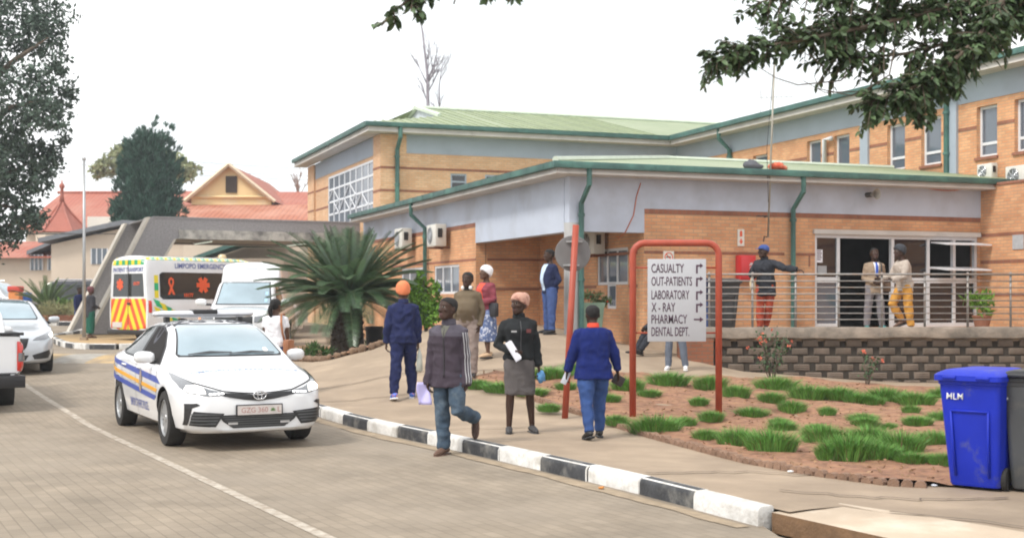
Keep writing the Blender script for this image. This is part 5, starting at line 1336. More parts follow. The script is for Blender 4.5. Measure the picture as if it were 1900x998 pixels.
p1 = person('man in plum tracksuit jacket and worn jeans stepping off the kerb onto the road', (X(833, 14.35), 14.35, 0), 1.76, R(-18), sk1,
    dict(m=c_plum, yoke=(c_plum2, .37), hem=-.19, flare=.16, fit=.034, sleeve=1.28, cuff=.056, arm=1.05, collar=c_plum2, zip=m_blk, front=(cloth('olive_grey_shirt', (.13, .13, .11)), .004, .052, .36, .495), stripes=(1, c_stripe), folds=.0095), dict(m=c_jean, w=1.05, folds=.013, hemr=.066), dict(m=c_brshoe, sole=c_brshoe),
    {'L': ((13, 7), (-74, 9), 62), 'R': ((-2, 0), (-4, -2), 2)}, {'L': ((-4, 6), (4, 4)), 'R': ((-2, 8), (8, 6))}, lean=2, g=.95, head=(-28, 8))
p2 = person('woman in black zip jacket, grey knee length skirt and peach headwrap carrying papers', gz(963, 15.75), 1.70, R(8), sk1,
    dict(m=c_black, hem=-.02, fit=.028, sleeve=1.0, cuff=.043, collar=c_black, zip=M('zip_grey', (.06, .06, .065), .5), folds=.012), dict(kind='skirt', m=c_gskirt, hem=1.03, r=.062, ry=.07), dict(m=M('sandal_dark', (.04, .038, .04), .7), name='sandal', high=0),
    {'L': ((3, 6), (-6, 5), 0), 'R': ((8, 4), (-2, 2), 0)}, {'L': ((-2, 10), (6, 8)), 'R': ((-8, 20), (72, -32))}, head=(-48, 2), hair=None, hat=('wrap', c_wrap), bust=.03, hips=1.08, curl=75)
p3 = person('woman in royal blue jersey with red collar walking away beside the leaning red post', gz(1101, 15.2), 1.58, R(192), sk1,
    dict(m=c_blue, name='jersey', hem=-.16, flare=.14, fit=.03, sleeve=.92, cuff=.050, collar=c_rcol, folds=.010), dict(m=c_jean2, w=1.08, folds=.010), dict(m=c_blkshoe),
    {'L': ((-14, 3), (-20, 1), 14), 'R': ((14, 2), (6, 2), 0)}, {'L': ((4, 20), (20, 10)), 'R': ((-3, 22), (14, 14))}, lean=3, g=1.20, hips=1.1, belly=.02, head=(4, 0))
p4 = person('person in navy tracksuit and orange knitted hat walking away towards the entrance', gz(748, 19.5), 1.75, R(188), sk2,
    dict(m=c_navy, hem=-.10, fit=.034, sleeve=1.0, cuff=.050, collar=c_navy, folds=.015, arm=1.1), dict(m=c_navy, w=1.08, hemr=.060, folds=.014), dict(m=m_snk, name='sneaker', sole=m_wht),
    {'L': ((-10, 3), (-14, 4), 8), 'R': ((10, 4), (2, 3), 0)}, {'L': ((0, 12), (14, 6)), 'R': ((2, 10), (14, 4))}, head=(0, -2), hair=None, hat=('beanie', c_orange))
p5 = person('stout man in olive brown jersey with white headphones round his neck walking down the slope', gz(868, 21.4), 1.76, R(-12), sk1,
    dict(m=c_brown, name='jersey', hem=-.04, fit=.02, sleeve=1.0, cuff=.046, folds=.007), dict(m=c_taupe, w=1.08, folds=.010), dict(m=c_blkshoe),
    {'L': ((10, 2), (2, 2), 0), 'R': ((-8, 2), (-18, 2), 10)}, {'L': ((-6, 14), (18, -6)), 'R': ((-6, 16), (14, -2))}, belly=.05, g=1.04, head=(-8, 4))
p6 = person('woman in maroon coat and white beanie with black handbag behind the stout man', gz(902, 23.6), 1.66, R(-50), sk2,
    dict(m=c_maroon, name='coat', hem=-.26, fit=.028, sleeve=1.0, cuff=.046, front=(c_red, .075, .085, .10, .485), folds=.011), dict(kind='skirt', m=c_print, hem=1.45, r=.12, ry=.12), dict(m=c_sandal, name='sandal', high=0),
    {'L': ((8, 3), (0, 3), 0), 'R': ((-8, 3), (-14, 3), 8)}, {'L': ((-4, 10), (85, -25)), 'R': ((-6, 10), (80, -20))}, head=(-12, 14), hair=None, hat=('beanie', c_white), bust=.03, g=1.06)
p7 = person('man in navy suit jacket and pale blue shirt standing against the grey entrance column', gz(1020, 26.2), 1.72, R(-62), sk1,
    dict(m=c_suit, hem=-.10, fit=.028, sleeve=.98, cuff=.046, front=(c_lblue, .05, .085, -.05, .49), folds=.009), dict(m=c_btrs, w=1.12, folds=.010, hemr=.07), dict(m=c_blkshoe),
    {'L': ((3, 4), (1, 3), 0), 'R': ((-2, 5), (-3, 3), 0)}, {'L': ((-18, 12), (30, -30)), 'R': ((-18, 12), (30, -30))}, belly=.03, g=1.05, head=(-8, 2))
ZT_ = ZF + .012
p8 = person('man in charcoal coat, rust trousers and blue cap leaning on the railing', (X(1421, 25.72), 25.72, ZT_), 1.72, R(-28), sk1,
    dict(m=c_char, name='coat', hem=-.24, fit=.036, sleeve=1.0, cuff=.052, collar=c_char, folds=.014, arm=1.1), dict(m=c_rust, w=1.05, folds=.010), dict(m=M('shoe_taupe', (.16, .13, .11), .7, var=.2), sole=m_wht),
    {'L': ((-6, -4), (-16, -14), 18), 'R': ((6, 2), (2, 0), 0)}, {'L': ((14, 68), (12, 82)), 'R': ((-12, 26), (92, -30))}, lean=12, head=(-42, 2), hair='short', hat=('cap', c_capb))
p9 = person('slim man in tan blazer with blue tie standing in the open doorway', (X(1622, 27.5), 27.5, ZT_), 1.74, R(6), sk1,
    dict(m=c_tan, hem=-.16, fit=.030, sleeve=1.0, cuff=.046, front=(c_white, .035, .06, .26, .49), tie=M('tie_blue', (.03, .09, .45), .5), folds=.009), dict(m=c_gtrs, w=1.05), dict(m=M('shoe_teal', (.05, .22, .22), .7)),
    {'L': ((3, 6), (0, 4), 0), 'R': ((-3, 5), (-5, 3), 0)}, {'L': ((-6, 12), (66, -34)), 'R': ((-6, 12), (66, -34))}, head=(-4, 16), g=.96)
p10 = person('man in beige jacket, mustard trousers and grey beanie resting his arms on the railing', (X(1678, 26.1), 26.1, ZT_), 1.74, R(-78), sk1,
    dict(m=c_beige, hem=-.13, fit=.034, sleeve=.96, cuff=.048, folds=.012, arm=1.08), dict(m=c_must, w=1.10, folds=.012, len=.92), dict(m=c_brshoe),
    {'L': ((-4, 2), (-8, 2), 0), 'R': ((30, 3), (-36, 2), 20)}, {'L': ((18, 12), (76, -6)), 'R': ((26, 8), (80, 2))}, lean=8, head=(4, 8), hair='short', hat=('beanie', c_dgrey))
p11 = person('woman in white top with a black ponytail seen from behind beyond the police car', gz(511, 20.7), 1.53, R(172), sk2,
    dict(m=c_white, name='top', hem=-.08, fit=.022, sleeve=.0, folds=.009), dict(m=c_jean2), dict(m=c_blkshoe), STAND, HANG, head=(-18, 4), hair='pony', g=1.14)
p12 = person('woman in grey jacket, long green skirt and plum headscarf standing by the flagpole', (X(168, 40), 40, rz_(40) + .15), 1.60, R(120), sk2,
    dict(m=c_gjk, hem=-.24, fit=.03, sleeve=1.0, folds=.01), dict(kind='skirt', m=c_green, hem=1.8, r=.10, ry=.10), dict(m=c_brshoe, high=0), STAND, {'L': ((10, 8), (70, -40)), 'R': ((10, 8), (70, -40))}, head=(20, 10), hair=None, hat=('scarf', c_scf), g=1.08, voxel=.011)
p13 = person('person in blue jeans standing behind the flagpole near the planted bed', (X(147, 46), 46, rz_(46)), 1.62, R(60), sk1,
    dict(m=c_navy, fit=.03, folds=.01), dict(m=c_jean2), dict(m=m_wsh), STAND, HANG, g=1.0, voxel=.011)
p14 = person('person in grey jeans and white shoes standing behind the direction sign', gz(1252, 23.5), 1.60, R(-14), sk2,
    dict(m=c_gjk, hem=-.06, fit=.028), dict(m=cloth('slate_jeans', (.12, .14, .18), .15), w=.96), dict(m=m_wsh, sole=m_wht), {'L': ((3, 9), (-2, 8), 0), 'R': ((-1, 4), (-3, 2), 0)}, HANG)
p15 = person('person in navy clothes leaning at the end of the railing behind the sign', (X(1303, 25.95), 25.95, ZT_), 1.30, R(-150), sk1,
    dict(m=c_suit, fit=.03), dict(m=c_btrs, w=1.1), dict(m=c_blkshoe), STAND, {'L': ((30, 20), (70, 10)), 'R': ((3, 9), (12, 4))}, g=1.05)
p16 = person('person seated on the low step behind the sign, dark shoes stretched forward', (X(1232, 25.3), 25.3, Hz(X(1232, 25.3), 25.3) + .0), 1.6, R(-65), sk1,
    dict(m=c_char, fit=.03), dict(m=c_char), dict(m=c_blkshoe), {'L': ((80, 6), (38, 3), -15), 'R': ((78, 4), (30, 2), -15)}, {'L': ((20, 8), (60, -10)), 'R': ((20, 8), (60, -10))}, lean=10)
# ------------------------------------------------------------------ what they carry or wear loose (things of their own)
m_paper = M('paper_white', (.74, .74, .80), .6, var=.05); m_pap2 = M('plastic_lilac', (.50, .47, .80), .25, var=.15, scale=6)
h = p1['handR']; mb = MB(); N = 6
q0 = Vector((-.10, -.02, .05)); 

N = 7
def fp_(u_, v_): return h + Vector((-.04 + u_ * .075 + .012 * math.sin(5 * v_ + 3 * u_), -.02 + .02 * math.sin(3 * v_ + 2 * u_), .05 - v_ * .25))
vs = [fp_(-1 + 2 * a / 6, b / N) + Vector((0, dy, 0)) for dy in (0, .012) for b in range(N + 1) for a in range(7)]
n_ = 7 * (N + 1); fs = [(b * 7 + a, b * 7 + a + 1, b * 7 + a + 8, b * 7 + a + 7) for b in range(N) for a in range(6)]; fs = fs + [tuple(i + n_ for i in f[::-1]) for f in fs]
rim = [a for a in range(7)] + [b * 7 + 6 for b in range(1, N + 1)] + [N * 7 + a for a in range(5, -1, -1)] + [b * 7 for b in range(N - 1, 0, -1)]
fs += [(rim[k], rim[(k + 1) % len(rim)], rim[(k + 1) % len(rim)] + n_, rim[k] + n_) for k in range(len(rim))]
mb.add(vs, fs); tag(mb.build('plastic_folder', m_pap2, None, True), 'crumpled lilac plastic folder in the hand of the man stepping off the kerb', 'folder')
h = p2['handR']; mb = MB(); ax = Vector((.52, -.1, -.85)).normalized(); wv = Vector((.6, .35, .35)).normalized(); nn = ax.cross(wv).normalized()
for i in range(2):
    o = h + nn * (.012 + .006 * i) + wv * (-.02 + .008 * i); a0, a1 = -.16 + .01 * i, .10 - .012 * i
    pts = [o + ax * t + wv * w_ + nn * (.05 * (w_ / .1) ** 2 * .5) for t, w_ in ((a0, -.042), (a0, 0), (a0, .042), (a1, .042), (a1, 0), (a1, -.042))]; mb.ext(pts, nn * .002)
tag(mb.build('papers', m_paper), 'rolled white papers held against the black jacket of the woman in the headwrap', 'papers')
h = p2['handL']; mb = MB(); mb.ell(h + Vector((0.02, -.01, -.05)), (.045, .035, .075), 10, 8); mb.tube([h + Vector((.02, 0, -.06)), h + Vector((.07, -.02, -.10))], [.03, .012], 6)
me_ = mb.mesh(); folds(me_, .012, 3, 20, 20); tag(link_mesh('blue_cloth', me_, M('cloth_light_blue', (.10, .28, .55), .7, var=.3, scale=12), None, True), 'crumpled light blue cloth in the lowered hand of the woman in grey skirt', 'cloth')
h = p3['handL']; mb = MB(); mb.box(-.035, .035, -.006, .006, -.08, .08); mb.xf(Matrix.Translation(h + Vector((.0, -.02, .0))) @ Matrix.Rotation(R(25), 4, 'Y')); tag(mb.build('phone', M('phone_pale', (.55, .58, .65), .3), None, bevel=.004), 'pale phone in the left hand of the woman in royal blue', 'phone')
h = p3['handR']; mb = MB(); mb.box(-.07, .07, -.02, .02, -.10, .02); mb.xf(Matrix.Translation(h + Vector((.02, .02, .0))) @ Matrix.Rotation(R(30), 4, 'Y')); tag(mb.build('wallet', M('leather_dark', (.03, .022, .022), .5), None, bevel=.012), 'dark purse in the right hand of the woman in royal blue', 'purse')
h = p4['handR']; mb = MB()
mb.loft([[h + Vector((.02 + x, y, z)) for x, y in ((-w_, -t_), (w_, -t_), (w_, t_), (-w_, t_))] for z, w_, t_ in ((-.36, .03, .10), (-.33, .045, .12), (-.12, .03, .10), (-.04, .012, .05), (.0, .006, .02))]); tag(mb.build('carrier_bag', M('plastic_pale', (.45, .47, .42), .4, var=.15, scale=8), None, True), 'pale carrier bag in the hand of the person with the orange hat', 'bag')
w5 = p5['T']; mb = MB(); pts = []
for a in range(-150, 151, 20): pts.append(p5['MW'] @ (w5(.52) + Vector((.078 * math.sin(R(a)), -.085 * math.cos(R(a)) * .9 + .01, .0 + .02 * (1 - math.cos(R(a)))))))
mb.tube(pts, .012, 8, round_=True); hp = mb.build('headphones', m_blk, None, True); tag(hp, 'white and black headphones round the neck of the stout man', 'headphones')
for sg in (-1, 1): e2 = MB(); e2.ell(p5['MW'] @ (w5(.535) + Vector((sg * .066, -.082, .005))), (.03, .02, .034), 10, 8); e2.build('ear_cup', m_wht, hp, True)
h = p6['MW'] @ Vector((.20, -.02, .93)); mb = MB(); mb.box(-.15, .15, -.05, .05, -.14, .12); mb.xf(Matrix.Translation(h) @ Matrix.Rotation(R(-50), 4, 'Z')); hb_ = tag(mb.build('handbag', M('leather_black2', (.02, .02, .024), .35, var=.1), None, bevel=.03), 'black handbag hanging at the side of the woman in the maroon coat', 'bag')
st = MB(); st.tube([h + Vector((-.08, .04, .11)), p6['shL'] + Vector((0, 0, .07)), h + Vector((.08, -.04, .11))], .010, 6); st.build('strap', m_blk, hb_, True)
sl_ = MB(); sA = p11['shR']; sL_ = p11['shL']
pts = [p11['MW'] @ Vector(v) for v in ((-.145, .10, 1.45), (-.16, .155, 1.30), (-.19, .16, 1.1), (-.22, .12, .95))]
pts2 = [p11['MW'] @ Vector(v) for v in ((-.145, .10, 1.45), (-.14, -.04, 1.47), (-.17, -.14, 1.25), (-.22, -.06, .95))]
sl_.tube(pts, .018, 6, flat=.4); sl_.tube(pts2, .018, 6, flat=.4); bg_ = MB(); bg_.box(-.05, .05, -.16, .16, -.13, .12); bg_.xf(Matrix.Translation(p11['MW'] @ Vector((-.26, .03, .86))) @ Matrix.Rotation(R(172), 4, 'Z'))
sb_ = tag(bg_.build('shoulder_bag', M('leather_tan', (.32, .13, .06), .5, var=.2), None, bevel=.03), 'tan leather shoulder bag worn by the woman in the white top', 'bag'); sl_.build('strap', M('leather_tan'  , (.32, .13, .06)), sb_, True)
st = MB(); bp_ = p9['MW']; st.tube([bp_ @ Vector(v) for v in ((.10, .03, 1.47), (.11, -.12, 1.38), (.10, -.165, 1.2), (.14, -.15, 1.02))], .018, 6, flat=.4)
bg2 = MB(); bg2.box(-.13, .13, -.04, .04, -.12, .10); bg2.xf(Matrix.Translation(bp_ @ Vector((.22, -.02, .92)))); s2 = tag(bg2.build('satchel', M('leather_brown2', (.12, .07, .04), .6), None, bevel=.02), 'dark satchel slung from the shoulder of the man in the doorway', 'bag'); st.build('strap', m_blk, s2, True)
h = p8['handR']; mb = MB(); mb.loft([[h + Vector((-.06 + x, y, z)) for x, y in [(r * math.cos(a), r * math.sin(a)) for a in [2 * math.pi * i / 8 for i in range(8)]]] for z, r in ((-.30, .03), (-.26, .055), (-.14, .045), (-.04, .02), (.02, .012))])
me_ = mb.mesh(); folds(me_, .01, 7, 20, 20); tag(link_mesh('paper_bag', me_, M('paper_cream', (.62, .50, .33), .7, var=.15), None, True), 'small cream paper bag hanging from the hand of the man leaning on the railing', 'bag')
# crest on the black jacket and name strip
for (dx, t_, w_, hh, mm) in ((-.085, .335, .032, .010, M('thread_grey', (.45, .45, .47), .8)), (.095, .34, .030, .022, M('thread_maroon', (.20, .06, .06), .8))):
    bj = [o for o in col.objects if o.parent == p2['root'] and o.name.startswith('jacket')][0]
    bt = BVHTree.FromPolygons([v.co for v in bj.data.vertices], [tuple(p.vertices) for p in bj.data.polygons]); me_ = dice(poly_mesh([(dx - w_, -hh), (dx + w_, -hh), (dx + w_, hh), (dx - w_, hh)]), .015)
    for v in me_.vertices:
        o = p2['T'](t_) * p2['s'] + Vector((v.co.x, -.6, v.co.y)); hit = bt.ray_cast(o, Vector((0, 1, 0)))[0]; v.co = (hit if hit else o) + Vector((0, -.004, 0))
    link_mesh('jacket_badge', me_, mm, bj, True)
# ------------------------------------------------------------------ street furniture and fittings
def fit_text(s, cap, width=None, bold=0.0):
    me = text_mesh(s, 1.0, 1.0, 'LEFT', bold); xs = [v.co.x for v in me.vertices]; ys = [v.co.y for v in me.vertices]
    h = max(ys) - min(ys); w = max(xs) - min(xs); x0 = min(xs); y0 = min(ys); k = cap / h; kx = width / w if width else k
    for v in me.vertices: v.co = ((v.co.x - x0) * kx, (v.co.y - y0) * k, 0)
    return me
def solid(me, th):
    bm = bmesh.new(); bm.from_mesh(me); r = bmesh.ops.extrude_face_region(bm, geom=bm.faces[:])
    bmesh.ops.translate(bm, verts=[v for v in r['geom'] if isinstance(v, bmesh.types.BMVert)], vec=(0, 0, th)); bmesh.ops.recalc_face_normals(bm, faces=bm.faces); bm.to_mesh(me); bm.free(); return me
m_redp = M('red_oxide_paint', (.36, .062, .032), .5, var=.15, scale=5, dirt=(.24, .05, .03), dscale=3, dlo=.55, dhi=.8)
m_board = M('sign_board', (.44, .45, .48), .6, var=.05, scale=2, dirt=(.42, .40, .38), dscale=1.8, dlo=.58, dhi=.8)
m_ink = M('sign_lettering', (.075, .035, .06), .7, var=.1)
D = 17.3
sg_ = thing('direction_sign', 'grey direction board in a red tube frame listing casualty, pharmacy and other departments', 'sign', (2.19, D, Hz(2.19, D)))
zB = Hz(2.19, D); hx = .575; zt = 2.48 - zB; r_ = .16
fr = MB(); pts = [(-hx, 0, -.25), (-hx, 0, zt - r_)] + [(-hx + r_ - r_ * math.cos(R(a)), 0, zt - r_ + r_ * math.sin(R(a))) for a in (22, 45, 67, 90)] + [(hx - r_ + r_ * math.sin(R(a)), 0, zt - r_ + r_ * math.cos(R(a))) for a in (0, 22, 45, 67, 90)] + [(hx, 0, -.25)]
fr.tube(pts, .045, 14); fo = fr.build('frame', m_redp, sg_, True)
for z in (2.15 - zB, 1.28 - zB):
    mb = MB(); mb.tube([(-hx, .0, z), (hx, .0, z)], .013, 6); mb.build('cross_bar', m_redp, fo, True)
b = MB(); bx0, bx1, bz0, bz1 = -.38, .40, 1.165 - zB, 2.265 - zB; b.box(bx0, bx1, -.045, -.02, bz0, bz1); bo = b.build('board', m_board, sg_, bevel=.006)
rows = [('CASUALTY', 60, 498, 'u'), ('OUT-PATIENTS', 75, 522, 'u'), ('LABORATORY', 70, 547, 'u'), ('X - RAY', 44, 570, 'u'), ('PHARMACY', 66, 592, 'r'), ('DENTAL DEPT.', 70, 615, None)]
kpx = D / 2400
for s, wpx, y, ar in rows:
    z = 1.73 - (y + 8 - 555) * kpx - zB
    me = solid(fit_text(s, 16.5 * kpx, wpx * kpx, .004), .003); me.transform(Matrix.Translation((bx0 + .05, -.046, z)) @ Matrix.Rotation(R(90), 4, 'X')); link_mesh('lettering', me, m_ink, bo)
    a = MB(); x0 = bx0 + .665 - .02; t = .012; q = .105
    if ar == 'u':
        a.box(x0, x0 + .022, -.049, -.046, z - .01, z + q); a.box(x0 + .022, x0 + .06, -.049, -.046, z + q - .022, z + q); a.ext([(x0 + .055, -.046, z + q - .011 - .032), (x0 + .055, -.046, z + q - .011 + .032), (x0 + .095, -.046, z + q - .011)], (0, -.003, 0))
    if ar == 'r':
        a.box(x0 - .03, x0 + .055, -.049, -.046, z + .045, z + .065); a.ext([(x0 + .05, -.046, z + .02), (x0 + .05, -.046, z + .09), (x0 + .10, -.046, z + .055)], (0, -.003, 0))
    if ar: a.build('arrow', m_ink, bo)
# leaning red post with the back of a round sign
p0 = Vector((X(1047, 17.5), 17.5, Hz(X(1047, 17.5), 17.5) - .15)); p1_ = Vector((X(1068, 17.5), 17.42, 2.73)); ax = (p1_ - p0).normalized()
ps = thing('road_sign', 'leaning red post carrying a round sign seen from its grey back', 'sign', tuple(p0))
mb = MB(); mb.tube([(0, 0, 0), p1_ - p0], .043, 14); mb.build('post', m_redp, ps, True)
dc = P(1063, 470, 17.5) + Vector((0, .075, 0)) - p0
disc = MB(); disc.lathe([(.238, -.012), (.243, -.006), (.243, .006), (.238, .010)], 40, 'y', dc); do_ = disc.build('disc', M('sign_back_grey', (.17, .165, .165), .55, metal=.2, var=.12, scale=5), ps, True, 40)
for dz in (.16, -.16):
    c = MB(); cz = dc + Vector((dz * .13, -.07, dz)); c.box(cz.x - .11, cz.x + .11, cz.y + .02, cz.y + .05, cz.z - .012, cz.z + .012); c.lathe([(.052, -.012), (.052, .012)], 16, 'z', dc + Vector((dz * .13, -.075, dz))); c.build('clamp', M('galvanised', (.35, .35, .35), .4, metal=.6, var=.2), ps)
# wheelie bins
def rrect(w, d, r, n=5):
    o = []
    for cx, cy, a0 in ((w - r, d - r, 0), (-w + r, d - r, 90), (-w + r, -d + r, 180), (w - r, -d + r, 270)):
        for k in range(n + 1): a = R(a0 + 90 * k / n); o.append((cx + r * math.cos(a), cy + r * math.sin(a)))
    return o
def wheelie_bin(label, loc, rz, mb_, ml, writing=False):
    t = thing('wheelie_bin', label, 'bin', loc, rz)
    b = MB(); b.loft([[(x, y + yo, z) for x, y in rrect(w, d, .05)] for z, w, d, yo in ((.03, .215, .25, .02), (.05, .225, .26, .02), (.30, .24, .285, .012), (.70, .262, .325, .004), (.93, .275, .35, 0), (.935, .285, .36, 0), (.985, .288, .365, 0))])
    body = b.build('body', mb_, t, True, 45)
    rc = MB()      # raised ribs framing the front panel
    for x in (-.15, .15): rc.tube([(x, -.262 - .005, .12), (x * 1.05, -.30 - .008, .40), (x * 1.12, -.322 - .006, .70)], .012, 6)
    rc.tube([(-.168, -.322 - .006, .70), (.168, -.322 - .006, .70)], .012, 6); rc.build('front_ribs', mb_, body, True)
    l = MB(); l.loft([[(x, y + yo, z) for x, y in rrect(w, d, .05)] for z, w, d, yo in ((.965, .298, .385, -.01), (.97, .305, .395, -.01), (1.015, .305, .395, -.01), (1.035, .285, .37, -.0), (1.06, .24, .33, .02), (1.068, .20, .28, .03))]); lid = l.build('lid', ml, t, True, 40)
    for x in (-.15, .15):
        h = MB(); h.box(x - .06, x + .06, -.425, -.40, .985, 1.01); h.build('lid_grip', ml, lid, bevel=.008)
    hb = MB(); hb.tube([(-.22, .40, 1.02), (.22, .40, 1.02)], .016, 8); hb.build('handle', ml, t, True)
    for sx_ in (-1, 1):
        w = MB(); w.lathe([(.05, sx_ * .245), (.098, sx_ * .245), (.102, sx_ * .25), (.102, sx_ * .285), (.096, sx_ * .292), (.05, sx_ * .285)], 28, 'x', (0, .26, .102)); wo_ = w.build('wheel', m_tyre, t, True, 40)
        w = MB(); w.lathe([(.001, sx_ * .29), (.03, sx_ * .295), (.05, sx_ * .28)], 16, 'x', (0, .26, .102)); w.build('hub', m_blk, wo_, True)
    if writing:
        me = solid(fit_text('MLM', .058, .15, .006), .002); me.transform(Matrix.Translation((-.20, -.3445, .80)) @ Matrix.Rotation(R(90 - 5), 4, 'X')); link_mesh('lettering', me, m_cw, body)
        s = MB(); f = [(.283, .02, .835), (.283, -.19, .83), (.283, -.20, .812), (.283, -.05, .80), (.283, .03, .79), (.283, -.02, .812)]
        s.ext([(x - .006 - .0, y * .55 - .08, z) for x, y, z in f], (.006, 0, 0)); s.build('wing_mark', m_cw, body)
    return t
m_binb = M('bin_blue_plastic', (.008, .026, .42), .5, spec=.3, var=.12, scale=3, dirt=(.09, .10, .22), dscale=5, dlo=.56, dhi=.72)
m_bing = M('bin_grey_plastic', (.06, .065, .07), .5, var=.15, scale=4, dirt=(.12, .115, .10), dscale=5, dlo=.55, dhi=.8)
wheelie_bin('bright blue wheelie bin marked MLM standing at the end of the garden bed', (X(1826, 11.62), 11.62, Hz(4.25, 11.62)), R(-42), m_binb, m_binb, True)
wheelie_bin('dark grey wheelie bin with a black lid beside the blue bin', (X(1938, 11.45), 11.45, Hz(4.7, 11.45)), R(146), m_bing, m_blk)
# dark waste bins further back
def round_bin(label, loc, r, h, mat, lid=False):
    t = thing('waste_bin', label, 'bin', loc); b = MB(); b.lathe([(r * .82, 0), (r * .84, .02), (r, h), (r * 1.05, h + .002), (r * 1.05, h + .03), (r * .95, h + .03), (r * .93, h - .02), (r * .78, .04)], 28); b.build('tub', mat, t, True, 40)
    l = MB(); l.lathe([(r * 1.06, h - .06), (r * 1.08, h - .05), (r * 1.08, h - .03), (r * 1.03, h - .02)], 28); l.build('rim_band', m_blk, t, True, 40)
round_bin('black waste tub standing beside the trunk of the big cycad', gz(694, 29.5), .2, .56, m_blk)
wheelie_bin('dark waste bin standing on the terrace behind the direction sign', (X(1337, 26.9), 26.9, ZF + .012), R(20), m_bing, m_bing)
# green planter with flowers by the column
m_pg = M('planter_green', (.25, .36, .27), .7, var=.12)
c = (X(1096, 27.3), 27.3, 1.06)
pt = thing('flower_planter', 'pale green square planter with trailing plants and red flowers beside the column', 'planter', c)
b = MB(); b.loft([[(x, y, z) for x, y in rrect(w, w, .03)] for z, w in ((0, .22), (.5, .27), (.56, .29), (.60, .29), (.60, .25), (.52, .24))]); b.build('tub', m_pg, pt, True, 40)
# air conditioners
m_ac = M('ac_case', (.60, .59, .55), .5, var=.06, dirt=(.40, .37, .32), dscale=2, dlo=.55, dhi=.8)
def ac_unit(label, loc, rz, parent=None, sc=1.0, bracket=True, fan=1):
    """front faces -Y"""
    t = thing('air_conditioner', label, 'air conditioner', loc, rz, None); w, d, h = .40 * sc, .15 * sc, .29 * sc
    b = MB(); b.box(-w, w, -d, d, -h, h); b.build('case', m_ac, t, bevel=.02)
    g_ = MB()
    for r in (.06, .11, .16, .21): 
        pts = [(-.10 * sc + r * sc * math.cos(2 * math.pi * k / 24), -d - .012, r * sc * math.sin(2 * math.pi * k / 24)) for k in range(25)]; g_.tube(pts, .005, 4)
    for k in range(8): a = 2 * math.pi * k / 8; g_.tube([(-.10 * sc, -d - .012, 0), (-.10 * sc + .23 * sc * math.cos(a), -d - .012, .23 * sc * math.sin(a))], .005, 4)
    g_.build('fan_grille', m_cs, t); k = MB(); k.lathe([(.225 * sc, -.004), (.225 * sc, -.002)], 28, 'y', (-.10 * sc, -d, 0)); k.build('fan_shade_disc', M('fan_shadow', (.10, .10, .10), .8), t)  # dark disc on the case paints the shade inside the fan opening
    p = MB(); p.box(w, w + .02, -d * .6, d * .2, -h * .2, h * .6); p.build('valve_cover', m_blk if fan else m_ac, t)
    if bracket:
        for x in (-w * .7, w * .7): q = MB(); q.box(x - .02, x + .02, -d, d + .12, -h - .05, -h - .012); q.build('bracket', M('bracket_rust', (.16, .06, .035), .8, var=.2), t)
    return t
def wl(u, v, z): p = bw(u, v, z); return (p.x, p.y, p.z)
vv = onU(812, -.28); ac_unit('white air conditioner on the brick wall beside the left green downpipe', wl(-.28, vv + .1, zat(437, -.28, vv)), BA + R(-90))
vv = onU(748, -.28); ac_unit('white air conditioner on the wall behind the big cycad', wl(-.28, vv, zat(443, -.28, vv)), BA + R(-90))
vv = onU(1098, UR - .25); ac_unit('weathered air conditioner under the ceiling of the entrance recess', wl(UR - .22, vv, 3.0), BA + R(-90), sc=.9)
for (lab, v_, u_, s_) in (('white air conditioner on the flat roof at the right edge of the picture', -1.35, 11.25, 1.0), ('white air conditioner on the flat roof, second from the right edge', -.35 - .05, 11.2, 1.0), ('smaller white air conditioner on the roof nearest the gutter end', .75, 11.05, .75)):
    if v_ > 0: ac_unit(lab, wl(u_ + .2, v_, 4.80), BA + R(-90), bracket=False, sc=s_ * .85)
    else: ac_unit(lab, wl(u_, v_, 4.58), BA + R(-90), bracket=False, sc=s_ * .85)
# wall fittings
def flat_sign(name, label, cat, px, py, wpx, hpx, mat, extra=None, v=-.012):
    u = onV(px, 0); d = bw(u, 0).y; k = d / 2400; t = thing(name, label, cat, wl(u, v, zat(py, u, 0)), BA)
    b = MB(); b.box(-wpx * k / 2, wpx * k / 2, -.01, .008, -hpx * k / 2, hpx * k / 2); o = b.build('panel', mat, t)
    if extra: extra(t, o, k)
    return t
def ex_fire(t, o, k):
    a = MB(); a.box(-2.6 * k, 2.6 * k, -.013, -.0105, 2 * k, 11 * k); a.box(-1.5 * k, 1.5 * k, -.0131, -.0106, 11 * k, 13 * k); a.build('extinguisher_symbol', m_red, o)
    a = MB(); a.box(-1.5 * k, 1.5 * k, -.013, -.0105, -6 * k, -2 * k); a.ext([(-4.5 * k, -.0105, -6 * k), (4.5 * k, -.0105, -6 * k), (0, -.0105, -12.5 * k)], (0, -.0025, 0)); a.build('arrow', m_red, o)
flat_sign('fire_sign', 'white fire equipment sign with a red extinguisher and red downward arrow', 'sign', 1374, 441, 14, 31, M('sign_white', (.68, .66, .60), .5, var=.06), ex_fire)
def ex_smoke(t, o, k):
    a = MB(); n = 24; r = 8 * k
    a.tube([(r * math.cos(2 * math.pi * i / n), -.012, r * math.sin(2 * math.pi * i / n)) for i in range(n + 1)], .010, 4); a.tube([(-r * .7, -.012, r * .7), (r * .7, -.012, -r * .7)], .009, 4); a.build('prohibition_ring', m_red, o)
    a = MB(); a.box(-5 * k, 4 * k, -.0125, -.0105, -1 * k, 1 * k); a.build('cigarette', m_ink, o)
flat_sign('no_smoking_sign', 'white no smoking sign on the brick just above the direction board', 'sign', 1240, 477, 22, 22, M('sign_white', (.68, .66, .60)), ex_smoke)
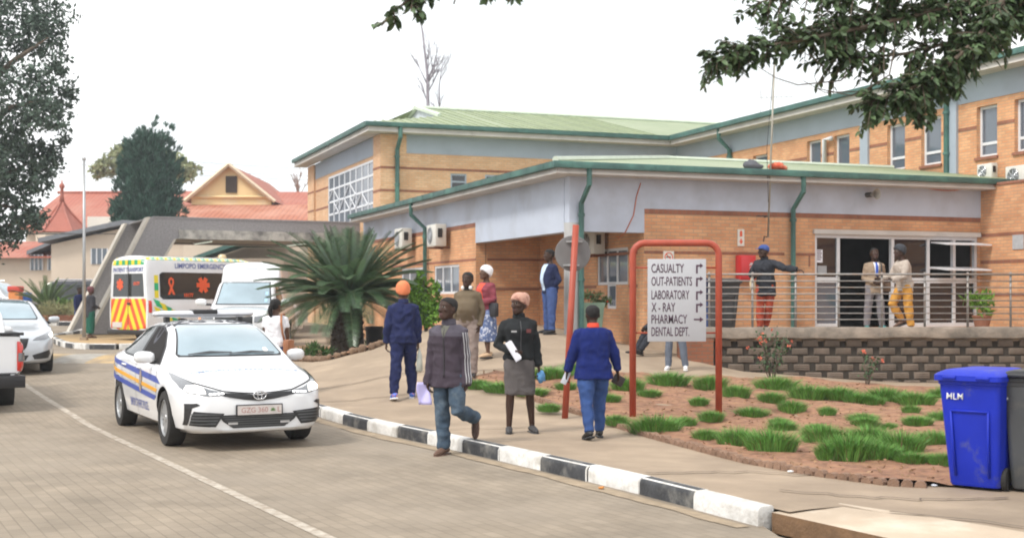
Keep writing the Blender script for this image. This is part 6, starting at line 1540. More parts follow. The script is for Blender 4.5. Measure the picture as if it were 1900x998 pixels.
u = onV(1378, 0); kk = bw(u, 0).y / 2400; hb = thing('hose_cabinet', 'red fire hose cabinet on the brick wall under the fire sign', 'cabinet', wl(u, -.13, zat(497, u, 0)), BA)
b = MB(); b.box(-16 * kk, 16 * kk, -.11, .12, -23 * kk, 23 * kk); bo = b.build('box', M('cabinet_red', (.50, .025, .03), .4, var=.1, dirt=(.35, .03, .03), dscale=2), hb, bevel=.012)
b = MB(); b.box(-14 * kk, 14 * kk, -.12, -.113, -21 * kk, 21 * kk); b.build('door', M('cabinet_red', (.5, .025, .03)), hb, bevel=.004)
b = MB(); b.lathe([(.03, -.14), (.035, -.12)], 14, 'y', (5 * kk, 0, -1 * kk)); b.box(3 * kk, 8 * kk, -.123, -.1205, 6 * kk, 9 * kk); b.box(1 * kk, 10 * kk, -.1232, -.1207, 4 * kk, 5.4 * kk); b.build('latch', m_rim, hb)
pl_ = thing('wall_notice', 'small grey notice plate on the brick return wall at the right edge', 'notice', wl(UE - .012, onU(1890, UE), zat(449, UE, onU(1890, UE))), BA + R(-90))
b = MB(); b.box(-.17, .17, -.01, .008, -.16, .16); b.build('panel', M('notice_grey', (.42, .43, .45), .6, var=.15, scale=12), pl_)
# posters on the entrance sidelight
for (px, py, w_, h_, mm, lb) in ((1523, 475, 14, 24, m_paper, 'white printed notice taped inside the left sidelight of the entrance'), (1528, 501, 20, 16, M('paper_grey', (.35, .36, .38), .7, var=.15, scale=15), 'grey paper notice low on the left sidelight of the entrance')):
    u = onV(px, 0); k = bw(u, 0).y / 2400; z = zat(py, u, 0); b = MB(); b.box(-w_ * k / 2, w_ * k / 2, -.003, .003, -h_ * k / 2, h_ * k / 2); o = b.build('notice', mm); o.location = wl(u, .06, z); o.rotation_euler = (0, 0, BA); tag(o, lb, 'notice')
    if w_ == 14:
        tl_ = MB()
        for i in range(5): tl_.box(-w_ * k * .38, w_ * k * (.38 if i % 2 else .25), -.0042, -.0032, h_ * k * (.34 - .16 * i), h_ * k * (.34 - .16 * i) + .022)
        q = tl_.build('print_lines', m_ink, o)
# horn loudspeaker
u = onV(1608, 0); hs = thing('horn_loudspeaker', 'grey horn loudspeaker fixed to the blue grey fascia above the entrance', 'loudspeaker', wl(u, -.05, zat(362, u, 0)), BA + R(12))
b = MB(); b.lathe([(.02, .05), (.03, -.05), (.05, -.14), (.09, -.22), (.115, -.26), (.122, -.262), (.11, -.25), (.07, -.18), (.03, -.1), (.01, -.08)], 24, 'y'); b.build('horn', M('horn_grey', (.34, .32, .28), .5, var=.1), hs, True, 50)
b = MB(); b.lathe([(.055, .05), (.055, -.10)], 16, 'y', (0, 0, 0)); b.build('driver', M('horn_dark', (.07, .065, .06), .5), hs, True, 40)
# mast in front of the wall
a = P(1425, 440, bw(onV(1425, -.35), -.35).y); b_ = P(1437, 112, bw(onV(1437, -.75), -.75).y)
ms = thing('aerial_mast', 'tall thin steel aerial mast rising in front of the terrace wall past the green gutter', 'mast', tuple(a)); mb = MB(); mb.tube([(0, 0, 0), b_ - a], .020, 8); mb.build('pole', M('mast_steel', (.34, .32, .27), .5, metal=.4, var=.2), ms, True)
br_ = MB(); br_.box(-.25, .02, -.01, .012, .44, .462); br_.box(-.02, .02, .0, .34, .44, .46); br_.tube([(-.02, 0, .0), (-.08, .0, .02), (-.10, .0, -.10)], .014, 6); br_.build('bracket', m_blk, ms)
wr_ = MB(); wr_.tube([b_ - a + Vector((-.01, 0, -.1)), (b_ - a) * .5 + Vector((-.10, -.03, 0)), (b_ - a) * .2 + Vector((-.03, -.04, 0))], .006, 5); wr_.build('guy_wire', m_blk, ms)
# television aerial and thin poles on the far roof
ta = thing('television_aerial', 'thin television aerial with cross rods on the far green roof', 'aerial', tuple(P(1411, 215, 50))); mb = MB(); mb.tube([(0, 0, -.9), (0, 0, 1.0)], .022, 6); mb.build('pole', m_rim, ta, True)
mb = MB(); mb.tube([(-.1, 0, .70), (1.3, .1, .75)], .016, 5)
for k in range(7): mb.tube([(.05 + .19 * k, 0, .60), (.05 + .19 * k, 0, .84)], .010, 4)
mb.build('cross_rods', m_rim, ta)
for (px, y0_, y1_, d, lb) in ((1548, 175, 112, 44, 'thin roof pole just left of the hanging branch'),): mb = MB(); mb.tube([P(px, y0_ + 40, d), P(px - 3, y1_, d)], .022, 6); tag(mb.build('roof_pole', m_rim, None, True), lb, 'pole')
# lattice radio mast behind the right wing
lt = thing('radio_mast', 'red and white lattice radio mast showing above the right hand roof', 'mast', tuple(P(1842, 400, 75))); H0 = 18.5
m_lr = M('mast_red', (.45, .12, .10), .6); m_lw = M('mast_white', (.55, .52, .55), .6)
for k in range(13):
    z0 = 1.2 * k + 1.5; mb = MB(); w0 = .62 - .012 * k; w1 = .62 - .012 * (k + 1)
    cs = [(math.cos(R(a)), math.sin(R(a))) for a in (90, 210, 330)]
    for i in range(3):
        c0, c1 = cs[i], cs[(i + 1) % 3]; mb.tube([(c0[0] * w0, c0[1] * w0, z0), (c0[0] * w1, c0[1] * w1, z0 + 1.2)], .035, 5); mb.tube([(c0[0] * w0, c0[1] * w0, z0), (c1[0] * w1, c1[1] * w1, z0 + 1.2)], .02, 4); mb.tube([(c0[0] * w0, c0[1] * w0, z0), (c1[0] * w0, c1[1] * w0, z0)], .02, 4)
    mb.build('lattice_section', m_lr if (k // 2) % 2 else m_lw, lt)
mb = MB(); mb.tube([(.5, 0, 1.5), (.5, 0, 18.6)], .03, 5); mb.build('cable_run', m_blk, lt)
# bundles on the gutter
for (px, mm, lb, nm) in ((1396, M('rag_grey', (.10, .105, .12), .9, var=.3), 'dark grey rag bundle lying on the low green roof edge', 'rag_bundle'), (1441, M('rag_red', (.60, .10, .05), .9, var=.4, dirt=(.6, .4, .25), dscale=6), 'red cloth lying on the low green roof edge', 'red_cloth')):
    u = onV(px, -.4); b = MB(); b.ell((0, 0, .02), (.18, .12, .075), 14, 8); b.ell((.12, .03, .0), (.12, .10, .05), 12, 8); me = b.mesh(); folds(me, .045, px, 8, 9); o = link_mesh(nm, me, mm, None, True); o.location = wl(u, -.40, ZS + .30); o.rotation_euler = (0, 0, BA); tag(o, lb, 'cloth')
# loose orange cables
m_cab = M('cable_orange', (.52, .14, .07), .6)
def cable(label, pts, r=.012): mb = MB(); mb.tube(pts, r, 6); tag(mb.build('cable', m_cab, None, True), label, 'cable')
u = onV(1188, 0); cable('orange cable hanging down the fascia above the entrance recess', [bw(u, -.02, zat(340, u, 0)), bw(u - .10, -.03, zat(365, u, 0)), bw(u - .17, -.03, zat(400, u, 0)), bw(u - .36, -.03, 3.12), bw(u - .42, .2, 3.0)], .010)
ua, ub = onV(1700, 0), onV(1812, 0); cable('orange cable looping under the eave at the right end of the terrace front', [bw(lerp(ua, ub, t), -.05, zat(346, lerp(ua, ub, t), 0) - .10 * math.sin(math.pi * t)) for t in [k / 8 for k in range(9)]])
# litter
rr = random.Random(3)
for (px, py, mm, lb, nm) in ((1115, 908, M('leaf_orange', (.55, .22, .05), .7, var=.3), 'dry orange leaf lying in the gutter by a white kerb block', 'fallen_leaf'), (1733, 889, M('wrapper', (.62, .66, .75), .4, var=.2), 'crumpled white wrapper on the pavement beside the blue bin', 'wrapper'), (1273, 822, m_wht, 'scrap of white paper on the pavement by the brick edging', 'paper_scrap'), (1467, 868, m_wht, 'tiny white paper scrap on the pavement right of the long crack', 'paper_scrap')):
    d = 1.62 * 2400 / (py - 555) if px != 1115 else 1.73 * 2400 / (py - 555); x = X(px, d); z = Hz(x, d) if px != 1115 else .006
    b = MB(); b.ell((0, 0, .018), (.045, .03, .018), 10, 6); me = b.mesh(); folds(me, .016, px, 30, 30); o = link_mesh(nm, me, mm, None, True); o.scale = (.6, .6, .4); o.location = (x, d, z + .008); tag(o, lb, 'litter')
# flagpole
fp = thing('flagpole', 'thin grey steel flagpole standing on the painted island left of the concrete canopy', 'flagpole', (X(156, 38.5), 38.5, rz_(38.5) + .14)); mb = MB(); mb.tube([(0, 0, 0), (0, 0, 5.35)], [.055, .04], 10); mb.build('pole', M('pole_steel', (.40, .41, .42), .4, metal=.5, var=.15), fp, True)
mb = MB(); mb.lathe([(.03, 5.35), (.06, 5.38), (.05, 5.45), (.01, 5.47)], 12); mb.build('cap', m_rim, fp, True); mb = MB(); mb.box(-.10, .10, -.10, .10, -.02, .10); mb.build('foot', m_conc, fp)
# ------------------------------------------------------------------ concrete drive-through canopy
m_cagg = M('canopy_aggregate', (.27, .26, .265), .9, var=.2, scale=18, bump=.5, bscale=50)
m_cedge = M('canopy_concrete', (.52, .48, .42), .85, var=.15, scale=2, bump=.2, dirt=(.34, .31, .28), dscale=.9, dlo=.5, dhi=.8)
m_cstain = M('canopy_stained', (.46, .44, .40), .9, var=.2, scale=2, dirt=(.10, .10, .10), dscale=1.6, dlo=.46, dhi=.70)
ca = thing('entrance_canopy', 'grey concrete drive-through canopy with slanting legs and strip lights over the ambulance', 'canopy', (-11.68, 42.5, .6), R(27))
def arch(y0, y1, off=0):
    """slanted portal: outer and inner outline in local x,z, depth y0..y1"""
    zt = 3.80; W = 7.4
    out = [(-2.15 + off, 0), (-.25 + off, zt), (W + .25, zt), (W + 2.15, 0)]
    inn = [(-1.15 + off, 0), (.62 + off, zt - .68), (W - .62, zt - .68), (W + 1.15, 0)]
    mb = MB(); n = 4
    for i in range(3):
        quad = [out[i], out[i + 1], inn[i + 1], inn[i]]
        mb.ext([(x, y0, z) for x, z in quad], (0, y1 - y0, 0))
    return mb
def arch_part(y0, y1):
    o = arch(y0, y1).build('arch', [m_cagg, m_cedge], ca)
    for p in o.data.polygons: p.material_index = 0 if (abs(p.normal.y) > .7 or p.normal.z > .9) else 1
a1 = arch_part(0, .55)
arch_part(4.0, 4.55)
def edge_strip(y0, y1, nm='arch_edge'):
    mb = MB(); mb.ext([(-2.19, y0, 0), (-.29, y0, 3.82), (-.20, y0, 3.82), (-2.08, y0, 0)], (0, y1 - y0, 0)); mb.ext([(-1.13, y0, 0), (.64, y0, 3.11), (.56, y0, 3.11), (-1.22, y0, 0)], (0, y1 - y0, 0))
    mb.build(nm, m_cedge, ca)
edge_strip(-.03, .57); edge_strip(3.97, 4.57)
mb = MB(); mb.box(.3, 7.1, .56, 3.99, 3.17, 3.35); mb.build('soffit', m_cedge, ca)
mb = MB(); mb.ext([(-1.45, .56, 0), (.24, .56, 3.35), (.30, .56, 3.15), (-1.3, .56, 0)], (0, 3.43, 0)); mb.build('leg_web', m_cedge, ca)
mb = MB(); mb.box(.72, 6.7, -.06, -.002, 3.125, 3.43); mb.build('stained_band', m_cstain, ca)
mb = MB(); mb.box(-.1, 7.5, -.02, 4.32, 3.802, 3.85); mb.build('roof_slab', m_cagg, ca)
for x in (2.0, 5.4):
    l = MB(); l.box(x - .06, x + .06, .7, 3.2, 3.10, 3.165); lo_ = l.build('strip_light', m_cw, ca); l = MB(); l.box(x - .03, x + .03, .75, 3.15, 3.075, 3.098); l.build('tube', M('light_tube', (.85, .9, .8), .4, var=0, emit=(.9, 1, .85), es=.35), lo_)
# ------------------------------------------------------------------ older buildings behind
m_rr = M_stripe('red_roof_sheet', (.38, .125, .085), (.32, .10, .07), 0, 1.0, .8, 0, (.44, .24, .18)); m_rr2 = M_stripe('rusted_roof_sheet', (.40, .15, .09), (.30, .10, .06), 0, 1.0, .8, 0, (.55, .32, .24))
m_cream = M('cream_wall', (.62, .52, .42), .85, var=.08, scale=.8, dirt=(.48, .40, .33), dscale=.4, dlo=.5, dhi=.8); m_yell = M('yellow_wall', (.74, .56, .30), .85, var=.08, scale=.8, dirt=(.70, .62, .48), dscale=.5, dlo=.52, dhi=.75)
m_wh = M('white_wall', (.70, .66, .60), .85, var=.08, scale=.6); m_slate = M('slate_roof', (.17, .18, .20), .7, var=.2, scale=2); m_tim = M('dark_timber', (.06, .045, .035), .8, var=.2)
def house(name, label, loc): return thing(name, label, 'building', loc)
# long red-roofed building with a little turret
D = 88; zr = P(0, 343, D).z; zez = P(0, 428, D).z
x0, x1 = X(40, D), X(420, D); h1 = house('red_roof_building', 'long building with a weathered red sheet roof behind the conifer', (0, D, .5))
rf = MB(); rf.quad((x0, -1, zez - .5), (x1, -1, zez - .5), (x1, 7, zr - .5), (x0 + .3, 7, zr - .5)); rf.quad((x0 + .3, 7, zr - .5), (x1, 7, zr - .5), (x1, 15, zez - .5), (x0, 15, zez - .5)); rf.build('roof', m_rr, h1)
w = MB(); w.box(x0 + .3, x1 - .3, 0, 14, -.5, zez - .35); w.build('wall', m_cream, h1); rc = MB(); rc.tube([(x0, 7, zr - .45), (x1, 7, zr - .45)], .12, 6); rc.build('ridge', m_rr, h1)
g_ = MB(); g_.box(X(162, 84), X(216, 84), -4.0, -1.2, P(0, 425, 84).z - .5, P(0, 402, 84).z - .5); g_.build('parapet', m_wh, h1)
for px in (60, 140, 175):
    w = MB(); w.box(X(px, 86), X(px, 86) + 1.0, -.05, .02, 1.5, 3.2); w.build('window', m_gl2, h1)
# turret
D = 78; tz = P(0, 432, D).z; ap = P(0, 372, D).z; t = house('turret', 'small pyramid roofed turret with a red finial in front of the long red roof', (X(115, D), D, .5)); wv = 50 / 2400 * D
n = 6; base = [(wv * 1.02 * math.cos(R(60 * k + 10)), wv * 1.02 * math.sin(R(60 * k + 10))) for k in range(n)]
m_tr = M('turret_red', (.36, .11, .075), .6, var=.12, scale=1.5)
rf = MB(); rf.add([(x, y, tz - .5) for x, y in base] + [(x * .35, y * .35, lerp(tz, ap, .58) - .5) for x, y in base] + [(0, 0, ap - .5)], [(k, (k + 1) % n, (k + 1) % n + n, k + n) for k in range(n)] + [(k + n, (k + 1) % n + n, 2 * n) for k in range(n)]); rf.build('roof', m_tr, t)
w = MB(); w.lathe([(wv * .93, -.6), (wv * .93, tz - .55)], 6); w.xf(Matrix.Rotation(R(10), 4, 'Z')); w.build('wall', m_cream, t)
w = MB()
for k in range(n): a = base[k]; b = base[(k + 1) % n]; w.tube([(a[0], a[1], tz - .48), (a[0] * .35, a[1] * .35, lerp(tz, ap, .58) - .46), (0, 0, ap - .46)], .06, 5)
w.build('hip_cap', m_tr, t); w = MB(); w.lathe([(.16, ap - .6), (.10, ap - .2), (.10, ap + .2), (.16, ap + .28), (.17, ap + .42), (.06, ap + .55), (.01, ap + .8)], 12); w.build('finial', m_tr, t, True)
# low cream building with grey roof
D = 66; L_ = house('cream_building', 'low cream building with a shallow grey roof and barred window behind the dark car', (0, D, .5)); f = lambda px, py: (X(px, D), P(0, py, D).z - .5)
xa, za = f(95, 450); xb, zb2 = f(232, 418); xc, zc = f(40, 462)
w = MB(); w.add([(xa, 0, -.6), (xb + 6, 0, -.6), (xb + 6, 0, zb2 - .1), (xb, 0, zb2 - .12), (xa, 0, za - .1)], [(0, 1, 2, 3, 4)]); w.box(xa, xb + 6, .01, 9, -.6, za - .2); w.box(xc - 3, xa - .02, 1.5, 9, -.6, zc - .3); w.build('wall', m_cream, L_)
r = MB(); r.ext([(xa - .5, -.5, za - .02), (xb, -.5, zb2), (xb + 6, -.5, zb2 - .3), (xb + 6, -.5, zb2 - .10), (xb, -.5, zb2 + .24), (xa - .5, -.5, za + .2)], (0, 10, 0)); r.ext([(xc - .2, 1.2, zc - .25), (xa, 1.2, za + .15), (xa, 1.2, za + .33), (xc - .2, 1.2, zc - .05)], (0, 8, 0)); r.build('roof', m_slate, L_)
r = MB(); r.quad((xc - 4, 1.0, f(0, 470)[1] - .2), (xa - .3, 1.0, f(0, 470)[1] - .2), (xa - 1.0, 5, f(0, 440)[1]), (xc - 4, 5, f(0, 440)[1])); r.build('lean_to_roof', m_rr, L_)
for (pa, pb, ya, yb, yy) in ((170, 200, 461, 490, -.04), (37, 60, 470, 500, 1.45), (70, 90, 472, 500, 1.45)):
    w = MB(); w.box(X(pa, D), X(pb, D), yy, yy + .04, P(0, yb, D).z - .5, P(0, ya, D).z - .5); wo_ = w.build('window', m_gl2, L_); w = MB(); xs_ = [lerp(X(pa, D), X(pb, D), q / 3) for q in range(4)]
    for x in xs_: w.box(x - .03, x + .03, yy - .03, yy - .005, P(0, yb, D).z - .5, P(0, ya, D).z - .5)
    w.build('window_bars', m_frame, wo_)
# yellow gable house
D = 80; Y_ = house('yellow_gable_house', 'old house with a yellow gable, louvred attic vent and rusted red roofs', (0, D, .5)); f = lambda px, py, d=0: (X(px, D + d), P(0, py, D + d).z - .5)
a = f(355, 381); b_ = f(502, 381); c = f(427, 308); e1 = f(355, 366); e2 = f(502, 366)
w = MB(); w.ext([(a[0], 0, a[1]), (b_[0], 0, b_[1]), (b_[0], 0, e2[1]), (c[0], 0, c[1]), (a[0], 0, e1[1])], (0, .4, 0)); w.build('gable_wall', m_yell, Y_)
w = MB(); w.tube([(a[0], -.08, e1[1]), (b_[0], -.08, e2[1])], .10, 4); w.build('string_course', m_yell, Y_)
w = MB(); w.box(f(419, 0)[0], f(440, 0)[0], -.06, -.005, f(0, 358)[1], f(0, 327)[1]); wo_ = w.build('attic_vent', m_tim, Y_); w = MB()
for k in range(7): z = lerp(f(0, 357)[1], f(0, 329)[1], k / 6); w.box(f(420, 0)[0], f(439, 0)[0], -.10, -.062, z - .03, z + .03)
w.build('louvre', M('dark_timber', (.06, .045, .035)), wo_)
w = MB(); dpt = 13; o_ = .45
for (p, q) in ((a, c), (b_, c)):
    p = (p[0] + (-.35 if p is a else .35), e1[1] - .3); w.quad((p[0], -o_, p[1]), (q[0], -o_, q[1] + .06), (q[0], dpt, q[1] + .06), (p[0], dpt, p[1]))
w.build('gable_roof', m_rr, Y_)
w = MB()
for p in (a, b_): p2_ = (p[0] + (-.35 if p is a else .35), e1[1] - .3); w.tube([(p2_[0], -o_, p2_[1]), (c[0], -o_, c[1] + .06)], .12, 4)
w.build('barge_board', M('barge_cream', (.62, .52, .38), .7), Y_)
q0 = f(330, 411, -5); q1 = f(610, 411, -5); q2 = f(610, 380); q3 = f(320, 380)
w = MB(); w.quad((q0[0], -5, q0[1]), (q1[0], -5, q1[1]), (q2[0], -.02, q2[1]), (q3[0], -.02, q3[1])); w.build('lean_to_roof', m_rr2, Y_)
r0 = f(335, 378, 9); r1 = f(620, 356, 9)
w = MB(); w.quad((f(340, 0)[0] - 2, 3, f(0, 380)[1]), (f(600, 0)[0], 3, f(0, 380)[1]), (f(600, 0)[0], 9, r1[1]), (f(340, 0)[0] - 2, 9, r1[1])); w.build('main_roof', m_rr, Y_)
w = MB(); w.box(f(330, 0)[0], f(600, 0)[0], -4.6, -4.2, -.6, q0[1] - .05); w.build('wall', m_cream, Y_)
# small green-trimmed gabled porch behind the canopy
D = 60; G_ = house('porch_building', 'cream building with a small green edged gable seen under the canopy', (0, D, .5)); f = lambda px, py: (X(px, D), P(0, py, D).z - .5)
w = MB(); w.box(f(330, 0)[0], f(620, 0)[0], 1, 5, -.6, f(0, 440)[1]); w.box(f(385, 0)[0], f(520, 0)[0], -.5, .99, -.6, f(0, 480)[1]); w.build('wall', m_cream, G_)
w = MB(); z0 = f(0, 482)[1]; zt = f(0, 458)[1]; w.ext([(f(372, 0)[0], -1, z0), (f(445, 0)[0], -1, zt), (f(530, 0)[0], -1, zt), (f(530, 0)[0], -1, zt + .2), (f(443, 0)[0], -1, zt + .2), (f(368, 0)[0], -1, z0 + .12)], (0, 1.9, 0)); w.build('roof_edge', m_gut, G_)
for px in (395, 430, 465, 490): w = MB(); w.box(f(px, 0)[0], f(px + 16, 0)[0], -.56, -.505, f(0, 530)[1], f(0, 490)[1]); w.build('window', m_gl, G_)
# orange pillar and blue drum at the far left
pp = thing('gate_pillar', 'orange painted gate pillar with a red cap at the far left', 'pillar', (X(29, 57), 57, .8)); w = MB(); w.box(-.24, .24, -.24, .24, 0, 1.25); w.build('shaft', M('pillar_orange', (.62, .22, .06), .7, var=.15), pp, bevel=.03); w = MB(); w.box(-.28, .28, -.28, .28, 1.253, 1.5); w.build('cap', M('pillar_red', (.55, .06, .04), .7, var=.1), pp, bevel=.05)
dr = thing('blue_drum', 'blue drum standing beside the orange gate pillar', 'drum', (X(46, 57.5), 57.5, .8)); w = MB(); w.lathe([(.28, 0), (.30, .02), (.30, .4), (.315, .42), (.30, .44), (.30, .8), (.315, .82), (.30, .84), (.30, 1.2), (.27, 1.22)], 24); w.build('drum_body', M('drum_blue', (.03, .12, .45), .5, var=.15), dr, True, 40); w = MB(); w.lathe([(.26, 1.222), (.05, 1.24)], 24); w.build('drum_lid', m_blk, dr)
# raised bed kerb of brick on the far side of the drive
bed = thing('brick_planter', 'low red brick planter wall holding pale grass beyond the drive', 'planter', (X(118, 52), 52, .8)); w = MB(); w.box(-1.5 - 1.2, 1.25, 0, .22, -.05, .30); w.box(-2.7, 1.25, .222, 3.2, -.05, .24, 1); w.build('brick_wall', [M_brick('brick_red', (.33, .12, .06), (.27, .09, .045), (.2, .13, .09)), m_soil], bed, uv=True)
# overhead wires
m_wire = M('wire_grey', (.35, .37, .42), .7, var=0)
for i, (y0_, y1_, lb) in enumerate(((258, 315, 'topmost thin overhead wire crossing the pale sky behind the conifer'), (280, 326, 'second overhead wire crossing the sky behind the conifer'), (290, 333, 'lowest overhead wire in the sky left of the hospital roof'))):
    d = 110; mb = MB(); A_ = P(-60, y0_ - 10, d); B_ = P(700, y1_ + 4, d); mb.tube([A_.lerp(B_, k / 12) - Vector((0, 0, 1.2 * math.sin(math.pi * k / 12) * .5)) for k in range(13)], .022, 4); tag(mb.build('overhead_wire', m_wire), lb, 'wire')
d = 55; mb = MB(); mb.tube([P(-40, 434, d), P(215, 434, d)], .018, 4); tag(mb.build('overhead_wire', m_blk), 'dark service cable in front of the cream building', 'wire')
# ------------------------------------------------------------------ vegetation
rng = np.random.default_rng(7)
def leaf_mat(name, c, var=.45, rough=.6, spec=.25):
    if name in _m: return _m[name]
    m = bpy.data.materials.new(name); m.use_nodes = True; n = m.node_tree.nodes; l = m.node_tree.links; b = n['Principled BSDF']
    g = n.new('ShaderNodeNewGeometry'); r = n.new('ShaderNodeValToRGB')
    r.color_ramp.elements[0].color = tuple(v * (1 - var) for v in c) + (1,); r.color_ramp.elements[1].color = tuple(v * (1 + var) for v in c) + (1,)
    l.new(g.outputs['Random Per Island'], r.inputs['Fac']); l.new(r.outputs['Color'], b.inputs['Base Color']); b.inputs['Roughness'].default_value = rough; b.inputs['Specular IOR Level'].default_value = spec
    _m[name] = m; return m
def leaves(C, L, W, dirs=None, up=.3, fold=.25):
    """diamond leaves at points C (n,3); L, W length and half width arrays; folded along the midrib"""
    n = len(C); d = rng.normal(size=(n, 3)) if dirs is None else dirs + rng.normal(size=(n, 3)) * .35
    d[:, 2] += -up; d /= np.linalg.norm(d, axis=1)[:, None]
    r = rng.normal(size=(n, 3)); s = np.cross(d, r); s /= np.linalg.norm(s, axis=1)[:, None]; u = np.cross(d, s)
    L = np.broadcast_to(L, n)[:, None]; W = np.broadcast_to(W, n)[:, None]
    a = C; t = C + d * L; m1 = C + d * L * .45 + s * W + u * W * fold; m2 = C + d * L * .45 - s * W + u * W * fold; ml = C + d * L * .5 - u * W * .05
    v = np.stack([a, m1, t, m2], 1).reshape(-1, 3); f = np.arange(n * 4).reshape(n, 4)
    return v, f
def np_mesh(v, f):
    me = bpy.data.meshes.new('l'); me.from_pydata([tuple(x) for x in v], [], [tuple(int(i) for i in x) for x in f]); return me
def blob_points(blobs, n, shell=.55):
    """points in ellipsoids (c, r) biased to the outside, clumped"""
    vol = np.array([b[1][0] * b[1][1] * b[1][2] for b in blobs]) ** .75; vol /= vol.sum(); out = []
    for b, k in zip(blobs, (vol * n).astype(int)):
        nc = max(4, k // 14); q = rng.normal(size=(nc, 3)); q /= np.linalg.norm(q, axis=1)[:, None]; q *= (shell + (1 - shell) * rng.random((nc, 1)) ** .6)
        q += rng.normal(size=(nc, 3)) * .06
        cen = np.array(b[0]) + q * np.array(b[1]); idx = rng.integers(0, nc, k); out.append(cen[idx] + rng.normal(size=(k, 3)) * np.array(b[1]).mean() * .10)
    return np.concatenate(out)
m_bark = M('bark', (.13, .10, .075), .95, var=.35, scale=6, bump=.8, bscale=20)
def tree(label, base, trunk_pts, rad, limbs, blobs, n, L, W, mat, cat='tree', name='tree', up=.3, shell=.5):
    t = thing(name, label, cat, base); b0 = Vector(base)
    mb = MB(); mb.tube([Vector(p) - b0 for p in trunk_pts], rad, 12)
    for pts, rd in limbs: mb.tube([Vector(p) - b0 for p in pts], rd, 7)
    mb.build('trunk', m_bark, t, True)
    C_ = blob_points(blobs, n, shell) - np.array(base); v, f = leaves(C_, L * (.7 + .6 * rng.random(len(C_))), W * (.7 + .6 * rng.random(len(C_))), None, up); link_mesh('crown', np_mesh(v, f), mat, t)
    return t
# big tree on the left
D = 40; bl = []
for px, py, r in ((-70, 90, 120), (40, 30, 95), (75, 75, 60), (20, 180, 100), (95, 150, 48), (120, 180, 28), (85, 215, 48), (30, 300, 80), (75, 290, 45), (20, 390, 70), (70, 330, 40), (55, 400, 38), (-60, 300, 120), (15, 440, 32), (-50, 430, 80), (110, 118, 25), (138, 178, 14), (105, 260, 22), (100, 305, 18)):
    p = P(px, py, D + rng.uniform(-1.5, 1.5)); k = r / 2400 * D * .92; bl.append(((p.x, p.y, p.z), (k, k * 1.1, k * .8)))
tb = (X(-90, D), D, .6); tp = [P(-90, 600, D), P(-85, 480, D), P(-70, 350, D), P(-50, 200, D), P(-20, 80, D)]
lm = [([P(-75, 380, D), P(0, 330, D), P(60, 300, D + .5)], [.16, .09, .03]), ([P(-60, 260, D), P(20, 200, D), P(110, 180, D)], [.16, .09, .02]), ([P(-85, 470, D), P(-20, 430, D), P(40, 410, D)], [.12, .07, .02]), ([P(-50, 180, D), P(30, 110, D), P(90, 70, D)], [.14, .08, .02]), ([P(-72, 350, D), P(-10, 380, D), P(60, 390, D)], [.10, .06, .02])]
tree('large dark leafy tree filling the upper left corner of the picture', tb, tp, [.45, .38, .32, .22, .08], lm, bl, 22000, .17, .042, leaf_mat('leaf_dull_green', (.068, .10, .076), .55), up=.25, shell=.35)
# conifer
D = 70; cx = X(275, D); base = (cx, D, .7); bl = []
prof = [(256, 26), (275, 46), (300, 54), (330, 60), (360, 62), (390, 66), (420, 66), (450, 64), (480, 62)]
for py, hw in prof:
    k = hw / 2400 * D
    for q in range(7):
        a = 2 * math.pi * q / 7 + py; bl.append(((cx + k * .62 * math.cos(a), D + k * .62 * math.sin(a), P(0, py + 8, D).z + rng.uniform(-.2, .2)), (k * .42, k * .42, .75)))
for px, py in ((312, 256), (290, 250), (262, 262), (240, 282), (330, 300)): p = P(px, py, D); bl.append(((p.x, p.y, p.z), (.32, .32, .75)))
cf = thing('conifer', 'dense dark green conifer with a ragged top in front of the red roofs', 'tree', base); mb = MB(); mb.tube([(0, 0, 0), (0, 0, 6.5), (0, 0, 9)], [.3, .2, .05], 10); mb.build('trunk', m_bark, cf, True)
C_ = blob_points(bl, 34000, .8); dv = C_ - np.array((cx, D, 0)); dv[:, 2] = 1.0 * np.linalg.norm(dv[:, :2], axis=1) + .8; dv /= np.linalg.norm(dv, axis=1)[:, None]
v, f = leaves(C_ - np.array(base), .30, .032, dv, up=-.1); link_mesh('crown', np_mesh(v, f), leaf_mat('leaf_conifer', (.050, .104, .076), .5, .6), cf)
mb = MB(); me_b = []
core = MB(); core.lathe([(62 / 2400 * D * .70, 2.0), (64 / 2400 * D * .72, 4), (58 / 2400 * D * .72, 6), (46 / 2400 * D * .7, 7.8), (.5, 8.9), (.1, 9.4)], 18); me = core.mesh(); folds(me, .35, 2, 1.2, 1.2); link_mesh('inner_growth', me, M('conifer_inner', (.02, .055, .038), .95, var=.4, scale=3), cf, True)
# olive tree behind the conifer
D = 100; bl = []
for px, py, rx, ry in ((225, 295, 32, 22), (200, 312, 30, 16), (255, 290, 40, 26), (345, 318, 26, 22), (320, 310, 34, 24), (180, 322, 18, 8), (290, 300, 40, 25), (230, 280, 20, 10)):
    p = P(px, py, D); bl.append(((p.x, p.y, p.z), (rx / 24, rx / 30, ry / 24)))
tree('pale olive spreading tree showing on both sides of the conifer', (X(275, D), D, .7), [P(275, 500, D), P(272, 380, D), P(270, 320, D)], [.4, .3, .2], [([P(272, 370, D), P(220, 320, D), P(190, 312, D)], [.2, .12, .04]), ([P(272, 370, D), P(320, 330, D), P(350, 318, D)], [.2, .12, .04])], bl, 6500, .34, .09, leaf_mat('leaf_olive', (.30, .33, .18), .3), up=0, shell=.3)
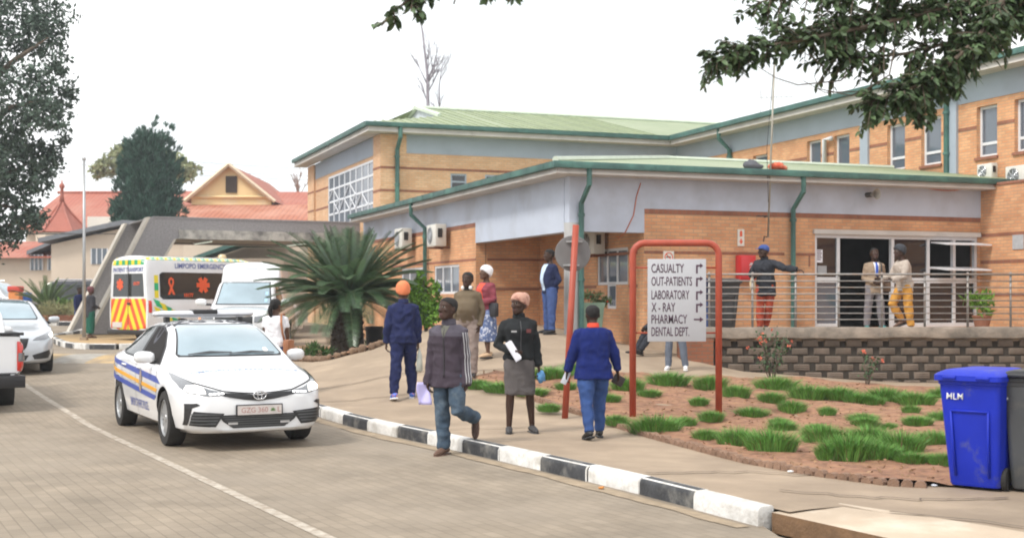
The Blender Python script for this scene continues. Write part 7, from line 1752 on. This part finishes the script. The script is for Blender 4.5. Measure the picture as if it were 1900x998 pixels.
# bare trees
def bare(label, base, trunk, rad, n, seed, L0, mat):
    t = thing('bare_tree', label, 'tree', base); mb = MB(); r = random.Random(seed); b0 = Vector(base); tr = [Vector(p) - b0 for p in trunk]; mb.tube(tr, rad, 7)
    cr = MB()
    def br(p, d, L, rd, dep):
        q = p + d * L; m = p.lerp(q, .5) + Vector((r.uniform(-1, 1), r.uniform(-1, 1), 0)) * L * .05; (mb if dep == 0 else cr).tube([p, m, q], [rd, rd * .75, rd * .45], 5)
        if dep < 2:
            for k in range(4): s_ = r.uniform(.3, 1); br(p.lerp(q, s_), (d + Vector((r.uniform(-.6, .6), r.uniform(-.6, .6), r.uniform(0, .5)))).normalized(), L * r.uniform(.35, .6), rd * .5, dep + 1)
    for k in range(n):
        s_ = r.uniform(.35, .98); i = min(len(tr) - 2, int(s_ * (len(tr) - 1))); p = tr[i].lerp(tr[i + 1], s_ * (len(tr) - 1) - i); br(p, Vector((r.uniform(-.75, .75), r.uniform(-.5, .5), 1)).normalized(), L0 * r.uniform(.6, 1.2), rad[i] * .4, 0)
    mb.build('trunk', mat, t, True); cr.build('twigs', mat, t, True)
m_bb = M('bark_pale', (.30, .28, .32), .9, var=.2)
D = 95; bare('tall bare tree rising behind the green roof ridge', (X(800, D), D, .7), [P(800, 520, D), P(795, 250, D), P(793, 140, D), P(784, 60, D), P(770, -20, D)], [.20, .15, .11, .07, .02], 13, 3, 1.6, m_bb)
bare('shorter bare tree beside the tall bare tree behind the roof', (X(818, D), D + 1, .7), [P(815, 520, D + 1), P(815, 250, D + 1), P(815, 160, D + 1), P(822, 110, D + 1)], [.12, .09, .05, .02], 10, 5, 1.4, m_bb)
D = 90; bare('small bare tree with rusty twigs behind the left end of the hospital', (X(556, D), D, .7), [P(556, 560, D), P(556, 380, D), P(552, 335, D)], [.16, .10, .05], 9, 9, .9, M('bark_rust', (.32, .22, .18), .9))
# ------------------------------------------------------------------ foreground tree overhead (its trunk stands outside the picture)
m_lf = leaf_mat('leaf_deep_green', (.062, .098, .044), .6, .45)
ft = thing('overhanging_tree', 'large tree at upper right whose dark leafy branches hang in front of the hospital roofs', 'tree', (7.4, 9.4, .12)); B0 = Vector((7.4, 9.4, .12))
crown_top = Vector((7.0, 9.2, 5.6)); tk = MB(); tk.tube([Vector((0, 0, -.1)), Vector((0, .05, 1.2)), Vector((-.1, 0, 3.2)), crown_top - B0], [.36, .28, .24, .18], 14)
paths = [([(2050, -130, 9.0), (1880, -30, 8.8), (1750, 15, 8.6), (1620, 48, 8.4), (1500, 72, 8.2), (1400, 90, 8.1), (1312, 114, 8.0)], .05, 33, 48), ([(1980, -160, 9.2), (1800, -50, 8.8), (1650, -10, 8.5), (1530, -15, 8.3), (1440, -5, 8.2), (1410, 5, 8.2)], .045, 40, 34), ([(1900, -80, 8.6), (1840, 40, 8.4), (1790, 95, 8.2), (1730, 145, 8.1), (1670, 172, 8.0), (1612, 190, 8.0)], .04, 32, 38), ([(1900, -80, 8.7), (1830, 60, 8.5), (1770, 135, 8.3), (1735, 180, 8.2), (1695, 205, 8.2)], .03, 28, 26),
    ([(2000, -120, 9.1), (1900, 0, 8.9), (1840, 60, 8.8), (1760, 80, 8.6), (1680, 100, 8.5), (1600, 108, 8.4), (1540, 100, 8.3)], .04, 42, 38), ([(2080, -60, 9.3), (1960, -30, 9.0), (1880, 15, 8.9), (1840, 40, 8.8)], .03, 34, 20), ([(1960, -150, 9.4), (1780, -20, 9.1), (1700, 20, 9.0), (1600, 30, 8.8), (1520, 45, 8.6), (1460, 62, 8.5)], .04, 44, 40),
    ([(1700, -260, 9.0), (1300, -170, 8.5), (1000, -70, 8.1), (840, -35, 7.9), (770, -8, 7.8), (735, 18, 7.8), (708, 48, 7.8)], .03, 16, 9), ([(1300, -170, 8.5), (960, -60, 8.0), (850, -20, 7.9), (842, 8, 7.9)], .02, 12, 4), ([(1300, -170, 8.5), (990, -50, 8.0), (930, -22, 7.9), (905, -8, 7.9)], .02, 12, 3), ([(1300, -170, 8.5), (1010, -50, 8.0), (960, -18, 7.9), (942, 4, 7.9)], .02, 10, 3), ([(1000, -70, 8.1), (800, -30, 7.9), (765, 0, 7.8), (768, 26, 7.8)], .015, 16, 9)]
CL = []; DL = []
for pts, rad, spread, ntw in paths:
    W_ = [P(*p) for p in pts]; tk.tube([crown_top - B0] * 0 + ([(crown_top - B0)] if len(pts) > 4 else []) + [w - B0 for w in W_], [rad * .8] * (1 if len(pts) > 4 else 0) + [lerp(rad * .55, .005, i / (len(W_) - 1)) for i in range(len(W_))], 6)
    k = spread / 2400 * 8.2; seg = [(W_[i + 1] - W_[i]).length for i in range(len(W_) - 1)]; cum = np.cumsum([0] + seg)
    for q in range(int(ntw * 3.3)):
        s_ = rng.uniform(.22 if len(pts) > 4 and spread > 20 else .55, 1.0) * cum[-1]; i = min(len(W_) - 2, int(np.searchsorted(cum, s_) - 1)); i = max(i, 0); p = W_[i].lerp(W_[i + 1], (s_ - cum[i]) / seg[i]); ax = (W_[i + 1] - W_[i]).normalized()
        d = Vector(rng.normal(size=3)); d = (d - ax * d.dot(ax)).normalized() * .8 + ax * .55 + Vector((0, 0, -.18)); d.normalize(); L = k * rng.uniform(.7, 1.9); e = p + d * L + Vector((0, 0, -.12 * L)); tk.tube([p - B0, p.lerp(e, .5) + Vector((0, 0, .04 * L)) - B0, e - B0], [.006, .004, .002], 4)
        nl = int(rng.integers(9, 15)) if spread > 20 else int(rng.integers(6, 10))
        for j in range(nl):
            t_ = (j + 1.2) / (nl + 1); c_ = p.lerp(e, t_); sd = d.cross(Vector((0, 0, 1))).normalized() * (1 if j % 2 else -1); CL.append(tuple(c_ - B0)); DL.append(tuple((d * .5 + sd * .8 + Vector((0, 0, -.25))).normalized()))
# bare drooping twigs
for pts in ([(1660, 90), (1650, 140), (1600, 170), (1530, 172), (1490, 150)], [(1600, 110), (1560, 150), (1480, 158), (1440, 145), (1400, 120)], [(1640, 80), (1640, 150), (1580, 178), (1520, 165), (1510, 140)], [(1500, 100), (1540, 135), (1520, 155)]): tk.tube([P(px, py, 8.3) - B0 for px, py in pts], [.006, .005, .004, .003, .002][:len(pts)], 4)
tk.build('trunk', m_bark, ft, True)
CL = np.array(CL); DL = np.array(DL); n = len(CL)
# rounder six-sided leaflets, folded and curved
d = DL + rng.normal(size=(n, 3)) * .25; d /= np.linalg.norm(d, axis=1)[:, None]; r = rng.normal(size=(n, 3)) * .5 + np.array((0, 0, 1)); s = np.cross(d, r); s /= np.linalg.norm(s, axis=1)[:, None]; u = np.cross(s, d)
L = (.037 + .033 * rng.random((n, 1))); W = L * .30
V = [CL, CL + d * L * .30 + s * W * .85 + u * W * .25, CL + d * L * .65 + s * W * .9 + u * W * .1 - np.array((0, 0, .004)), CL + d * L - np.array((0, 0, .012)), CL + d * L * .65 - s * W * .9 + u * W * .1 - np.array((0, 0, .004)), CL + d * L * .30 - s * W * .85 + u * W * .25, CL + d * L * .5 - u * W * .1]
v = np.stack(V, 1).reshape(-1, 3); f = []
for i in range(n): o = 7 * i; f += [(o, o + 1, o + 6), (o + 1, o + 2, o + 6), (o + 2, o + 3, o + 6), (o + 3, o + 4, o + 6), (o + 4, o + 5, o + 6), (o + 5, o, o + 6)]
link_mesh('crown', np_mesh(v, f), m_lf, ft)
# ------------------------------------------------------------------ cycads
m_fr = leaf_mat('frond_green', (.062, .120, .055), .45, .30, .7); m_fr2 = leaf_mat('frond_green_pale', (.075, .13, .035), .35, .4, .5)
m_ctr = M('cycad_trunk', (.045, .035, .025), .95, var=.5, scale=14, bump=1.2, bscale=18)
def cycad(label, base, R_, n, trunk_h, trunk_r, mat, seed, emin=-15, emax=84, LL=.16):
    t = thing('cycad', label, 'plant', base); r = random.Random(seed)
    mb = MB(); mb.lathe([(trunk_r * 1.15, -.1), (trunk_r * 1.1, trunk_h * .2), (trunk_r, trunk_h * .5), (trunk_r * .95, trunk_h * .85), (trunk_r * .6, trunk_h * 1.1), (.05, trunk_h * 1.2)], 26)
    for k in range(170):    # leaf-base scales
        a = k * 2.399; z = trunk_h * (k / 170); mb.box(-.04, .04, -.03, .03, -.03, .05) if 0 else mb.add([Vector((math.cos(a + da) * (trunk_r * 1.02 + dr), math.sin(a + da) * (trunk_r * 1.02 + dr), z + dz)) for da, dr, dz in ((-.14, -.01, -.04), (.14, -.01, -.04), (.10, .05, .03), (-.10, .05, .03), (0, -.02, .07))], [(0, 1, 2, 3), (3, 2, 4)])
    mb.build('trunk', m_ctr, t)
    V = []; F = []; st = MB()
    for i in range(n):
        a = i * 2.39996 + r.uniform(-.15, .15); e = R(lerp(emax, emin, (i / n) ** .75) + r.uniform(-6, 6)); L = R_ * r.uniform(.9, 1.08) * (1.0 if i > n * .15 else .85)
        p = Vector((math.cos(a) * trunk_r * .3, math.sin(a) * trunk_r * .3, trunk_h * 1.05)); h = Vector((math.cos(a), math.sin(a), 0)); pts = [p.copy()]; ds = []; N = 58; droop = r.uniform(.45, .95)
        for k in range(N):
            tt = k / N; el = e - droop * tt ** 1.3 * R(70) * max(.35, math.cos(e)); d = h * math.cos(el) + Vector((0, 0, math.sin(el))); p = p + d * (L / N); pts.append(p.copy()); ds.append(d)
        st.tube(pts[::6] + [pts[-1]], [lerp(.016, .003, q / 8) for q in range(len(pts[::6]) + 1)], 5)
        side = h.cross(Vector((0, 0, 1))).normalized()
        for k in range(5, N):
            tt = k / N; d = ds[k - 1]; up = side.cross(d).normalized(); ll = LL * (.55 + .9 * math.sin(math.pi * min(1, .15 + tt * .85)) ** .7) * (R_ / 1.5); w = .0105 * (R_ / 1.5) * .72
            for sg in (-1, 1):
                q = pts[k]; ld = (side * sg * .80 + d * .55 + up * .32).normalized(); tip = q + ld * ll - Vector((0, 0, .06 * ll)); wv = d * w
                o = len(V); V += [tuple(q - wv), tuple(q + wv), tuple(q + ld * ll * .5 + wv * .9 + up * .006), tuple(tip), tuple(q + ld * ll * .5 - wv * .9 + up * .006)]; F.append((o, o + 1, o + 2, o + 3, o + 4))
    st.build('frond_stems', M('frond_stem', (.12, .13, .05), .6, var=.2), t, True); link_mesh('fronds', np_mesh(V, F), mat, t)
    return t
def cyz(px, d): x = X(px, d); return (x, d, Hz(x, d) - .02)
cycad('large cycad with arching dark green fronds and a thick trunk beside the drive', cyz(645, 28.6), 1.88, 120, 1.25, .34, m_fr, 4, emin=-8)
D = 53.5; cycad('small yellow green cycad in the planted bed at the far left', (X(88, D), D, 1.02), 1.65, 46, .25, .16, m_fr2, 9, emin=15, LL=.12)
# palm bed soil with stones
PB = [(X(535, 27.5), 27.5), (X(600, 25.9), 25.9), (X(690, 25.6), 25.6), (X(735, 26.2), 26.2), (X(720, 29.5), 29.5), (X(640, 33), 33), (X(540, 33), 33)]
sheet('palm_bed', PB, lambda x, y: Hz(x, y) + .06 + .05 * noise.noise((x * 2, y * 2, 4)), m_soil, .25)
rr = random.Random(12); st = thing('stone_edging', 'row of small brown stones edging the bed under the big cycad', 'edging', (X(630, 25.6), 25.6, .6)); m_st = M('stone_brown', (.20, .13, .085), .95, var=.4, scale=9, bump=.8); mb = MB(); B1 = Vector((X(630, 25.6), 25.6, .6))
edge = PB[:4]
for a, b in zip(edge, edge[1:]):
    n = int(math.hypot(b[0] - a[0], b[1] - a[1]) / .14)
    for k in range(n):
        x = lerp(a[0], b[0], k / n) + rr.uniform(-.04, .04); y = lerp(a[1], b[1], k / n) + rr.uniform(-.06, .06); mb.ell(Vector((x, y, Hz(x, y) + .05)) - B1, (rr.uniform(.05, .1), rr.uniform(.04, .08), rr.uniform(.04, .09)), 8, 6)
me = mb.mesh(); folds(me, .02, 1, 10, 10); o = link_mesh('stones', me, m_st, st, True)
# ------------------------------------------------------------------ bushes
def bush(name, label, base, blobs, n, L, W, mat, cat='bush', flowers=None, stems=True, up=-.1):
    t = thing(name, label, cat, base); C_ = blob_points([((b[0], b[1], b[2]), (b[3], b[3], b[4])) for b in blobs], n, .35); v, f = leaves(C_, L * (.7 + .6 * rng.random(len(C_))), W, None, up); link_mesh('foliage', np_mesh(v, f), mat, t)
    if stems:
        mb = MB()
        for b in blobs: mb.tube([(0, 0, -.05), (b[0] * .5, b[1] * .5, b[2] * .5), (b[0], b[1], b[2])], [.02, .015, .008], 6)
        mb.build('stem', m_bark, t, True)
    if flowers:
        q = C_[rng.integers(0, len(C_), flowers[1])]; v, f = leaves(np.repeat(q, 5, 0), flowers[2], flowers[2] * .45, None, 0); link_mesh('flowers', np_mesh(v, f), flowers[0], t)
    return t
m_lb = leaf_mat('leaf_bright_green', (.12, .24, .03), .45); m_mid = leaf_mat('leaf_mid_green', (.05, .11, .03), .5); m_pale = leaf_mat('grass_pale', (.33, .32, .17), .35, .7); m_rose = leaf_mat('leaf_rose', (.055, .10, .045), .5)
m_flr = leaf_mat('petal_red', (.55, .05, .04), .3); m_flp = leaf_mat('petal_coral', (.60, .16, .10), .3)
b = gz(790, 28.2); bush('bright_bush', 'bright yellow green bush growing against the left wall of the hospital', b, [(-.1, 0, .45, .32, .4), (.12, .1, .75, .25, .35), (-.2, .1, .95, .2, .25), (.15, -.05, .35, .28, .3), (-.05, 0, 1.15, .16, .15)], 2600, .085, .028, m_lb)
b = gz(722, 31); bush('shrub', 'low green shrub with thin leaves between the big cycad and the waste tub', b, [(0, 0, .3, .4, .3), (-.3, 0, .25, .3, .25)], 700, .12, .02, m_mid)
b = gz(575, 27.0); bush('shrub', 'ragged low green shrub at the left front of the cycad bed', b, [(0, 0, .18, .3, .16), (.35, .1, .12, .2, .12)], 500, .14, .012, m_mid, up=-.9)
D = 52.8; bush('round_bush', 'round green bush right of the small cycad', (X(124, D), D, 1.0), [(0, 0, .35, .55, .38), (.4, 0, .25, .35, .28), (-.4, 0, .3, .35, .3)], 1800, .13, .035, leaf_mat('leaf_fresh', (.09, .17, .03), .45))
D = 52.3; bush('pale_grass', 'pale straw coloured grass clump in the brick planter', (X(108, D), D, 1.0), [(-.9, 0, .15, .5, .22), (-.2, 0, .2, .5, .28), (.5, .1, .2, .5, .28), (.95, 0, .15, .3, .2)], 2200, .32, .010, m_pale, 'grass', None, False, -1.2)
D = 56; bush('dark_bush', 'small yellow green bush at the foot of the small cycad', (X(52, D), D, .8), [(0, 0, .4, .5, .4)], 900, .12, .03, leaf_mat('leaf_yellowish', (.14, .19, .03), .4))
b = (X(1096, 27.3), 27.3, 1.62); 
bush('planter_flowers', 'trailing green plant with small red flowers in the pale green planter', b, [(-.2, -.05, .10, .22, .12), (.15, 0, .12, .24, .14), (.35, 0, .06, .16, .10), (-.38, 0, .05, .14, .10), (0, 0, .2, .2, .1)], 900, .07, .016, leaf_mat('leaf_sage', (.12, .17, .07), .4), 'plant', (m_flr, 34, .035), False)
b = gz(1430, 23.2); rb0 = b
def rose(label, px, d, h, n, fl):
    b = gz(px, d); t = thing('rose_bush', label, 'plant', b); r = random.Random(px); mb = MB(); C_ = []; T_ = []
    for k in range(n):
        a = r.uniform(0, 6.28); q = Vector((math.cos(a), math.sin(a), 0)) * r.uniform(.1, .38) * h; top = Vector((q.x, q.y, h * r.uniform(.55, 1))); mb.tube([(q.x * .1, q.y * .1, -.05), (q.x * .5, q.y * .5, top.z * .5), top], [.010, .008, .004], 5); T_.append(top)
        for j in range(22): s_ = r.uniform(.3, 1.05); C_.append((q.x * s_ + r.gauss(0, .05), q.y * s_ + r.gauss(0, .05), top.z * s_ + r.gauss(0, .04)))
    mb.build('stem', m_bark, t, True); v, f = leaves(np.array(C_), .065, .020); link_mesh('foliage', np_mesh(v, f), m_rose, t)
    q = np.array([tuple(T_[r.randrange(n)] + Vector((r.gauss(0, .06), r.gauss(0, .06), r.gauss(-.05, .06)))) for _ in range(fl)]); v, f = leaves(np.repeat(q, 6, 0), .05, .022, None, 0); link_mesh('flowers', np_mesh(v, f), m_flp, t)
rose('straggly rose bush with coral blooms in front of the block wall', 1432, 23.0, .85, 13, 12); rose('small thin rose bush with one red bloom near the block wall', 1608, 22.6, .62, 4, 4)
b = (X(1822, 27.2), 27.2, ZF + .012); pt2 = thing('potted_plant', 'potted green plant on the terrace by the right end of the entrance windows', 'plant', b); mb = MB(); mb.lathe([(.13, 0), (.19, .26), (.205, .27), (.20, .30), (.17, .29)], 20); mb.build('pot', M('pot_terracotta', (.28, .12, .07), .8), pt2, True, 40)
C_ = blob_points([((0, 0, .5), (.34, .34, .26)), ((-.15, 0, .6), (.25, .25, .15))], 420, .3); v, f = leaves(C_, .16, .02, None, -.6); link_mesh('foliage', np_mesh(v, f), m_lb, pt2)
# ------------------------------------------------------------------ grass tufts in the bed
m_gr = leaf_mat('tuft_green', (.125, .285, .060), .45, .6); m_dry = leaf_mat('tuft_dry', (.20, .14, .07), .4, .8)
TUFT = [(1165, 732, 34, 28), (1240, 730, 36, 26), (1318, 730, 34, 28), (1365, 744, 28, 24), (1205, 742, 22, 16), (1297, 756, 20, 16), (1440, 732, 36, 28), (1432, 746, 28, 22), (1500, 742, 36, 28), (1555, 744, 34, 24), (1592, 740, 30, 20), (1642, 738, 34, 28), (1618, 750, 26, 18), (1700, 747, 34, 24), (1748, 737, 30, 26), (1395, 773, 30, 20), (1270, 778, 22, 20), (1320, 778, 26, 20), (1470, 768, 24, 24), (1445, 780, 22, 16), (1535, 771, 16, 18), (1600, 772, 28, 18), (1606, 788, 28, 18), (1690, 768, 16, 16), (1702, 788, 30, 20), (1748, 772, 26, 22), (1215, 800, 50, 38), (1145, 786, 24, 20), (1310, 808, 24, 22), (1368, 826, 42, 38), (1430, 834, 46, 46), (1452, 793, 28, 20), (1528, 818, 40, 36), (1575, 848, 52, 50), (1672, 838, 46, 46), (1628, 848, 36, 32), (1732, 822, 34, 28), (1748, 862, 26, 26), (1515, 797, 22, 14), (1612, 822, 40, 38), (1650, 793, 14, 14), (1540, 850, 30, 30), (1690, 858, 34, 24),
    (888, 741, 24, 18), (932, 745, 38, 20), (985, 748, 30, 16), (1022, 735, 42, 24), (1088, 730, 38, 26), (1104, 748, 28, 18), (1018, 768, 22, 16), (1050, 746, 20, 18), (1130, 752, 24, 18)]
def tuft_mesh(seed, n=1000):
    r = random.Random(seed); V = []; F = []; M_ = []
    for k in range(n):
        a = r.uniform(0, 6.283); q = r.random() ** .6; x, y = math.cos(a) * q * .72, math.sin(a) * q * .75; L = r.uniform(.55, 1.05) * (1 - .35 * q); ln = q * .38 + r.uniform(0, .22); dx, dy = math.cos(a) * ln + r.uniform(-.2, .2), math.sin(a) * ln + r.uniform(-.2, .2); w = .012
        wx, wy = -math.sin(a + r.uniform(-1, 1)) * w, math.cos(a + r.uniform(-1, 1)) * w; o = len(V)
        V += [(x - wx, y - wy, -.12), (x + wx, y + wy, -.12), (x + dx * .4 + wx * .8, y + dy * .4 + wy * .8, L * .6), (x + dx * .4 - wx * .8, y + dy * .4 - wy * .8, L * .6), (x + dx, y + dy, L)]; F += [(o, o + 1, o + 2, o + 3), (o + 3, o + 2, o + 4)]
        dry = 1 if (r.random() < .06) else 0; M_ += [dry, dry]
    me = np_mesh(V, F); me.polygons.foreach_set('material_index', M_); return me
protos = []
for k in range(5):
    me = tuft_mesh(k); protos.append(me)
    me.materials.append(m_gr); me.materials.append(m_dry)
for i, (px, py, hw, hp) in enumerate(TUFT):
    d = 1.58 * 2400 / (py - 555); x = X(px, d)
    for _ in range(4): d = (CAMZ - soil_z(x, d)) * 2400 / (py - 555); x = X(px, d)
    o = bpy.data.objects.new('grass_tuft', protos[i % 5]); col.objects.link(o); o.location = (x, d, soil_z(x, d)); s_ = hw * d / 2400 * 1.0; o.scale = (s_ * 1.08, s_ * 1.25, hp * d / 2400 * 1.12); o.rotation_euler = (0, 0, i * 1.3)
    tag(o, 'tuft of fine green grass planted in the red soil bed', 'grass', 'grass tufts in the garden bed')
# dry leaf litter on the soil and brick edging of the bed
pts = []
while len(pts) < 1500:
    y = rng.uniform(11.6, 22); x = rng.uniform(-.6, 6.5); 
    nearx = np.interp(y, [q[1] for q in GN[:8][::-1]], [q[0] for q in GN[:8][::-1]])
    if x > nearx + .1: pts.append((x, y, soil_z(x, y) + .012))
v, f = leaves(np.array(pts), .055 * (.5 + rng.random(len(pts))), .012, np.tile(np.array((0.0, 0, 0)), (len(pts), 1)) + rng.normal(size=(len(pts), 3)) * np.array((1, 1, .12)), 0); o = link_mesh('dry_litter', np_mesh(v, f), leaf_mat('litter_brown', (.30, .19, .11), .4, .9)); tag(o, 'dry stalks and leaf litter scattered over the red soil', 'litter', None, 'stuff')
ed = thing('brick_edging', 'row of half sunk brown bricks edging the garden bed along the pavement', 'edging', (GN[3][0], GN[3][1], .12)); mb = MB(); B2 = Vector((GN[3][0], GN[3][1], .12)); r = random.Random(2)
pth = [(x - .02, y - .05) for x, y in GN[:7]] + [(3.72, 11.58)]
for a, b in zip(pth, pth[1:]):
    n = max(1, int(math.hypot(b[0] - a[0], b[1] - a[1]) / .11)); dd = Vector((b[0] - a[0], b[1] - a[1], 0)).normalized(); nn = Vector((-dd.y, dd.x, 0))
    for k in range(n):
        c = Vector((lerp(a[0], b[0], (k + .5) / n), lerp(a[1], b[1], (k + .5) / n), 0)); c.z = Hz(c.x, c.y) + r.uniform(-.012, .012); tl = r.uniform(-.15, .15)
        pr = [(-.05, -.05), (-.05, .035), (-.03, .062), (0, .07), (.03, .062), (.05, .035), (.05, -.05)]
        mb.loft([[c + dd * x + nn * (w + tl * z) + Vector((0, 0, z)) - B2 for x, z in pr] for w in (-.045, .045)])
mb.build('bricks', M('edging_brick', (.25, .155, .105), .95, var=.3, scale=8, bump=.6, dirt=(.16, .10, .07), dscale=4), ed)
# weeds in the drain
for (px, py, lb) in ((1480, 985, 'small green weed growing in the drain under the slab'),): 
    bush('weed', lb, (1.98, 9.1, -.2), [(0, 0, .12, .10, .1), (.2, -.2, .1, .1, .1)], 160, .07, .014, m_mid, 'plant', None, False)
# ------------------------------------------------------------------ thin haze volume added to lift the dark tones
hz = MB().box(-140, 140, -3, 130, -1.7, 24).build('haze', [bpy.data.materials.new('added_haze')]); hz['kind'] = 'stuff'
hm = hz.data.materials[0]; hm.use_nodes = True; hn = hm.node_tree.nodes; hn.clear(); ho = hn.new('ShaderNodeOutputMaterial'); hv = hn.new('ShaderNodeVolumePrincipled')  # volume added for its veil of light over dark surfaces
hv.inputs['Color'].default_value = (.90, .94, 1.0, 1); hv.inputs['Density'].default_value = .0008; hv.inputs['Anisotropy'].default_value = .2
hm.node_tree.links.new(hv.outputs[0], ho.inputs['Volume'])
